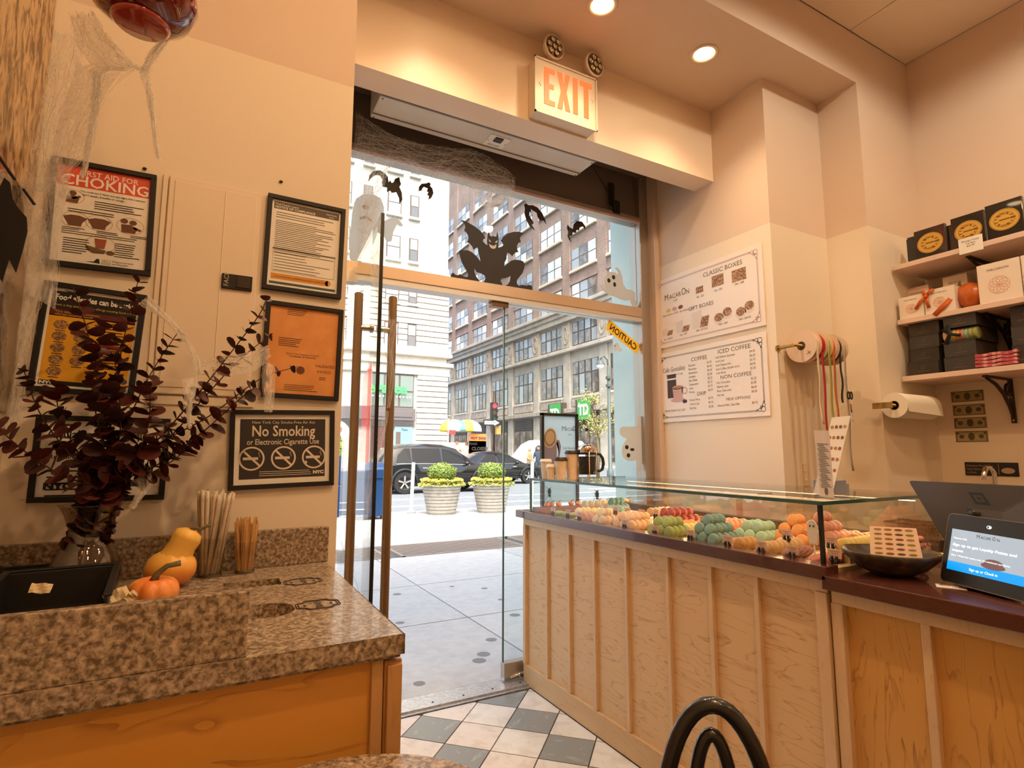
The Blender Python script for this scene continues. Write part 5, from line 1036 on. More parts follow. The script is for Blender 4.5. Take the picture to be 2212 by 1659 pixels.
# bowl with flyers
BWc=(1.80,.955); BO=thing('wooden_bowl','dark carved wooden bowl holding a macaron flyer','bowl',(BWc[0],BWc[1],TZ))
M().lathe([(.0,TZ),(.05,TZ),(.085,TZ+.018),(.118,TZ+.05),(.128,TZ+.066),(.122,TZ+.068),(.112,TZ+.055),(.08,TZ+.026),(.0,TZ+.012)],(BWc[0],BWc[1],0),36,cap=False,rib=lambda a:1+.03*math.sin(5*a)+.02*math.sin(9*a)).build('bowl',mat('burnt_wood',(.035,.022,.012),.5,noise=(28,(.13,.075,.03),5,.45,.7,1.0),bump=.5,bscale=60),BO,smooth=True)
A=at(1868,1200,Y=.955); fx,fy=1.775,.925
FLY=thing('macaron_flyer','upright flyer printed with rows of macarons in the wooden bowl','flyer',(0,0,0)); fr=-R(56)
w_,h_=.128,.088; M().add([(-w_/2,0,0),(w_/2,0,0),(w_/2*.9,.03,h_),(-w_/2*.9,.03,h_)],[(0,1,2,3)]).build('sheet',mat('flyer_paper',(.80,.62,.48),.6),FLY,solid=.0012)
fc=[(.45,.35,.08),(.42,.12,.10),(.45,.18,.08),(.55,.35,.2),(.20,.16,.10),(.50,.26,.10)]
fm=[mat('flyer_ink%d'%k,c,.6) for k,c in enumerate(fc)]
for r_ in range(6):
    for c_ in range(4):
        s_=.012+(.066)*r_/5; xx=(-.042+.028*c_)*(1-.1*s_/h_); M().rot(Matrix()).ell((xx,.03*s_/h_-.0014,s_+.003),(.0105,.0004,.0034),10,5).build('printed_macaron',fm[(r_*3+c_*2)%6],FLY)
FLY.location=(fx,fy,TZ+.048); FLY.rotation_euler=(0,0,fr)
# clear tub of pink candy
TB=thing('candy_tub','clear square tub of pink wrapped sweets on the counter','tub',(1.995,.985,TZ)); 
tx,ty_=1.995,.985
M().add([(tx+sx*w1,ty_+sy*w1,z) for z,w1 in((TZ+.002,.042),(TZ+.135,.055)) for sx,sy in((-1,-1),(1,-1),(1,1),(-1,1))],[(0,1,5,4),(1,2,6,5),(2,3,7,6),(3,0,4,7),(3,2,1,0)]).build('tub',glass('tub_plastic',(.95,.92,.88),.06),TB,solid=.002)
M().tube([(tx+sx*.055,ty_+sy*.055,TZ+.135) for sx,sy in((-1,-1),(1,-1),(1,1),(-1,1))],.003,6,closed=True).build('rim',glass('tub_rim',(.8,.78,.74),.2),TB)
M().text('S',.055,(tx-.0505,ty_-.035,TZ+.012),(0,-1,0),(0,0,1),align='LEFT',bold=.03).build('lettering',ML['print'],TB)
CAN=mat('pink_sweet',(.66,.26,.26),.4,noise=(60,(.76,.42,.38)))
cm=M().ell((0,0,0),(.016,.010,.009),10,7).add([(-.016,0,0),(-.027,.008,.004),(-.027,-.008,-.003)],[(0,1,2)]).add([(.016,0,0),(.027,.008,-.004),(.027,-.008,.003)],[(0,1,2)]).mesh('sweet',CAN,True)
for k in range(34):
    o=bpy.data.objects.new('wrapped_sweet',cm); C.objects.link(o); a=k*2.4; rr=.032*math.sqrt((k%9+.5)/9); o.location=(tx+rr*math.cos(a)*.8,ty_+rr*math.sin(a)*.8,TZ+.018+.021*(k//9)+.004*(k%2)); o.rotation_euler=(random.uniform(-.6,.6),random.uniform(-.6,.6),random.random()*6); tag(o,'pink wrapped sweet inside the clear tub','sweet','pink sweets in the tub')
# register monitor (rear side)
MO=thing('register_monitor','grey back of the register screen with a square logo','monitor',(2.02,.8,TZ))
P=[at(1962,1038,X=2.03),at(2270,1052,X=1.93),at(2270,1185,X=1.93-.06),at(2040,1168,X=2.03-.06)]
bk=Vector((.09,.03,0)); m=M()
def rr_(pp,r=.18):
    out=[]
    for i in range(4):
        a,b,c=pp[i-1],pp[i],pp[(i+1)%4]; e1=(a-b).normalized()*.014; e2=(c-b).normalized()*.014
        for u in(0,.25,.5,.75,1): out.append((b+e1)*(1-u)**2+b*2*u*(1-u)+(b+e2)*u*u)
    return out
q=rr_(P); n=len(q); nrm=(P[1]-P[0]).cross(P[3]-P[0]).normalized(); nrm=nrm if nrm.x>0 else -nrm
m.add(q+[p+nrm*.014 for p in q],[tuple(range(n)),tuple(range(2*n-1,n-1,-1))]+[(i,n+i,n+(i+1)%n,(i+1)%n) for i in range(n)]).build('shell',mat('monitor_grey',(.055,.042,.032),.45),MO)
ex=(P[1]-P[0]).normalized(); ey=(P[0]-P[3]).normalized(); c0=at(2120,1078,X=1.975); 
# put the logo on the shell plane
nn_=nrm; c0=c0-nn_*((c0-P[0]).dot(nn_))-nn_*.0006
def sq(s_,r_): return [c0+ex*(a*s_)+ey*(b*s_) for a,b in((-1,-1),(1,-1),(1,1),(-1,1))]
m=M(); o_=sq(.021,0); i_=sq(.0115,0); m.add(o_+i_,[(k,(k+1)%4,4+(k+1)%4,4+k) for k in range(4)]); m.add([p-nn_*.0002 for p in sq(.0055,0)],[(0,1,2,3)]); m.build('logo',ML['black'],MO)
st0=(P[2]+P[3])/2; M().tube([P[0]*.5+P[2]*.5+nrm*.014,Vector((2.10,.78,TZ+.06)),Vector((2.09,.80,TZ+.004))],.02,10).build('stand_neck',ML['black'],MO,smooth=True); M().box(2.01,2.17,.70,.88,TZ,TZ+.008).build('stand_base',ML['black'],MO,bevel=.003)
# loyalty tablet
TA=thing('loyalty_tablet','black loyalty tablet showing a sign up screen','tablet',(1.80,.72,TZ))
P=[at(2047,1108,X=1.830),at(2245,1135,X=1.752),at(2240,1276,X=1.720),at(2030,1252,X=1.785)]
ex=(P[1]-P[0]).normalized(); ey=(P[0]-P[3]); ey=(ey-ex*ey.dot(ex)).normalized(); nn_=ex.cross(ey); nn_=nn_ if nn_.x<0 else -nn_
W_=(P[1]-P[0]).length; H_=(P[0]-P[3]).length; o0=P[3]
def tp(u,v,d=0): return o0+ex*u+ey*v+nn_*d
Q=[tp(0,0),tp(W_,0),tp(W_,H_),tp(0,H_)]; q=rr_(Q); n=len(q)
M().add(q+[p-nn_*.012 for p in q],[tuple(range(n)),tuple(range(2*n-1,n-1,-1))]+[(i,n+i,n+(i+1)%n,(i+1)%n) for i in range(n)]).build('body',ML['black'],TA)
M().tube([p+nn_*.0 for p in q],.0012,5,closed=True).build('rim',mat('tablet_rim',(.20,.14,.10),.3,.6),TA)
bp_=tp(W_/2,.01,-.012); M().add([tp(W_*.2,.005,-.012),tp(W_*.8,.005,-.012),tp(W_*.8,H_*.7,-.012),tp(W_*.2,H_*.7,-.012)]+[Vector((v.x+.09,v.y+.05,TZ)) for v in(tp(W_*.2,.005),tp(W_*.8,.005))],[(0,3,4),(1,5,2),(3,2,5,4),(0,4,5,1)]).build('stand',ML['black'],TA)
SCR=mat('screen_grey',(.1,.12,.14),.2,emit=(.23,.27,.31),es=1.0); u0,u1,v0,v1=W_*.065,W_*.905,H_*.185,H_*.78
s_=M().quad(tp(u0,v0,.0006),tp(u1,v0,.0006),tp(u1,v1,.0006),tp(u0,v1,.0006)).build('screen',SCR,TA)
M().quad(tp(u0,v0,.0009),tp(u1,v0,.0009),tp(u1,v0+H_*.125,.0009),tp(u0,v0+H_*.125,.0009)).build('blue_button',mat('screen_blue',(0,.1,.4),.3,emit=(.0,.20,.62),es=1.0),s_)
xe,ye=tuple(ex),tuple(ey)
WT=mat('screen_white',(.8,.8,.8),.3,emit=(.85,.88,.9),es=.9)
m=M(); S=W_*3.15
m.text('Sign up or Check in',.0125*S,tp((u0+u1)/2,v0+H_*.045,.0012),xe,ye).text('Sign up to get Loyalty Points and',.0125*S,tp(u0+.008,v0+H_*.355,.0012),xe,ye,align='LEFT',bold=.02,fit=(u1-u0)*.84).text('coupons',.0125*S,tp(u0+.008,v0+H_*.275,.0012),xe,ye,align='LEFT',bold=.02).text('Earn 1 Point for every visit. $4 minimum purchase.',.0085*S,tp(u0+.008,v0+H_*.205,.0012),xe,ye,align='LEFT',fit=(u1-u0)*.78).text('Macaron Cafe',.009*S,tp(u0+.008,v0+H_*.455,.0012),xe,ye,align='LEFT')
m.build('screen_lettering',WT,s_)
m=M().text('M',.017*S,tp(W_*.36,v0+H_*.515,.0012),xe,ye,align='LEFT').text('ACAR',.0135*S,tp(W_*.36+.0155*S,v0+H_*.515,.0012),xe,ye,align='LEFT').text('O',.019*S,tp(W_*.36+.055*S,v0+H_*.515,.0012),xe,ye,align='LEFT',sx=.8).text('N',.0135*S,tp(W_*.36+.071*S,v0+H_*.515,.0012),xe,ye,align='LEFT'); m.build('screen_logo',ML['print'],s_)
m=M(); 
for (du,dv,ru,rv) in((.58,.30,.105,.055),): 
    m.add([tp(W_*du+W_*ru*math.cos(2*PI*k/24),v0+H_*(.205+rv*math.sin(2*PI*k/24)),.0010) for k in range(24)],[tuple(range(24))]).add([tp(W_*du+W_*ru*1.25*math.cos(2*PI*k/24),v0+H_*(.165+.045*math.sin(2*PI*k/24)),.0011) for k in range(24)],[tuple(range(24))])
m.build('screen_macaron',mat('screen_mac',(.1,.05,.05),.4,emit=(.075,.045,.045),es=1),s_)
m=M().tube([tp(W_*.485+.008*S*math.cos(2*PI*k/16),H_*.875+.0052*S*math.sin(2*PI*k/16),.0012) for k in range(16)],.0007*S,4,closed=True).add([tp(W_*.485+.004*S*math.cos(2*PI*k/12)+.002,H_*.875+.0042*S*math.sin(2*PI*k/12),.0012) for k in range(12)],[tuple(range(12))]); m.build('logo',WT,TA)
# card on the counter
c0=at(2054,1268,Z=TZ); CA=thing('loyalty_card','small white card with a brown crest lying on the counter','card',c0); a=R(8)
M().box(-.032,.032,-.022,.022,0,.001).build('card',ML['white'],None)
o=C.objects[-1]; o.parent=CA; o.location=(0,0,0); CA.rotation_euler=(0,0,R(-62))
m=M().tube([(-.012+.012*math.cos(2*PI*k/12),.008+.006*math.sin(2*PI*k/12),.0016) for k in range(12)],.0006,4,closed=True).box(.0,.024,-.014,-.010,.001,.0014).box(-.022,-.002,-.014,-.011,.001,.0014); o=m.build('card_print',mat('crest_brown',(.25,.14,.08),.6),None); o.parent=CA; o.location=(0,0,.001)
t=M().box(-.02,.02,-.03,.03,0,.006).build('note_pad',mat('pale_yellow',(.82,.74,.42),.6),base=(0,0,0)); t.location=at(2025,1205,Z=TZ)+Vector((.06,.03,0)); t.rotation_euler=(0,0,.4); tag(t,'pale yellow note pad between bowl and tablet','note pad')
# faucet behind the register
FA=thing('sink_faucet','chrome faucet spout on the back worktop','faucet',(3.55,1.40,.93)); yf=at(2125,1020,X=3.60).y; zf=at(2125,1012,X=3.60).z
FA.location=(3.60,yf,.93)
M().tube([(3.72,yf,.93),(3.72,yf,zf-.03),(3.69,yf,zf),(3.63,yf,zf),(3.60,yf,zf-.03),(3.595,yf,zf-.06)],.012,12).build('spout',ML['chrome'],FA,smooth=True)
yh=at(2050,1030,X=3.68).y; M().tube([(3.70,yh,.93),(3.70,yh,1.10)],.012,10).tube([(3.70,yh,1.095),(3.66,yh+.05,1.105)],.006,8).build('lever',ML['chrome'],FA,smooth=True)
tag(M().box(3.30,3.79,.3,1.685,0,.895).box(3.27,3.79,.3,1.685,.895,.93).build('back_worktop',ML['stone'],bevel=.003),'stone topped worktop along the shelf wall','worktop')
# ---------------- flyer stand on the case ----------------
FS=thing('flyer_stand','crossed flavour chart and price list standing on the glass case','flyer stand',(1.80,1.16,1.126)); zb=1.1265
def sheet4(pp,mt,par,name,so=.0015): return M().add(pp,[(0,1,2,3)]).build(name,mt,par,solid=so)
A0,A1=at(1757,1075,Z=zb),at(1793,1080,Z=zb); ay=A0.y; 
xa=1.80
pts=[at(1757,1066,X=xa),at(1796,1076,X=xa),at(1838,898,X=xa+.04),at(1797,902,X=xa+.04)]
s1=sheet4(pts,ML['white'],FS,'flavour_chart')
e1=(pts[1]-pts[0]); e2=(pts[3]-pts[0]); nn_=e1.cross(e2).normalized(); nn_=nn_ if nn_.x<0 else -nn_
cols=[(.40,.24,.08),(.30,.08,.08),(.16,.14,.12),(.50,.30,.22),(.34,.30,.12),(.42,.14,.12)]
mm=[mat('chart_ink%d'%k,c,.6) for k,c in enumerate(cols)]
for r_ in range(5):
    for c_ in range(4):
        v=.93-.135*r_-.06; u=.16+.225*c_; base=pts[0].lerp(pts[1],u); top=pts[3].lerp(pts[2],u); p=base.lerp(top,v); a=(pts[1]-pts[0])*.085; b=e2.normalized()*.006
        M().add([p+a*math.cos(2*PI*k/10)+b*math.sin(2*PI*k/10)+nn_*.0016 for k in range(10)],[tuple(range(10))]).build('chart_macaron',mm[(r_*5+c_)%6],s1)
pts=[at(1772,1072,X=xa-.03),at(1802,1080,X=xa-.03),at(1791,930,X=xa-.05),at(1758,930,X=xa-.05)]
s2=sheet4(pts,mat('list_paper',(.80,.72,.66),.6),FS,'price_list'); m=M()
for k in range(26):
    v=.80-.026*k; 
    if v<.12: break
    l,r=pts[0].lerp(pts[3],v),pts[1].lerp(pts[2],v); a=.12+.05*(k%3); b=.9-.1*((k*7)%4); h=Vector((0,0,.0011))
    m.add([l.lerp(r,a)-h+nn_*.0016,l.lerp(r,b)-h+nn_*.0016,l.lerp(r,b)+h+nn_*.0016,l.lerp(r,a)+h+nn_*.0016],[(0,1,2,3)])
p=pts[0].lerp(pts[1],.5).lerp(pts[3].lerp(pts[2],.5),.10); m.add([p+Vector((0,-.006*math.cos(2*PI*k/12),.012*math.sin(2*PI*k/12)))+nn_*.0016 for k in range(12)],[tuple(range(12))]); m.build('lettering',ML['printgrey'],s2)
M().box(1.745,1.86,1.06,1.17,1.1265,1.131).build('stand_base',glass('acrylic',(.9,.88,.85),.08),FS)
tag(M().box(1.95,2.02,1.20,1.28,1.1265,1.175).box(2.03,2.07,1.22,1.30,1.1265,1.16).build('card_holder',mat('blue_grey_card',(.20,.22,.28),.5),bevel=.002),'small blue grey card holder behind the flyer stand','card holder')
tag(M().box(1.72,1.80,1.34,1.345,1.1265,1.129).box(1.98,2.04,1.6,1.64,1.1265,1.1285).build('pen',ML['metal']),'thin metal pen lying on the glass case top','pen')
# ================= street =================
CON=[mat('pavement_%d'%k,c,.85,noise=(14,tuple(q*.86 for q in c),6,.4,.7),bump=.2,bscale=80) for k,c in enumerate(((.46,.465,.46),(.43,.435,.43),(.49,.49,.48)))]
SW=struct(M().box(-14,45,2.95,11.9,-.25,-.03).build('floor_pavement',mat('joint_dirt',(.12,.12,.12),.9)),'city pavement of large concrete slabs')
ys=[2.955,4.13,5.33,6.80,7.72,9.0,10.3,11.62]; 
xs=[1.87+1.62*k for k in range(-7,16)]
for j in range(len(ys)-1):
    for i in range(len(xs)-1):
        if j==3 and 1.0<xs[i+1] and xs[i]<6.0: continue
        M().box(xs[i]+.006,xs[i+1]-.006,ys[j]+.006,ys[j+1]-.006,-.05,0).build('paving_slab',CON[(i*5+j*3)%3],SW)
M().box(xs[0],xs[-1],11.62,11.9,-.2,.005).build('kerb',mat('granite_kerb',(.55,.54,.52),.8,noise=(30,(.45,.45,.44))),SW)
for k in range(14):
    x,y=random.uniform(1.0,2.4),random.uniform(3.0,5.2); M().lathe([(.035*random.uniform(.6,1.3),.0008),(.02,.0016)],(x,y,0),9).build('gum_spot',mat('gum_dark',(.20,.20,.20),.9) if k==0 else bpy.data.materials['gum_dark'],SW)
GI=mat('grate_iron',(.30,.25,.215),.7,.2); 
def grate(x0,x1,y0,y1,lb):
    t=thing('pavement_grate',lb,'grate',((x0+x1)/2,(y0+y1)/2,0)); M().box(x0,x1,y0,y1,-.35,-.05).build('pit',mat('pit_dark',(.02,.018,.016),.9),t)
    M().box(x0,x1,y0,y0+.04,-.05,.003).box(x0,x1,y1-.04,y1,-.05,.003).box(x0,x0+.04,y0,y1,-.05,.003).box(x1-.04,x1,y0,y1,-.05,.003).build('frame',GI,t)
    y=y0+.09
    me=M().box(x0+.04,x1-.04,-.020,.020,-.05,.002).mesh('bar',GI)
    while y<y1-.05:
        o=bpy.data.objects.new('bar',me); C.objects.link(o); o.parent=t; o.location=(-t.location.x,y-t.location.y,0); y+=.082
grate(1.05,2.05,6.81,7.71,'iron pavement grate nearest the open door edge'); grate(2.2,3.95,6.81,7.71,'wide iron pavement grate beyond the doorway'); grate(4.1,5.9,6.81,7.71,'iron pavement grate seen through the fixed glass')
AS=mat('asphalt',(.13,.15,.175),.85,noise=(5,(.16,.18,.205),6,.4,.65))
struct(M().box(-40,90,11.9,100,-.3,-.15).build('floor_road',AS),'blue grey asphalt road')
RM=mat('road_paint',(.75,.74,.70),.7); RK=[]
def mark(x0,x1,y0,y1,lb): tag(M().box(x0,x1,y0,y1,-.15,-.146).build('road_marking',RM),lb,'road marking','white road markings')
mark(-30,80,14.5,14.75,'white lane line running just behind the planters'); mark(-30,80,16.6,16.8,'white lane line beside the parked black car'); mark(6.2,9.5,12.9,13.3,'short white bar right of the planters')
for k in range(6): mark(13.5,17.5,12.4+k*1.1,12.9+k*1.1,['first','second','third','fourth','fifth','sixth'][k]+' zebra stripe from the kerb by the lamp post')
struct(M().box(-40,18.4,44.5,46,-.3,0).build('floor_far_pavement_left',CON[2])); struct(M().box(33,36,36,95,-.3,0).build('floor_far_pavement_right',CON[2]))
# ---- white building ----
YW=46; WB=thing('white_building','white stone corner building with banded masonry and green neon sign','building',(5,YW,0))
WST=mat('white_stone',(.56,.53,.48),.8,noise=(1.5,(.48,.45,.40),6)); WST2=mat('white_stone_plain',(.58,.555,.51),.8,noise=(2.5,(.50,.47,.43),6))
XC=18.48
M().box(-25,XC,YW+.12,YW+22,0,38).build('wall',WST2,WB)
crs=mat('stone_course',(.60,.57,.51),.75,noise=(1.2,(.51,.48,.43),5))
WINX=[(12.70,13.95),(14.75,15.57)]; WINX=[(4.2,5.4),(6.6,7.4),(8.4,9.6),(10.6,11.4)]+WINX
z=.9; k=0
while z<7.7:
    M().box(15.75,XC+.10,YW-.12,YW+3,z,z+.40).build('stone_course',crs,WB,bevel=.03); z+=.475
z=10.45
while z<17.0:
    nx=[-25]; segs=[]
    zz0,zz1=z,z+.42; cuts=[w_ for w_ in WINX if (zz1>10.3 and zz0<12.45) or (zz1>14.2 and zz0<15.5)]
    x=-3
    for a,b in cuts+[(XC+.1,0)]:
        segs.append((x,a)); x=b
    for a,b in segs:
        if b>a: M().box(a,b,YW-.08,YW+1,zz0,zz1).build('stone_course',crs,WB,bevel=.03)
    z+=.50
M().box(-25,XC+.35,YW-.45,YW+3,9.62,9.95).box(-25,XC+.25,YW-.3,YW+3,9.95,10.4).build('belt_course',crs,WB,bevel=.04); M().box(-25,XC+.45,YW-.5,YW+3,8.75,9.1).box(-25,XC+.2,YW-.2,YW+3,7.95,8.75).build('cornice',crs,WB,bevel=.04)
M().box(-25,XC+.2,YW-.2,YW+1,16.9,17.3).build('upper_belt',crs,WB,bevel=.03)
DGL=mat('window_dark',(.10,.10,.11),.1,coat=.6); LGL=mat('window_pale',(.50,.54,.57),.15,coat=.6); WFR=mat('window_frame_dark',(.10,.075,.065),.5)
def sash(par,x0,x1,z0,z1,y,k):
    w_=M().box(x0,x1,y-.02,y+.1,z0,z1).build('window',WFR,par); zm=(z0+z1)/2
    M().box(x0+.10,x1-.10,y-.04,y,zm+.05,z1-.10).build('pane',LGL if k%3 else DGL,w_); M().box(x0+.10,x1-.10,y-.04,y,z0+.10,zm-.05).build('pane',DGL if k%2 else LGL,w_)
    M().box(x0-.12,x1+.12,y-.22,y+.1,z0-.22,z0).build('sill',crs,w_)
k=0
for zr in((10.35,12.40),(14.22,15.42),(18.05,20.18),(22.12,24.2),(26.1,28.2),(30,32.2)):
    for x0,x1 in WINX: sash(WB,x0,x1,zr[0],zr[1],YW+.04,k); k+=1
# lower shop windows
def shopwin(x0,x1,par):
    w_=M().box(x0,x1,YW-.05,YW+.12,5.0,7.95).build('shop_window',WFR,par)
    n=4; dx=(x1-x0)/n
    for i in range(n):
        for a,b in((5.15,6.35),(6.5,7.8)): M().box(x0+dx*i+.08,x0+dx*(i+1)-.08,YW-.08,YW-.05,a,b).build('pane',mat('shop_pane',(.14,.19,.18),.15,coat=.4) if 'shop_pane' not in bpy.data.materials else bpy.data.materials['shop_pane'],w_)
    return w_
shopwin(10.3,15.45,WB); shopwin(3.5,9.2,WB)
PNL=mat('shop_panel',(.11,.10,.105),.5); M().box(-5,15.6,YW-.18,YW+.1,3.95,5.0).build('shop_panel',PNL,WB,bevel=.03); M().box(11,15.3,YW-.24,YW-.18,4.25,4.75).build('panel_moulding',PNL,WB,bevel=.02)
for q in range(5): M().box(-5,15.6,YW-.14,YW,3.45+q*.1,3.50+q*.1).build('louvre',PNL,WB)
M().box(13.85,15.4,YW-.12,YW-.02,1.0,3.42).build('blue_hoarding',mat('hoarding_blue',(.16,.40,.62),.6),WB); M().box(9,13.4,YW-.1,YW,0,3.42).build('shop_opening',mat('shop_interior',(.07,.03,.03),.6),WB)
M().text('Pass',.30,(14.7,YW-.13,3.1),bold=.02).build('hoarding_lettering',ML['print'],WB); M().box(13.95,14.35,YW-.16,YW-.10,1.2,3.0).build('hoarding_door',WFR,WB)
M().text('legasea',1.25,(12.95,YW-.35,6.25),bold=.03,sx=1.02).build('neon_lettering',mat('neon_green',(.05,.5,.1),.4,emit=(.04,.50,.07),es=1.0),WB)
M().text('P',1.0,(9.2,YW-.5,2.6),bold=.05).build('parking_lettering',mat('parking_red',(.6,.1,.1),.5),WB); M().lathe([(.8,YW-.42),(.8,YW-.3)],(9.2,0,2.95),24,axis='Y').build('parking_disc',RM,WB)
m=M()
for i in range(16): m.ell((10.7+i*.29,YW-.30,5.95),(.07,.07,.07),8,5)
m.build('string_lights',mat('bulb_white',(.9,.85,.7),.4,emit=(1,.9,.7),es=1.2),WB)
# ---- brown brick building ----
XF=35; BB=thing('brick_building','brown brick loft building with limestone lower floors','building',(XF,65,0))
def brick():
    m=mat('brown_brick',(.26,.15,.12),.85); t,b=nodes(m); co=t.nodes.new('ShaderNodeTexCoord'); sp=t.nodes.new('ShaderNodeSeparateXYZ'); cb=t.nodes.new('ShaderNodeCombineXYZ'); br=t.nodes.new('ShaderNodeTexBrick'); nz=t.nodes.new('ShaderNodeTexNoise'); mx=t.nodes.new('ShaderNodeMix')
    t.links.new(co.outputs['Object'],sp.inputs[0]); t.links.new(sp.outputs['Y'],cb.inputs['X']); t.links.new(sp.outputs['Z'],cb.inputs['Y']); t.links.new(cb.outputs[0],br.inputs['Vector'])
    br.inputs['Color1'].default_value=(.40,.25,.20,1); br.inputs['Color2'].default_value=(.31,.19,.155,1); br.inputs['Mortar'].default_value=(.42,.36,.32,1); br.inputs['Scale'].default_value=1; br.inputs['Brick Width'].default_value=.45; br.inputs['Row Height'].default_value=.16; br.inputs['Mortar Size'].default_value=.025
    nz.inputs['Scale'].default_value=.4; mx.data_type='RGBA'; mx.blend_type='MULTIPLY'; mx.inputs['Factor'].default_value=.5
    t.links.new(co.outputs['Object'],nz.inputs['Vector']); t.links.new(br.outputs[0],mx.inputs['A']); t.links.new(nz.outputs[0],mx.inputs['B']); t.links.new(mx.outputs['Result'],b.inputs['Base Color']); return m
BRK=brick(); LIM=mat('limestone',(.46,.415,.36),.8,noise=(.9,(.34,.30,.26),7,.4,.7)); LIM2=mat('limestone_panel',(.40,.35,.30),.8,noise=(2.2,(.28,.24,.20),7,.4,.65)); SIL=mat('sill_stone',(.56,.50,.42),.8)
M().box(XF,XF+20,20,112,16.5,60).build('brick_wall',BRK,BB); M().box(XF,XF+20,20,112,0,16.5).build('stone_wall',LIM,BB)
bays=[(38.9+6.58*k,43.5+6.58*k) for k in range(-1,8)]
for a,b in bays: # brick piers
    M().box(XF-.12,XF,b+.25,a+6.58-.25,17.6,60).build('pier',BRK,BB); M().box(XF-.2,XF,b+.35,a+6.58-.35,0,12.4).build('stone_pier',LIM,BB,bevel=.05)
    pnl=M().box(XF-.22,XF,b+.30,a+6.58-.30,12.75,15.9).build('carved_panel',LIM,BB,bevel=.05); c=(b+a+6.58)/2
    M().tube([(XF-.26,c+.45*math.cos(2*PI*k/14),14.3+.95*math.sin(2*PI*k/14)) for k in range(14)],.09,6,closed=True).ell((XF-.24,c,14.3),(.10,.25,.5),8,6).tube([(XF-.26,c+.7*e[0],14.3+1.35*e[1]) for e in((-1,-1),(1,-1),(1,1),(-1,1))],.07,4,closed=True).build('carving',LIM2,pnl)
M().box(XF-.75,XF,20,112,16.5,17.0).box(XF-1.0,XF,20,112,17.0,17.4).build('cornice',LIM,BB,bevel=.06); M().box(XF-.7,XF,20,112,12.35,12.75).build('belt_course',LIM,BB,bevel=.05); M().box(XF-.6,XF,20,112,5.6,6.1).build('shop_cornice',LIM2,BB,bevel=.05); M().box(XF-.55,XF,20,112,15.9,16.5).build('frieze',LIM,BB)
BFR=mat('bronze_window',(.075,.055,.045),.5); RFL=mat('painted_sky_glass',(.52,.56,.60),.08,coat=.6,noise=(.5,(.74,.77,.78),3,.4,.6)); RFD=mat('dim_glass',(.10,.085,.075),.08,coat=.6,noise=(.9,(.25,.20,.17),4,.45,.6)); RFM=mat('mid_glass',(.30,.32,.35),.08,coat=.6)  # paler panes have the sky's reflection painted into their colour
FRL=mat('grey_sash',(.17,.15,.14),.6)
def bwin(a,b,z0,z1,k,n,rows,fr,glz,dp=.12):
    w_=M().box(XF-.02-.0,XF+.3,a,b,z0,z1).build('window',fr,BB); d=(b-a)/n; m_=[M(),M()]
    for i in range(n):
        y0,y1=a+d*i+.13,a+d*(i+1)-.13
        for (q0,q1) in rows:
            g=glz[(k*7+i*3+int(q0*10))%len(glz)]; M().box(XF-.05,XF,y0,y1,z0+(z1-z0)*q0+.06,z0+(z1-z0)*q1-.06).build('pane',g,w_)
    return w_
k=0
for bi,(a,b) in enumerate(bays):
    for z0,z1 in((17.55,19.9),(21.55,24.0),(25.95,28.4),(30.3,32.7),(34.6,37.0),(38.9,41.3)):
        if bi>0 or z0<35:
            w_=bwin(a,b,z0,z1,k,3,((0,.5),(.5,1)),FRL,(RFL,RFL,RFM,RFL,RFD) if bi<4 else (RFM,RFL,RFD,RFD)); M().box(XF-.28,XF,a-.15,b+.15,z0-.3,z0-.02).build('sill',SIL,w_)
            if z0<18: M().box(XF-.12,XF,a-.3,b+.3,z1+.05,z1+.35).build('soldier_course',BRK,w_)
        k+=1
    bwin(a,b,13.0,15.6,k,4,((0,.55),(.55,1)),BFR,(RFD,RFD,RFM,RFD)); bwin(a,b,7.5,11.15,k+1,4,((0,.62),(.62,1)),BFR,(RFD,RFD,RFD,RFM))
    M().box(XF-.2,XF,a,b,6.25,7.2).build('spandrel',LIM2,BB,bevel=.03); M().box(XF-.25,XF,a-.05,b+.05,7.2,7.42).build('sill_course',SIL,BB)
    w_=M().box(XF-.1,XF+.1,a,b,.4,5.4).build('shop_front',BFR,BB)
    for i in range(3): M().box(XF-.14,XF-.1,a+.12+i*1.53,a+1.45+i*1.53,.8,3.9).build('pane',RFD,w_)
    for q in range(5): M().box(XF-.16,XF-.1,a+.1,b-.1,4.1+q*.24,4.22+q*.24).build('louvre',BFR,w_)
for (px,py,lb) in ((1200,893,'green bank sign left above the poster frame'),(1262,884,'green bank sign right of the poster frame')):
    p=at(px,py,X=XF-.7); t=thing('bank_sign',lb,'sign',(XF-.6,p.y,p.z-1)); M().box(XF-.75,XF-.2,p.y-1.5,p.y+1.5,p.z-1.1,p.z+1.1).build('housing',BFR,t); M().box(XF-.8,XF-.75,p.y-1.1,p.y+1.1,p.z-1.05,p.z+1.05).build('green_panel',mat('bank_green',(.06,.36,.08),.5),t)
    M().text('TD',1.5,(XF-.82,p.y,p.z-.55),(0,-1,0),(0,0,1),bold=.05,sx=.9).build('lettering',RM,t)
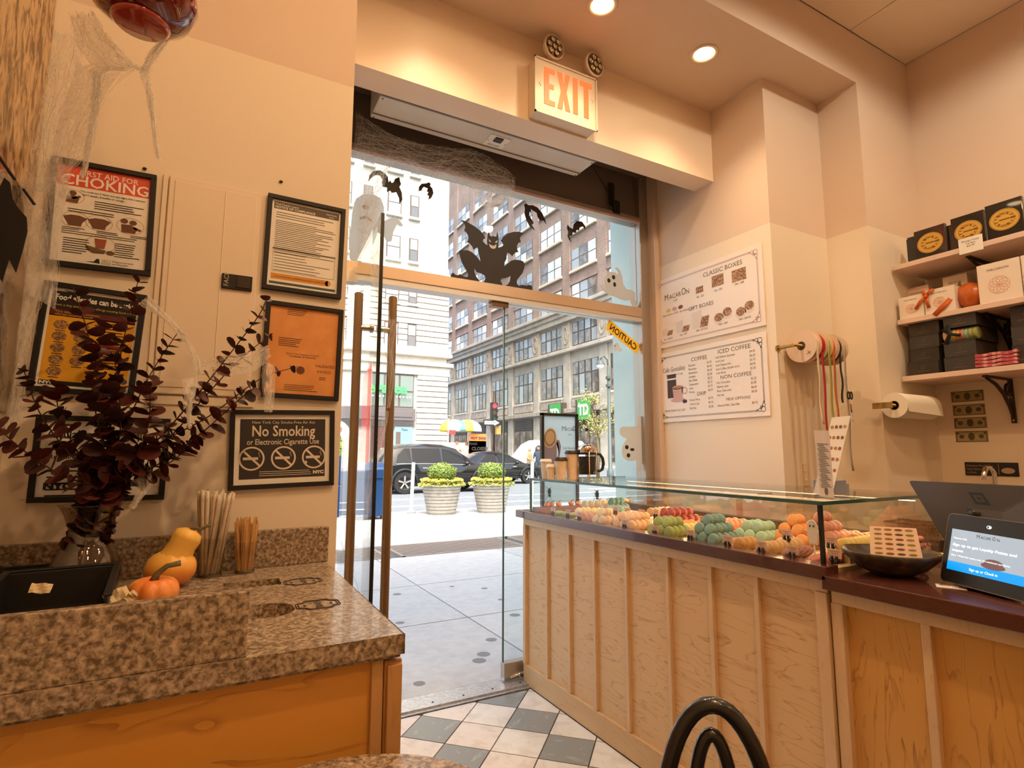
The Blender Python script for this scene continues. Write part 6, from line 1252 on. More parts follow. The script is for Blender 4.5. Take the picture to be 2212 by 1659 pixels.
# ---- planters ----
PTM=mat('planter_stone',(.40,.375,.335),.85,noise=(10,(.32,.30,.265),6,.4,.7)); BOX=[mat('box_leaf',(.10,.18,.035),.6),mat('box_leaf_light',(.22,.30,.06),.6)]; FLO=[mat('mum_yellow',(.78,.58,.04),.6),mat('mum_pale',(.85,.72,.20),.6)]; MGR=mat('mum_leaf',(.20,.26,.05),.6)
def leafball(name,c,r,n,sz,mt,par=None,dome=False,seed=0,flatten=1.0,jit=.12):
    rd=random.Random(seed); m=M()
    for i in range(n):
        z_=rd.uniform(-.35 if dome else -1,1); a=rd.uniform(0,2*PI); q=math.sqrt(max(0,1-z_*z_)); d=Vector((q*math.cos(a),q*math.sin(a),z_)); k=1+rd.uniform(-jit,jit*.6)
        p=Vector((c[0]+d.x*r[0]*k,c[1]+d.y*r[1]*k,c[2]+d.z*r[2]*k)); u=Vector((rd.uniform(-1,1),rd.uniform(-1,1),rd.uniform(-1,1))).normalized(); v=u.cross(d+u*.3).normalized(); s_=sz*rd.uniform(.6,1.3)
        m.add([p-u*s_,p+v*s_*.5,p+u*s_,p-v*s_*.5],[(0,1,2,3)])
    return m.build(name,mt,par)
def planter(px,py,k,lb):
    c=at(px,py,Z=0); x,y=c.x,c.y+.30; t=thing('stone_planter','ribbed grey stone planter '+lb,'planter',(x,y,0),'stone planters on the pavement'); prof=[(.285,0.0),(.29,.02)]
    for i in range(8):
        z=.03+i*.068; r=.29+(.405-.29)*(z/.575); prof+=[(r-.008,z),(r+.010,z+.012),(r+.018,z+.056),(r+.002,z+.064)]
    prof+=[(.425,.575),(.43,.60),(.40,.605),(.38,.56),(0,.55)]
    M().lathe(prof,(x,y,0),36,cap=False).build('pot',PTM,t,smooth=True,auto=True); M().lathe([(0,.552),(.38,.552)],(x,y,0),24,cap=False).build('soil',mat('soil',(.05,.035,.02),.9),t)
    s=thing('boxwood_shrub','clipped round boxwood in the planter '+lb,'shrub',(x,y,.55),'boxwood shrubs'); M().ell((x,y,.86),(.27,.27,.17),20,12).build('inner_foliage',BOX[0],s,smooth=True)
    o=leafball('foliage',(x,y,.86),(.29,.29,.19),2600,.022,BOX[1],s,seed=k); o['kind']='stuff'; o=leafball('foliage_dark',(x,y,.85),(.28,.28,.18),1600,.024,BOX[0],s,seed=k+20); o['kind']='stuff'; M().tube([(x,y,.55),(x,y,.80)],.02,6).build('stem',STEM,s)
    f=thing('yellow_flowers','ring of yellow mums around the boxwood in the planter '+lb,'flowers',(x,y,.57),'yellow mums'); rd=random.Random(k); m=[M(),M()]; g=M()
    for i in range(620):
        a=rd.uniform(0,2*PI); r=rd.uniform(.24,.50); z=.66+.05*math.sin((r-.24)/.26*PI)+rd.uniform(-.02,.03)-(.07 if r>.45 else 0); m[i%2].ell((x+r*math.cos(a),y+r*math.sin(a),z),(.016,.016,.010),6,4)
    for i in range(900):
        a=rd.uniform(0,2*PI); r=rd.uniform(.2,.49); z=rd.uniform(.585,.68)-(.03 if r>.44 else 0); p=Vector((x+r*math.cos(a),y+r*math.sin(a),z)); u=Vector((rd.uniform(-1,1),rd.uniform(-1,1),rd.uniform(-.5,.5))).normalized()*.03; v=Vector((rd.uniform(-1,1),rd.uniform(-1,1),rd.uniform(-1,1))).normalized()*.014; g.add([p-u,p+v,p+u,p-v],[(0,1,2,3)])
    for q,mm_ in zip(m,FLO): o=q.build('blossoms',mm_,f); o['kind']='stuff'
    o=g.build('leaves',MGR,f); o['kind']='stuff'
planter(965,1113,1,'left of the glass edge'); planter(1075,1109,2,'right beside the glass edge'); 
c=at(738,975,Y=11.2); s=thing('street_shrub','dark leafy shrub behind the blue mailbox','shrub',(c.x,11.9,0)); M().ell((c.x,11.9,1.25),(.28,.28,.32),14,10).build('inner_foliage',BOX[0],s); o=leafball('foliage',(c.x,11.9,1.25),(.32,.32,.36),1200,.03,BOX[1],s,seed=9); o['kind']='stuff'; M().lathe([(.26,0),(.34,.9)],(c.x,11.9,0),16).build('pot',PTM,s)
# delineator posts
WPL=mat('post_white',(.78,.76,.72),.5)
for px,py,lb in((888,1108,'white flexible post left of the planters'),(1148,1096,'white flexible post beside the display case corner')):
    c=at(px,py,Z=0); t=thing('delineator_post',lb,'post',c,'white flexible posts'); h=1.06
    M().lathe([(.10,0),(.09,.03),(.05,.07),(.04,.08)],(c.x,c.y,0),16).build('foot',mat('post_foot',(.42,.42,.42),.5),t,smooth=True)
    M().tube([c+Vector((0,0,.06)),c+Vector((.03,0,h))],.038,14).build('tube',WPL,t,smooth=True,auto=True)
    for z in(.82,.95): M().tube([c+Vector((.03*z/h,0,z)),c+Vector((.03*z/h,0,z+.07))],.0395,14).build('reflective_band',mat('band_silver',(.6,.6,.58),.3,.5) if 'band_silver' not in bpy.data.materials else bpy.data.materials['band_silver'],t,smooth=True,auto=True)
# mailbox
MX=thing('mailbox','blue street mailbox with rounded top seen behind the door handles','mailbox',(2.65,11.1,0)); MB_=mat('mailbox_blue',(.006,.035,.115),.35)
x0,x1,y0,y1=2.42,3.10,10.75,11.4
pr=[(y0,.06),(y1,.06),(y1,.75)]+[((y0+y1)/2+(y1-y0)/2*math.cos(PI*k/12),.75+.33*math.sin(PI*k/12)) for k in range(1,12)]+[(y0,.75)]
M().prism(pr,lambda u,v,w_:(x0+w_,u,v),x1-x0).build('body',MB_,MX,bevel=.02); M().box(x0+.06,x1-.06,y0-.03,y0+.02,.78,.95).build('hatch',MB_,MX,bevel=.01)
for a in(x0+.05,x1-.05):
    for b in(y0+.05,y1-.05): M().box(a-.03,a+.03,b-.03,b+.03,0,.08).build('leg',ML['black'],MX)
BX2=thing('relay_box','taller blue relay box behind the mailbox','mailbox',(2.1,11.6,0)); M().box(1.75,2.5,11.45,12.0,0,.62).box(1.78,2.47,11.48,11.97,.62,1.22).build('body',MB_,BX2,bevel=.02); M().box(1.8,2.45,11.44,11.455,.1,.55).build('hatch',MB_,BX2,bevel=.004)
# ---- cars ----
CBK=mat('car_black',(.004,.004,.005),.08,coat=.55,spec=.4); CGL=mat('car_glass',(.012,.012,.012),.04,spec=.25); TYR=mat('tyre',(.012,.012,.012),.75); RIM=mat('alloy',(.55,.53,.50),.25,.9); CCH=mat('car_chrome',(.75,.73,.70),.12,1); CWH=mat('car_white',(.78,.78,.78),.3,coat=.6)
def car(name,label,x0,y0,z0,Ln,W,st,wheels,wr,paintm,wins,face_=1):
    """st: (x, zbottom, zbelt, ztop, half width belt factor, half width top factor)"""
    t=thing(name,label,'car',(x0,y0,z0)); m=M(); n=len(st); sec=[]
    for (x,zb,zt_,zr,wb,wt) in st:
        wb*=W/2; wt*=W/2
        ring=[(-wb*.90,zb),(-wb*.97,zb+.12),(-wb,zb+(zt_-zb)*.55),(-wb*.97,zt_),(-wt,zt_+(zr-zt_)*.85),(-wt*.72,zr),(0,zr+.02)]
        ring=ring+[(-a,b) for a,b in ring[-2::-1]]
        sec.append([(x0+x*face_,y0+a,z0+b) for a,b in ring])
    k=len(sec[0])
    for s_ in sec: m.v+=s_
    for i in range(n-1):
        for j in range(k-1): m.f.append((i*k+j,(i+1)*k+j,(i+1)*k+j+1,i*k+j+1))
        m.f.append((i*k+k-1,(i+1)*k+k-1,(i+1)*k,i*k))
    m.f.append(tuple(range(k))); m.f.append(tuple((n-1)*k+j for j in range(k-1,-1,-1)))
    b=m.build('body',paintm,t,smooth=True); b.data.set_sharp_from_angle(angle=R(32))
    def side(x,f,sg): # point on the greenhouse side, f 0 belt..1 roof
        for i in range(n-1):
            if st[i][0]<=x<=st[i+1][0]:
                u=(x-st[i][0])/(st[i+1][0]-st[i][0]); q=[st[i][c]*(1-u)+st[i+1][c]*u for c in range(6)]; break
        a0,z0_=q[4]*W/2*.97,q[2]; a1,z1_=q[5]*W/2,q[2]+(q[3]-q[2])*.85
        return Vector((x0+x*face_,y0+sg*(a0+(a1-a0)*f+.012),z0+z0_+(z1_-z0_)*f))
    for sg in(-1,1):
        for w_ in wins:
            pts=[side(x,f,sg) for x,f in w_]; M().add(pts,[tuple(range(len(pts)))]).build('side_window',CGL,t)
        allx=[x for w_ in wins for x,f in w_]; xa,xb=min(allx),max(allx)
        M().tube([side(xa+(xb-xa)*i/8,.02,sg)+Vector((0,sg*.01,0)) for i in range(9)],.014,6).build('window_trim',CCH,t)
        for hx in((xa+xb)*.5-.35,(xa+xb)*.5+.75): p=side(hx,0,sg)+Vector((0,sg*.03,-.14)); M().box(p.x-.10,p.x+.10,p.y-.02,p.y+.02,p.z-.018,p.z+.018).build('door_handle',CCH,t,bevel=.008)
        p=side(xb-.15,.12,sg)+Vector((0,sg*.10,.02)); M().ell(p,(.10,.10,.075),12,8).build('mirror',paintm,t,smooth=True)
        M().box(x0+(st[1][0])*face_,x0+(st[-2][0])*face_,y0+sg*(W/2*.93)-.02,y0+sg*(W/2*.93)+.02,z0+st[2][1]+.02,z0+st[2][1]+.09).build('sill_trim',mat('sill_black',(.015,.015,.015),.5) if 'sill_black' not in bpy.data.materials else bpy.data.materials['sill_black'],t)
        for wx in wheels:
            c=(x0+wx*face_,y0+sg*(W/2-.10),z0+wr)
            wh=M().lathe([(wr*.62,-.11),(wr*.95,-.11),(wr,-.08),(wr,.08),(wr*.95,.11),(wr*.62,.11)],c,32,axis='Y',cap=False).build('tyre',TYR,t,smooth=True,auto=True)
            r_=M().lathe([(wr*.66,sg*.10),(wr*.62,sg*.115),(wr*.58,sg*.10),(wr*.56,sg*.03),(0,sg*.02)],c,32,axis='Y',cap=False).build('rim',mat('rim_dark',(.05,.05,.05),.4,.5) if 'rim_dark' not in bpy.data.materials else bpy.data.materials['rim_dark'],wh,smooth=True)
            for s_ in range(5):
                a=s_*2*PI/5+.3; M().add([(c[0]+math.cos(a+e)*q*wr,c[1]+sg*(.105 if q>.3 else .09),c[2]+math.sin(a+e)*q*wr) for q,e in((.08,-.9),(.60,-.13),(.60,.13),(.08,.9))],[(0,1,2,3)]).build('spoke',RIM,wh,solid=.02)
            M().tube([(c[0]+(wr+.07)*math.cos(PI*k/14),c[1]+sg*.115,c[2]+(wr+.07)*math.sin(PI*k/14)) for k in range(15)],.045,6).build('arch_trim',mat('arch_black',(.012,.012,.012),.55) if 'arch_black' not in bpy.data.materials else bpy.data.materials['arch_black'],t,smooth=True)
    xf,xr=st[-1][0],st[0][0]
    for sg in(-1,1):
        M().ell((x0+(xf-.06)*face_,y0+sg*W*.38,z0+.72),(.10,.20,.07),10,6).build('headlight',mat('headlamp',(.7,.7,.68),.1,coat=1) if 'headlamp' not in bpy.data.materials else bpy.data.materials['headlamp'],t,smooth=True); M().ell((x0+(xr+.05)*face_,y0+sg*W*.39,z0+.90),(.08,.16,.10),10,6).build('tail_light',mat('taillamp',(.25,.01,.01),.2,coat=1) if 'taillamp' not in bpy.data.materials else bpy.data.materials['taillamp'],t,smooth=True)
    return t
suv=[(0,.42,.95,1.0,.80,.72),(.12,.32,.98,1.22,.92,.74),(.45,.28,1.00,1.58,.98,.70),(.9,.26,1.02,1.70,1,.70),(1.7,.25,1.02,1.74,1,.70),(2.4,.25,1.0,1.71,1,.70),(3.0,.25,.98,1.56,1,.68),(3.45,.25,.97,1.24,1,.70),(3.75,.25,.96,1.02,1,.76),(4.3,.26,.90,.96,.98,.80),(4.65,.30,.80,.86,.92,.78),(4.85,.36,.66,.72,.78,.66)]
def carS(*a,s=1.0,**k): return car(*a,**k)
car('parked_suv','black sport utility car parked behind the left planter',5.15,19.75,-.15,4.85,1.92,suv,(.92,3.92),.385,CBK,[[(.62,.12),(1.15,.08),(1.15,.92),(.95,.94),(.70,.6)],[(1.22,.08),(2.28,.06),(2.26,.93),(1.22,.93)],[(2.36,.06),(3.38,.08),(3.05,.70),(2.72,.92),(2.36,.93)]])
sed=[(0,.42,.86,.92,.80,.72),(.15,.32,.92,.98,.90,.76),(.8,.28,.95,1.04,.98,.74),(1.3,.26,.95,1.30,1,.66),(1.75,.25,.95,1.44,1,.64),(2.4,.25,.94,1.48,1,.64),(3.0,.25,.93,1.40,1,.64),(3.5,.25,.92,1.16,1,.68),(3.85,.25,.90,.96,1,.76),(4.5,.28,.82,.88,.97,.78),(4.85,.32,.70,.76,.88,.72),(4.98,.38,.60,.64,.78,.66)]
car('parked_sedan','black sedan in the next lane behind the second planter',9.25,23.5,-.15,4.98,1.88,sed,(.95,3.95),.34,CBK,[[(1.45,.14),(2.35,.08),(2.33,.93),(1.95,.92)],[(2.43,.08),(3.48,.10),(3.15,.72),(2.95,.88),(2.43,.93)]])
van=[(0,.4,1.1,2.1,.92,.86),(.1,.35,1.15,2.2,1,.9),(1.5,.35,1.15,2.25,1,.9),(3.4,.35,1.15,2.22,1,.9),(4.0,.35,1.12,1.95,1,.84),(4.5,.38,1.05,1.30,.98,.84),(5.1,.4,.85,1.0,.95,.82),(5.2,.45,.7,.8,.85,.75)]
vx=at(1100,1000,Y=31).x; car('white_van','white van with a red stripe beyond the black sedan',vx+5.2,31,-.15,5.2,2.0,van,(1.0,4.1),.36,CWH,[[(3.2,.1),(3.95,.1),(3.8,.85),(3.2,.9)]],face_=-1)
M().box(vx+2.6,vx+2.9,29.95,30.02,.6,1.9).build('stripe',mat('stripe_red',(.45,.03,.03),.5),[o for o in C.objects if o.name=='white_van'][0])
# ---- hot dog cart ----
cx=at(1000,960,Y=32.5).x; cy=32.5; HC=thing('hot_dog_cart','street food cart with orange signs behind the cars','food cart',(cx,cy,-.15)); UY=mat('umbrella_yellow',(.80,.55,.05),.6); UWt=mat('umbrella_white',(.82,.80,.74),.6); UBl=mat('umbrella_blue',(.10,.28,.50),.6); STL=mat('cart_steel',(.62,.60,.56),.3,.7); ORG=mat('sign_orange',(.78,.16,.03),.6)
M().box(cx-1.1,cx+1.35,cy-.6,cy+.6,.15,1.0).build('body',STL,HC,bevel=.03); M().box(cx-1.1,cx+1.35,cy-.62,cy+.62,.98,1.06).build('counter',STL,HC)
M().box(cx-1.0,cx+.5,cy-.1,cy+.5,1.06,1.9).build('display_box',UWt,HC); M().box(cx+.15,cx+1.30,cy-.66,cy-.60,.95,2.0).box(cx+.15,cx+1.3,cy-.66,cy-.60,1.1,2.45).build('orange_board',ORG,HC); M().text('CLOSED',.30,(cx+.85,cy-.68,1.42),bold=.05).text('HOT DOG',.22,(cx+.75,cy-.68,2.1),bold=.04).text('FOOD',.2,(cx+.4,cy-.68,1.75),bold=.04).build('lettering',ML['print'],HC)
for k in range(7):
    px_=cx-1.0+.22*k; M().box(px_,px_+.18,cy-.15,cy-.12,1.25+.25*(k%3),1.48+.25*(k%3)).build('photo_card',[ORG,UWt,mat('food_card',(.45,.22,.10),.6) if 'food_card' not in bpy.data.materials else bpy.data.materials['food_card']][k%3],HC)
M().text('FOOD',.18,(cx-.3,cy-.66,1.12),bold=.04).build('yellow_lettering',UY,HC)
for wx in(-.7,.9): M().lathe([(.22,-.05),(.26,-.04),(.26,.04),(.22,.05)],(cx+wx,cy-.62,.11),18,axis='Y').build('wheel',TYR,HC)
for k,ux in enumerate((-.62,.30)):
    u=thing('cart_umbrella',['yellow and blue umbrella at the left of the food cart','yellow and white umbrella at the right of the food cart'][k],'umbrella',(cx+ux,cy,1.06),'food cart umbrellas'); M().tube([(cx+ux,cy,1.06),(cx+ux,cy,3.35)],.02,8).build('pole',STL,u)
    for g in range(8):
        a0,a1=g*PI/4,(g+1)*PI/4; m=M(); v=[]
        for i in range(5):
            f=i/4; r=.95*math.sin(f*PI/2); z=3.35-.62*(1-math.cos(f*PI/2)); v+=[(cx+ux+r*math.cos(a0),cy+r*math.sin(a0),z),(cx+ux+r*math.cos(a1),cy+r*math.sin(a1),z)]
        v+=[(v[-2][0],v[-2][1],v[-2][2]-.14),(v[-1][0],v[-1][1],v[-1][2]-.14)]
        m.add(v,[(2*i,2*i+1,2*i+3,2*i+2) for i in range(5)]).build('gore',[UY,UWt,UY,UBl,UY,UWt,UBl,UWt][(g+k*3)%8],u,smooth=True,solid=.01)
# ---- traffic light, one way sign, lamp post, tree ----
p=at(1066,890,Y=27); TL=thing('traffic_light','traffic signal showing red above a one way arrow sign','traffic light',(p.x+.1,27,-.15)); px_=p.x+.12
M().tube([(px_,27.15,-.15),(px_,27.15,4.6)],.07,10).build('pole',ML['iron'],TL,smooth=True); M().box(p.x-.17,p.x+.17,26.85,27.1,p.z-.5,p.z+.52).build('housing',ML['black'],TL,bevel=.02)
for k,(c_,e) in enumerate((((.7,.02,.03),2.2),((.05,.04,.01),0),((.01,.04,.02),0))):
    z=p.z+.34-.34*k; M().lathe([(.0,26.84),(.13,26.845),(.14,26.85)],(p.x,0,z),18,axis='Y',cap=False).build('lens',mat('signal%d'%k,c_,.4,emit=c_ if e else None,es=e),TL); M().tube([(p.x+.15*math.cos(a*PI/8),26.78,z+.15*math.sin(a*PI/8)) for a in range(9)],.025,6).build('visor',ML['black'],TL)
q=at(1062,913,Y=26.6); M().box(q.x-.48,q.x+.48,26.6,26.63,q.z-.16,q.z+.16).build('one_way_plate',ML['black'],TL); m=M().add([(q.x-.42,26.595,q.z-.09),(q.x+.16,26.595,q.z-.09),(q.x+.16,26.595,q.z-.15),(q.x+.46,26.595,q.z),(q.x+.16,26.595,q.z+.15),(q.x+.16,26.595,q.z+.09),(q.x-.42,26.595,q.z+.09)],[(0,1,5,6),(2,3,4)]); m.build('arrow',RM,TL); M().text('ONE WAY',.14,(q.x-.06,26.59,q.z-.05),bold=.03).build('lettering',ML['print'],TL)
M().box(q.x+.35,q.x+.62,26.7,26.9,q.z-.62,q.z-.12).build('walk_signal',mat('walk_box',(.35,.20,.05),.5),TL,bevel=.02)
t=thing('street_name_pole','thin pole with a small red sign before the white building corner','pole',at(967,1000,Y=30)); x_=t.location.x; M().tube([(x_,30,-.15),(x_,30,3.9)],.05,8).build('pole',STL,t); M().box(x_-.05,x_+.45,29.97,30.0,3.0,3.25).build('plate',mat('plate_red',(.3,.04,.04),.5),t); t.location.z=0
lp=at(1318,990,Y=19.5); LPo=thing('street_lamp','dark green street lamp with a hanging globe','street lamp',(lp.x,19.5,-.15)); LGM=mat('lamp_green',(.055,.075,.075),.5)
zt=at(1318,790,Y=19.5).z; x_=lp.x
LPo.location=(x_,19.5,-.15); M().tube([(x_,19.5,-.15),(x_,19.5,.5),(x_,19.5,.55),(x_,19.5,zt)],[.17,.15,.09,.065],12).build('column',LGM,LPo,smooth=True)
for z in(zt-.9,zt-.55): M().tube([(x_,19.5,z-.06),(x_,19.5,z+.06)],.13,12).build('collar',LGM,LPo,smooth=True,auto=True)
M().tube([(x_,19.5,zt-.2),(x_-.05,19.5,zt+.25),(x_-.25,19.5,zt+.42),(x_-.45,19.5,zt+.25)],.035,8).build('arm',LGM,LPo,smooth=True); M().lathe([(.02,.22),(.09,.20),(.18,.06),(.19,0)],(x_-.45,19.5,zt),16,cap=False).build('hood',LGM,LPo,smooth=True); M().ell((x_-.45,19.5,zt-.03),(.17,.17,.16),14,10).build('globe',mat('lamp_globe',(.65,.66,.66),.2),LPo,smooth=True)
tc=at(1290,905,Y=25); TR_=thing('street_tree','thin street tree with sparse yellow green leaves','tree',(tc.x,25,-.15)); M().tube([(tc.x,25,-.15),(tc.x+.05,25,1.5),(tc.x-.05,25,2.6)],[.09,.07,.05],8).build('trunk',STEM,TR_,smooth=True)
rd=random.Random(4)
for k in range(12):
    a=rd.uniform(0,6.28); r=rd.uniform(.6,1.5); b=Vector((tc.x+r*math.cos(a),25+r*math.sin(a),rd.uniform(2.2,4.6))); M().tube([(tc.x,25,1.9+.1*(k%6)),((tc.x+b.x)/2,(25+b.y)/2,b.z*.55+1.2),b],[.035,.02,.008],5).build('branch',STEM,TR_)
    o=leafball('leaves',tuple(b),(.55,.55,.4),110,.06,mat('tree_leaf',(.34,.33,.10),.6) if 'tree_leaf' not in bpy.data.materials else bpy.data.materials['tree_leaf'],TR_,seed=k,jit=.9); o['kind']='stuff'
# ---- pedestrians ----
def person(px,y,label,coat,legs,hat=None,turn=0,h=1.74):
    x=at(px,960,Y=y).x; t=thing('person',label,'person',(x,y,-.15)); s=h/1.74; V=[]; E_=[]; Rr=[]
    def add(p,r,par=None):
        V.append((p[0]*s,p[1]*s,p[2]*s)); Rr.append(r*s)
        if par is not None: E_.append((par,len(V)-1))
        return len(V)-1
    pel=add((0,0,.95),.15); ab=add((0,0,1.12),.135,pel); chs=add((0,0,1.34),.165,ab); nk=add((0,0,1.48),.06,chs); hd0=add((0,-.01,1.56),.085,nk); hd1=add((0,-.02,1.66),.10,hd0); 
    for sg in(-1,1):
        sh=add((sg*.18,0,1.40),.075,chs); el=add((sg*.24,-.03,1.14),.055,sh); wr_=add((sg*.20,-.20,.98 if sg>0 else 1.10),.038,el); add((sg*.19,-.27,.99 if sg>0 else 1.12),.035,wr_)
        hp_=add((sg*.09,0,.88),.10,pel); kn=add((sg*.10,-.04*sg,.50),.07,hp_); an=add((sg*.10,.03*sg,.09),.05,kn); add((sg*.11,-.13+.03*sg,.04),.045,an)
    me=bpy.data.meshes.new('body'); me.from_pydata(V,E_,[]); o=bpy.data.objects.new('body',me); C.objects.link(o); o.parent=t; me.materials.append(coat)
    sk=o.modifiers.new('skin','SKIN'); 
    for i,v in enumerate(me.skin_vertices[0].data): v.radius=(Rr[i],Rr[i]); v.use_root=(i==0)
    o.modifiers.new('sub','SUBSURF').levels=2; o.modifiers['sub'].render_levels=2; sk.use_smooth_shade=True
    SKN=mat('skin_tone',(.42,.22,.14),.6) if 'skin_tone' not in bpy.data.materials else bpy.data.materials['skin_tone']
    M().ell((0,-.03*s,1.63*s),(.088*s,.10*s,.125*s),14,10).ell((0,-.13*s,1.62*s),(.014*s,.02*s,.02*s),6,5).add([(-.03*s,-.125*s,1.575*s),(.03*s,-.125*s,1.575*s),(.025*s,-.128*s,1.565*s),(-.025*s,-.128*s,1.565*s)],[(0,1,2,3)]).build('face',SKN,None).parent=t
    f=[q for q in C.objects if q.name.startswith('face') and q.parent is t][0]; f.location=(0,0,1.505*s) if False else Vector((0,-.03*s,1.505*s))
    for e in(-1,1): o2=M().ell((e*.035*s,-.125*s,1.645*s),(.012*s,.008*s,.009*s),6,5).build('eye',ML['print'],None,base=(0,0,0)); o2.parent=t
    o2=M().ell((0,.0,1.68*s),(.10*s,.115*s,.10*s),14,8).build('hair' if not hat else 'cap',hat or mat('hair_dark',(.03,.02,.015),.7),None,base=(0,0,0)); o2.parent=t
    m=M()
    for sg in(-1,1): m.tube([(sg*.09*s,0,.92*s),(sg*.10*s,-.04*sg*s,.50*s),(sg*.10*s,.03*sg*s,.08*s)],[.115*s,.085*s,.07*s],10)
    o2=m.build('trousers',legs,None,base=(0,0,0),smooth=True); o2.parent=t; t.rotation_euler=(0,0,turn)
    return t
person(1143,25.6,'person in a tan coat and pale cap near the white van',mat('coat_tan',(.40,.27,.13),.8),mat('trousers_grey',(.12,.12,.13),.8),mat('cap_white',(.7,.7,.7),.7),.6,1.70)
person(1163,25.0,'person in a navy jacket beside the poster frame',mat('coat_navy',(.035,.045,.075),.8),mat('trousers_dark',(.03,.03,.04),.8),None,-.8,1.78)
# traffic behind: low street items
tag(M().box(13.9,14.6,26,26.5,-.15,.75).build('street_bin',mat('bin_green',(.05,.07,.06),.6),bevel=.03),'dark green street bin near the lamp post','bin')
p0=at(785,785,Y=14.2); p1=at(803,785,Y=14.2); zb_=-.15; zt_=at(798,780,Y=14.2).z
t=thing('streak_banner','tall red street banner with a pointed top seen through the open glass door','banner',(p0.x,14.2,-.15)); BR=thin('banner_red',(.55,.05,.04),.4)  # banner added for the reflection-like red streak in the door glass
M().prism([(p0.x,.9),(p1.x,.9),(p1.x,zt_),(p0.x,zt_-.45)],lambda u,v,w_:(u,14.2-w_,v),.01).build('cloth',BR,t); M().tube([(p1.x+.01,14.2,-.15),(p1.x+.01,14.2,zt_)],.012,6).build('pole',STL,t); M().lathe([(.2,-.15),(.2,-.10),(.03,-.06)],(p1.x,14.2,0),16).build('foot',ML['iron'],t)
# ================= window stickers =================
YG=2.897
def sil(name,label,cat,pts,cr,mt,t_=.0008,group=None,Y=YG):
    P=[at(cr[0]+x/cr[2],cr[1]+y/cr[2],Y=Y) for x,y in pts]
    t=thing(name,label,cat,(sum(p.x for p in P)/len(P),Y,min(p.z for p in P)),group)
    M().prism([(p.x,p.z) for p in P],lambda u,v,w_:(u,Y-w_,v),t_).build('cutout',mt,t); return t
def spots(t,pts,cr,mt,name,rx,ry,Y=YG-.0014):
    for (x,y) in pts:
        p=at(cr[0]+x/cr[2],cr[1]+y/cr[2],Y=Y); q=at(cr[0]+(x+rx)/cr[2],cr[1]+y/cr[2],Y=Y); z=at(cr[0]+x/cr[2],cr[1]+(y-ry)/cr[2],Y=Y)
        M().add([(p.x+(q.x-p.x)*math.cos(2*PI*k/14),Y,p.z+(z.z-p.z)*math.sin(2*PI*k/14)) for k in range(14)],[tuple(range(14))]).build(name,mt,t)
VIN=mat('black_vinyl_cutout',(.022,.013,.008),.5); GHV=thin('ghost_vinyl',(.72,.70,.66),.55)
G5=(960,440,7.9); C4=(730,150,3.016); CG=(1280,450,2.552)
gar=[(270,283),(330,290),(420,330),(520,390),(610,460),(670,530),(700,590),(665,605),(655,640),(690,680),(735,715),(725,640),(735,540),(755,455),(775,545),(800,560),(825,550),(860,560),(885,565),(900,480),(920,560),(925,650),(918,750),(960,740),(990,735),(1005,700),(985,660),(960,630),(1000,570),(1080,510),(1180,480),(1280,480),(1360,510),(1310,540),(1285,590),(1305,655),(1260,670),(1235,730),(1245,790),(1265,825),(1210,835),(1175,870),(1160,900),(1120,860),(1075,835),(1060,880),(1060,940),(1030,1000),(1020,1065),(1070,1030),(1140,970),(1210,955),(1290,965),(1345,985),(1368,1030),(1360,1110),(1330,1190),(1270,1260),(1240,1300),(1235,1360),(1270,1400),(1330,1385),(1390,1400),(1440,1385),(1490,1400),(1500,1450),(1485,1525),(1450,1510),(1420,1470),(1400,1520),(1360,1515),(1300,1475),(1200,1475),(1100,1440),(1050,1460),(1025,1440),(1040,1400),(1090,1370),(1120,1310),(1128,1230),(1100,1250),(1040,1270),(975,1275),(955,1310),(985,1370),(1000,1410),(960,1425),(900,1410),(850,1400),(835,1345),(815,1400),(750,1400),(690,1385),(665,1350),(690,1300),(700,1265),(680,1220),(620,1190),(545,1165),(515,1105),(510,1160),(540,1240),(590,1310),(605,1375),(560,1350),(480,1345),(420,1355),(360,1330),(300,1305),(260,1330),(225,1325),(205,1290),(170,1270),(130,1300),(105,1270),(105,1220),(150,1175),(190,1215),(230,1220),(265,1200),(310,1235),(380,1255),(405,1240),(400,1190),(350,1100),(300,1010),(270,920),(250,830),(270,790),(330,795),(400,795),(470,830),(540,890),(600,960),(615,990),(600,920),(580,830),(565,745),(530,760),(495,790),(480,740),(440,690),(385,655),(405,610),(410,560),(380,500),(335,460),(355,400),(345,350),(310,310)]
t=sil('gargoyle_sticker','large black crouching gargoyle cutout on the transom glass','sticker',gar,G5,VIN)
PALE=mat('cutout_gap',(.62,.60,.58),.4)
for pts,nm in(([(755,600),(790,640),(800,658),(765,645)],'eye'),([(905,620),(905,665),(860,668),(880,640)],'eye'),([(760,680),(790,705),(840,720),(890,690),(880,750),(850,772),(800,762),(775,730)],'grin')):
    P=[at(G5[0]+x/G5[2],G5[1]+y/G5[2],Y=YG-.0014) for x,y in pts]; M().prism([(p.x,p.z) for p in P],lambda u,v,w_:(u,YG-.0012-w_,v),.0003).build(nm,PALE,t)
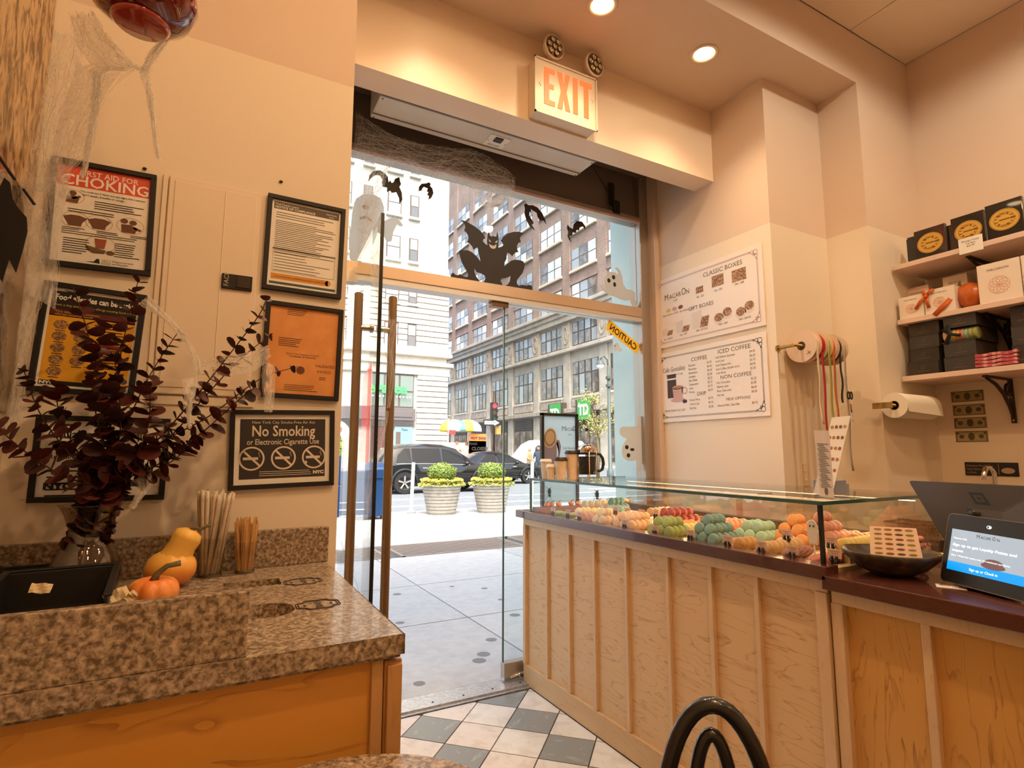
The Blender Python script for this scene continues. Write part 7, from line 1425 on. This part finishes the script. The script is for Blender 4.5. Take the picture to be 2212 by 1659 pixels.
bats=[([(195,735),(205,690),(230,662),(275,657),(305,675),(325,700),(330,735),(340,722),(350,740),(362,735),(372,712),(400,702),(405,730),(412,748),(400,765),(415,800),(420,850),(400,878),(398,840),(380,800),(350,805),(340,790),(318,800),(320,770),(290,765),(285,735),(290,715),(270,690),(240,690),(215,710)],'largest bat cutout, at upper left beneath the cobweb'),
([(525,800),(527,765),(545,745),(575,742),(592,735),(605,745),(600,760),(615,775),(622,805),(610,835),(590,850),(592,825),(580,815),(590,800),(578,795),(585,775),(570,770),(560,765),(550,775),(545,790),(530,792)],'smallest bat cutout, in front of the white building'),
([(1225,872),(1240,885),(1270,885),(1300,900),(1330,935),(1350,980),(1358,1012),(1340,985),(1315,985),(1300,960),(1295,935),(1270,920),(1255,910),(1262,935),(1248,925),(1245,950),(1260,975),(1275,1000),(1265,1015),(1285,1050),(1250,1025),(1228,985),(1215,940),(1218,905),(1212,880)],'bat cutout with hooped wings right above the gargoyle'),
([(1492,1035),(1495,1010),(1510,1030),(1530,1040),(1535,1010),(1555,987),(1590,992),(1610,1020),(1612,1045),(1595,1022),(1575,1030),(1570,1050),(1555,1045),(1550,1065),(1530,1062),(1525,1085),(1508,1085),(1515,1110),(1528,1128),(1505,1110),(1495,1085),(1500,1060)],'rightmost bat cutout on the transom glass')]
for pts,lb in bats: sil('bat_sticker',lb,'sticker',pts,C4,VIN,group='black bat cutouts')
t=sil('ghost_sticker','white flying ghost sticker at the right end of the transom glass','sticker',[(42,425),(70,447),(68,420),(66,395),(78,365),(100,350),(125,352),(138,368),(142,350),(122,330),(130,323),(150,340),(165,380),(168,415),(185,445),(215,450),(235,465),(235,500),(250,540),(258,548),(235,555),(215,535),(205,505),(180,510),(150,500),(115,485),(85,475),(60,455)],CG,GHV); spots(t,[(90,398),(116,380)],CG,VIN,'eye',9,12); spots(t,[(122,420)],CG,VIN,'mouth',8,13)
t=sil('ghost_sticker','white ghost sticker hanging upside down beside the mint panel','sticker',[(150,1215),(165,1203),(185,1205),(205,1203),(235,1203),(245,1200),(250,1145),(284,1148),(284,1350),(278,1365),(283,1390),(270,1410),(265,1440),(258,1452),(243,1445),(240,1410),(245,1385),(215,1395),(190,1390),(170,1375),(160,1345),(163,1315),(175,1290),(190,1270),(165,1260),(150,1245)],CG,GHV); spots(t,[(189,1317),(198,1362)],CG,VIN,'eye',10,12); spots(t,[(219,1330)],CG,VIN,'mouth',12,8)
t=sil('ghost_sticker','tiny pale ghost sticker under the caution tape','sticker',[(115,765),(118,748),(130,740),(143,748),(150,768),(166,782),(152,790),(135,783),(122,790),(116,780)],CG,GHV); spots(t,[(124,758)],CG,VIN,'eye',2.5,4)
GHT=thin('ghost_translucent',(.78,.80,.79),.7)
t=sil('ghost_sticker','large translucent ghost sticker with a frown at the left glass edge','sticker',[(120,840),(160,815),(230,815),(280,840),(302,900),(295,960),(270,1000),(330,975),(375,960),(415,1000),(425,1020),(405,1025),(385,1010),(360,1060),(350,1120),(320,1125),(300,1090),(260,1060),(230,1140),(190,1200),(150,1255),(100,1265),(75,1230),(78,1100),(90,950),(105,870)],C4,GHT)
FD=mat('ghost_face_grey',(.30,.27,.24),.5); spots(t,[(182,897)],C4,FD,'eye',26,16); P=[(140,965),(180,950),(225,985),(228,998),(180,970),(145,980)]
P=[at(C4[0]+x/C4[2],C4[1]+y/C4[2],Y=YG-.0014) for x,y in P]; M().prism([(p.x,p.z) for p in P],lambda u,v,w_:(u,YG-.0012-w_,v),.0003).build('mouth',FD,t)
# caution tape
P=[at(CG[0]+x/CG[2],CG[1]+y/CG[2],Y=YG-.001) for x,y in((92,612),(262,755),(245,805),(73,665))]
t=thing('caution_tape','strip of yellow CAUTION tape stuck slanting on the glass','tape',(P[3].x,YG-.001,P[2].z)); CAU=mat('caution_yellow',(.80,.50,.02),.45)
M().prism([(p.x,p.z) for p in P],lambda u,v,w_:(u,YG-w_,v),.0012).build('strip',CAU,t)
xd=(P[0]-P[1]).normalized(); yd=(P[0]-P[3]).normalized(); cc_=(P[0]+P[1]+P[2]+P[3])/4; hgt=(P[0]-P[3]).length
m=M().text('CAUTION',hgt*.82,cc_-yd*hgt*.28+Vector((0,-.0018,0)),tuple(xd),tuple(yd),bold=.02,sx=.92); m.build('lettering',VIN,t)
# ================= cobwebs =================
WEB=thin('web_fibre',(.98,.96,.92),.5,.9); WEBO=thin('web_fibre_cool',(.92,.92,.92),.5,.9)
def websheet(name,c,dens,scale,lo=0):
    m=thin(name,c,.4,.9); t,b=nodes(m); o_=[n for n in t.nodes if n.type=='OUTPUT_MATERIAL'][0]; mxx=o_.inputs[0].links[0].from_node; trp=t.nodes.new('ShaderNodeBsdfTransparent'); mx2=t.nodes.new('ShaderNodeMixShader'); t.links.new(trp.outputs[0],mx2.inputs[1]); t.links.new(mxx.outputs[0],mx2.inputs[2]); t.links.new(mx2.outputs[0],o_.inputs[0]); co=t.nodes.new('ShaderNodeTexCoord'); mp=t.nodes.new('ShaderNodeMapping'); nz=t.nodes.new('ShaderNodeTexNoise'); rp=t.nodes.new('ShaderNodeValToRGB')
    mp.inputs['Scale'].default_value=scale; nz.inputs['Scale'].default_value=1; nz.inputs['Detail'].default_value=9; nz.inputs['Roughness'].default_value=.7; nz.inputs['Distortion'].default_value=1.2
    rp.color_ramp.elements[0].position=.30; rp.color_ramp.elements[0].color=(lo,lo,lo,1); rp.color_ramp.elements[1].position=.75; rp.color_ramp.elements[1].color=(dens,dens,dens,1)
    t.links.new(co.outputs['Object'],mp.inputs[0]); t.links.new(mp.outputs[0],nz.inputs['Vector']); t.links.new(nz.outputs[0],rp.inputs[0]); t.links.new(rp.outputs[0],mx2.inputs[0]); return m
def smooth(pts,k=5):
    pts=[Vector(p) for p in pts]; out=[]
    for i in range(len(pts)-1):
        p0=pts[max(i-1,0)];p1=pts[i];p2=pts[i+1];p3=pts[min(i+2,len(pts)-1)]
        for s_ in range(k):
            u=s_/k; out.append(.5*((2*p1)+(-p0+p2)*u+(2*p0-5*p1+4*p2-p3)*u*u+(-p0+3*p1-3*p2+p3)*u**3))
    return out+[pts[-1]]
def web(label,bands,n,jit,rad,mt,sheet,seed,cross=0):
    """bands: list of (edge A points, edge B points) the web is stretched between"""
    rd=random.Random(seed); first=Vector(bands[0][0][0]); t=thing('cobweb',label,'cobweb',first); fib=M()
    for A,B in bands:
        A=smooth(A); B=smooth(B); k=min(len(A),len(B)); A=[A[int(i*(len(A)-1)/(k-1))] for i in range(k)]; B=[B[int(i*(len(B)-1)/(k-1))] for i in range(k)]
        for q in range(n):
            f=rd.random(); amp=rd.uniform(.2,1)*jit; ph=rd.uniform(0,6); i0=0 if rd.random()<.6 else rd.randint(0,k//2); i1=k if rd.random()<.6 else rd.randint(k//2+1,k); df=rd.uniform(-.35,.35)
            pts=[]
            for i in range(i0,i1):
                g=min(1,max(0,f+df*(i/k-.5)+.08*math.sin(i*.9+ph))); pts.append(A[i].lerp(B[i],g)+Vector((rd.uniform(-1,1),rd.uniform(-1,1),rd.uniform(-1,1)))*amp)
            if len(pts)>1: fib.tube(pts,rad*rd.uniform(.5,1.3),3,cap=False)
        for q in range(cross):
            i=rd.randrange(k); j=min(k-1,max(0,i+rd.randint(-3,3))); a,b=A[i],B[j]; fib.tube([a.lerp(b,u)+Vector((rd.uniform(-1,1),rd.uniform(-1,1),rd.uniform(-1,1)))*jit*.7 for u in(0,.25,.5,.75,1)],rad*rd.uniform(.5,1),3,cap=False)
        m=M(); NN=7
        for lay in range(1):
            off=Vector((rd.uniform(-1,1),rd.uniform(-1,1),0))*jit
            base=len(m.v); m.v+=[tuple(A[i].lerp(B[i],j/(NN-1))+off+Vector((0,1,0))*jit*math.sin(i*.8+j*1.7+lay)) for i in range(k) for j in range(NN)]
            m.f+=[tuple(base+x for x in(i*NN+j,(i+1)*NN+j,(i+1)*NN+j+1,i*NN+j+1)) for i in range(k-1) for j in range(NN-1)]
        m.build('gauze',sheet,t,smooth=True)
    o=fib.build('fibres',mt,t); o['kind']='stuff'; return t
def a_(px,py,Y): return at(px,py,Y=Y)
SHW=websheet('web_gauze_warm',(1,.98,.94),.60,(50,50,14),.12); SHC=websheet('web_gauze_cool',(.95,.95,.96),.36,(45,45,60))
y1,y2=1.34,1.45
web('cobweb hanging from the red lamp down over the posters',[
 ([a_(150,30,1.28),a_(165,100,1.32),a_(215,150,1.36),a_(260,145,1.38)],[a_(200,25,1.28),a_(230,75,1.30),a_(275,125,1.34),a_(310,150,1.36)]),
 ([a_(405,20,1.27),a_(375,75,1.30),a_(340,120,1.35),a_(325,150,1.38)],[a_(395,40,1.27),a_(355,80,1.30),a_(320,120,1.35),a_(300,155,1.38)]),
 ([a_(170,140,1.38),a_(150,220,1.5),a_(115,330,1.6),a_(95,420,1.7)],[a_(290,150,1.38),a_(235,200,1.5),a_(205,300,1.6),a_(190,345,1.7)]),
 ([a_(200,150,1.4),a_(200,230,1.5),a_(185,320,1.6),a_(175,385,1.65)],[a_(225,160,1.4),a_(215,230,1.5),a_(200,310,1.6),a_(183,385,1.65)]),
 ([a_(300,150,1.38),a_(315,200,1.5),a_(325,260,1.55),a_(340,345,1.6)],[a_(320,150,1.38),a_(330,200,1.5),a_(335,260,1.55),a_(346,345,1.6)]),
 ([a_(110,60,1.5),a_(95,160,1.55),a_(75,280,1.65),a_(40,400,1.75)],[a_(180,90,1.5),a_(160,200,1.55),a_(130,320,1.65),a_(150,430,1.75)]),
 ([a_(35,390,1.75),a_(60,470,1.8),a_(55,560,1.82),a_(70,640,1.83)],[a_(160,380,1.75),a_(135,480,1.8),a_(130,560,1.82),a_(125,670,1.83)]),
 ([a_(60,600,1.83),a_(50,700,1.84),a_(35,800,1.85),a_(18,930,1.86)],[a_(100,620,1.83),a_(75,700,1.84),a_(62,800,1.85),a_(40,930,1.86)])],26,.008,.0003,WEB,SHW,1,5)
web('cobweb strung through the dried leaves toward the certificate',[
 ([a_(300,655,1.66),a_(370,705,1.66),a_(410,770,1.66),a_(420,810,1.66)],[a_(320,640,1.66),a_(390,715,1.66),a_(425,770,1.66),a_(435,810,1.66)]),
 ([a_(425,780,1.66),a_(480,770,1.65),a_(540,760,1.65),a_(580,745,1.66)],[a_(430,810,1.66),a_(490,810,1.65),a_(550,800,1.65),a_(585,770,1.66)]),
 ([a_(570,780,1.64),a_(565,820,1.64),a_(570,860,1.64),a_(568,890,1.64)],[a_(590,790,1.64),a_(592,820,1.64),a_(590,860,1.64),a_(586,890,1.64)]),
 ([a_(395,820,1.62),a_(400,860,1.60),a_(405,900,1.60),a_(408,925,1.60)],[a_(432,815,1.62),a_(425,850,1.60),a_(415,890,1.60),a_(412,925,1.60)]),
 ([a_(285,1040,1.66),a_(300,1050,1.66),a_(290,1080,1.66),a_(280,1095,1.66)],[a_(330,1020,1.66),a_(325,1050,1.66),a_(305,1080,1.66),a_(290,1100,1.66)])],20,.004,.00028,WEB,SHW,2,5)
web('grey cobweb stretched along the top of the doorway',[
 ([a_(772,245,2.80),a_(860,298,2.80),a_(950,318,2.80),a_(1030,328,2.80),a_(1085,362,2.80),a_(1112,385,2.82)],[a_(768,335,2.84),a_(850,345,2.84),a_(900,372,2.84),a_(960,388,2.84),a_(1030,410,2.84),a_(1110,425,2.84)]),
 ([a_(1010,395,2.84),a_(1030,430,2.84),a_(1055,448,2.84),a_(1080,440,2.84)],[a_(1108,400,2.84),a_(1100,425,2.84),a_(1085,440,2.84),a_(1075,446,2.84)]),
 ([a_(768,330,2.85),a_(772,400,2.85),a_(775,480,2.85),a_(772,560,2.85)],[a_(850,345,2.85),a_(830,390,2.85),a_(815,440,2.85),a_(800,520,2.85)])],55,.012,.0005,WEBO,SHC,3,80)
web('thin cobweb trailing down the open door edge and handle',[
 ([a_(795,545,2.10),a_(800,600,2.10),a_(815,650,2.08),a_(822,700,2.06)],[a_(822,540,2.10),a_(822,600,2.10),a_(838,650,2.08),a_(845,700,2.06)]),
 ([a_(835,690,2.05),a_(825,740,2.05),a_(838,800,2.05),a_(835,880,2.05)],[a_(856,690,2.05),a_(850,760,2.05),a_(852,820,2.05),a_(842,880,2.05)]),
 ([a_(830,880,2.04),a_(815,960,2.03),a_(790,1050,2.02),a_(788,1110,2.02)],[a_(838,890,2.04),a_(825,960,2.03),a_(805,1050,2.02),a_(796,1110,2.02)])],12,.004,.0003,WEBO,SHC,4,5)
# dark bat toy hanging by the mirror
BTt=thing('bat_decoration','black hanging bat decoration against the side mirror','decoration',at(30,480,Y=1.60)); f=lambda u,v,w_:at(u,v,Y=1.60)+Vector((0,-w_,0))
M().prism([(10,385),(22,395),(28,430),(40,450),(58,470),(60,500),(50,540),(35,590),(20,560),(5,610),(-20,560),(-30,480),(-10,430)],f,.004).build('wing',ML['blackmat'],BTt); M().tube([at(-5,335,Y=1.58),at(32,388,Y=1.58)],.0035,6).tube([at(50,408,Y=1.59),at(75,442,Y=1.59)],.003,6).build('strut',ML['blackmat'],BTt)
# ================= cafe table and chair =================
TBL=thing('cafe_table','small round brown marble cafe table in front of the counter','table',(.185,.77,0)); tx_,ty2=.185,.772
M().lathe([(.0,.732),(.255,.732),(.264,.738),(.266,.746),(.262,.755),(.255,.76),(0,.76)],(tx_,ty2,0),64,cap=False).build('top',ST,TBL,smooth=True,auto=True); M().tube([(tx_,ty2,.02),(tx_,ty2,.732)],.03,14).build('pedestal',ML['black'],TBL,smooth=True); M().lathe([(.21,0),(.21,.012),(.05,.03),(.03,.05)],(tx_,ty2,0),32).build('foot',ML['black'],TBL,smooth=True,auto=True)
CHR=thing('bentwood_chair','black bentwood chair with double hooped back','chair',(.80,.62,0)); hx=Vector((RT.x,RT.y,0)).normalized(); hx=Matrix.Rotation(R(-14),3,'Z')@hx; hy=Vector((-hx.y,hx.x,0)); c0=Vector((.872,.80,0)); CB_=mat('black_lacquer',(.012,.010,.009),.28,coat=.5)
def hoop(a,top,z0,r,off=0,lean=.10,wid=1.0):
    pts=[]; b=top-z0
    for k in range(25):
        th=PI*k/24; z=z0+b*math.sin(th)**.85; pts.append(c0+hx*(-a*math.cos(th)*(1)+off)-hy*lean*(top-z)*.5+Vector((0,0,z)))
    return pts
M().tube(hoop(.105,.797,.47,.016),.0155,12).build('outer_hoop',CB_,CHR,smooth=True); M().tube(hoop(.043,.745,.47,.015,-.005),.0125,12).build('inner_hoop',CB_,CHR,smooth=True)
sc0=c0-hy*.20+Vector((0,0,0)); M().lathe([(.0,.44),(.185,.44),(.195,.452),(.19,.468),(0,.462)],(sc0.x,sc0.y,0),40,cap=False).build('seat',CB_,CHR,smooth=True,auto=True)
for a,b in((-1,-1),(1,-1),(1,1),(-1,1)): M().tube([sc0+hx*a*.13+hy*b*.13+Vector((0,0,.45)),sc0+hx*a*.17+hy*b*.18],[.017,.013],10).build('leg',CB_,CHR,smooth=True)
M().tube([sc0+hx*.14*math.cos(2*PI*k/24)+hy*.14*math.sin(2*PI*k/24)+Vector((0,0,.2)) for k in range(24)],.009,8,closed=True).build('stretcher',CB_,CHR,smooth=True)
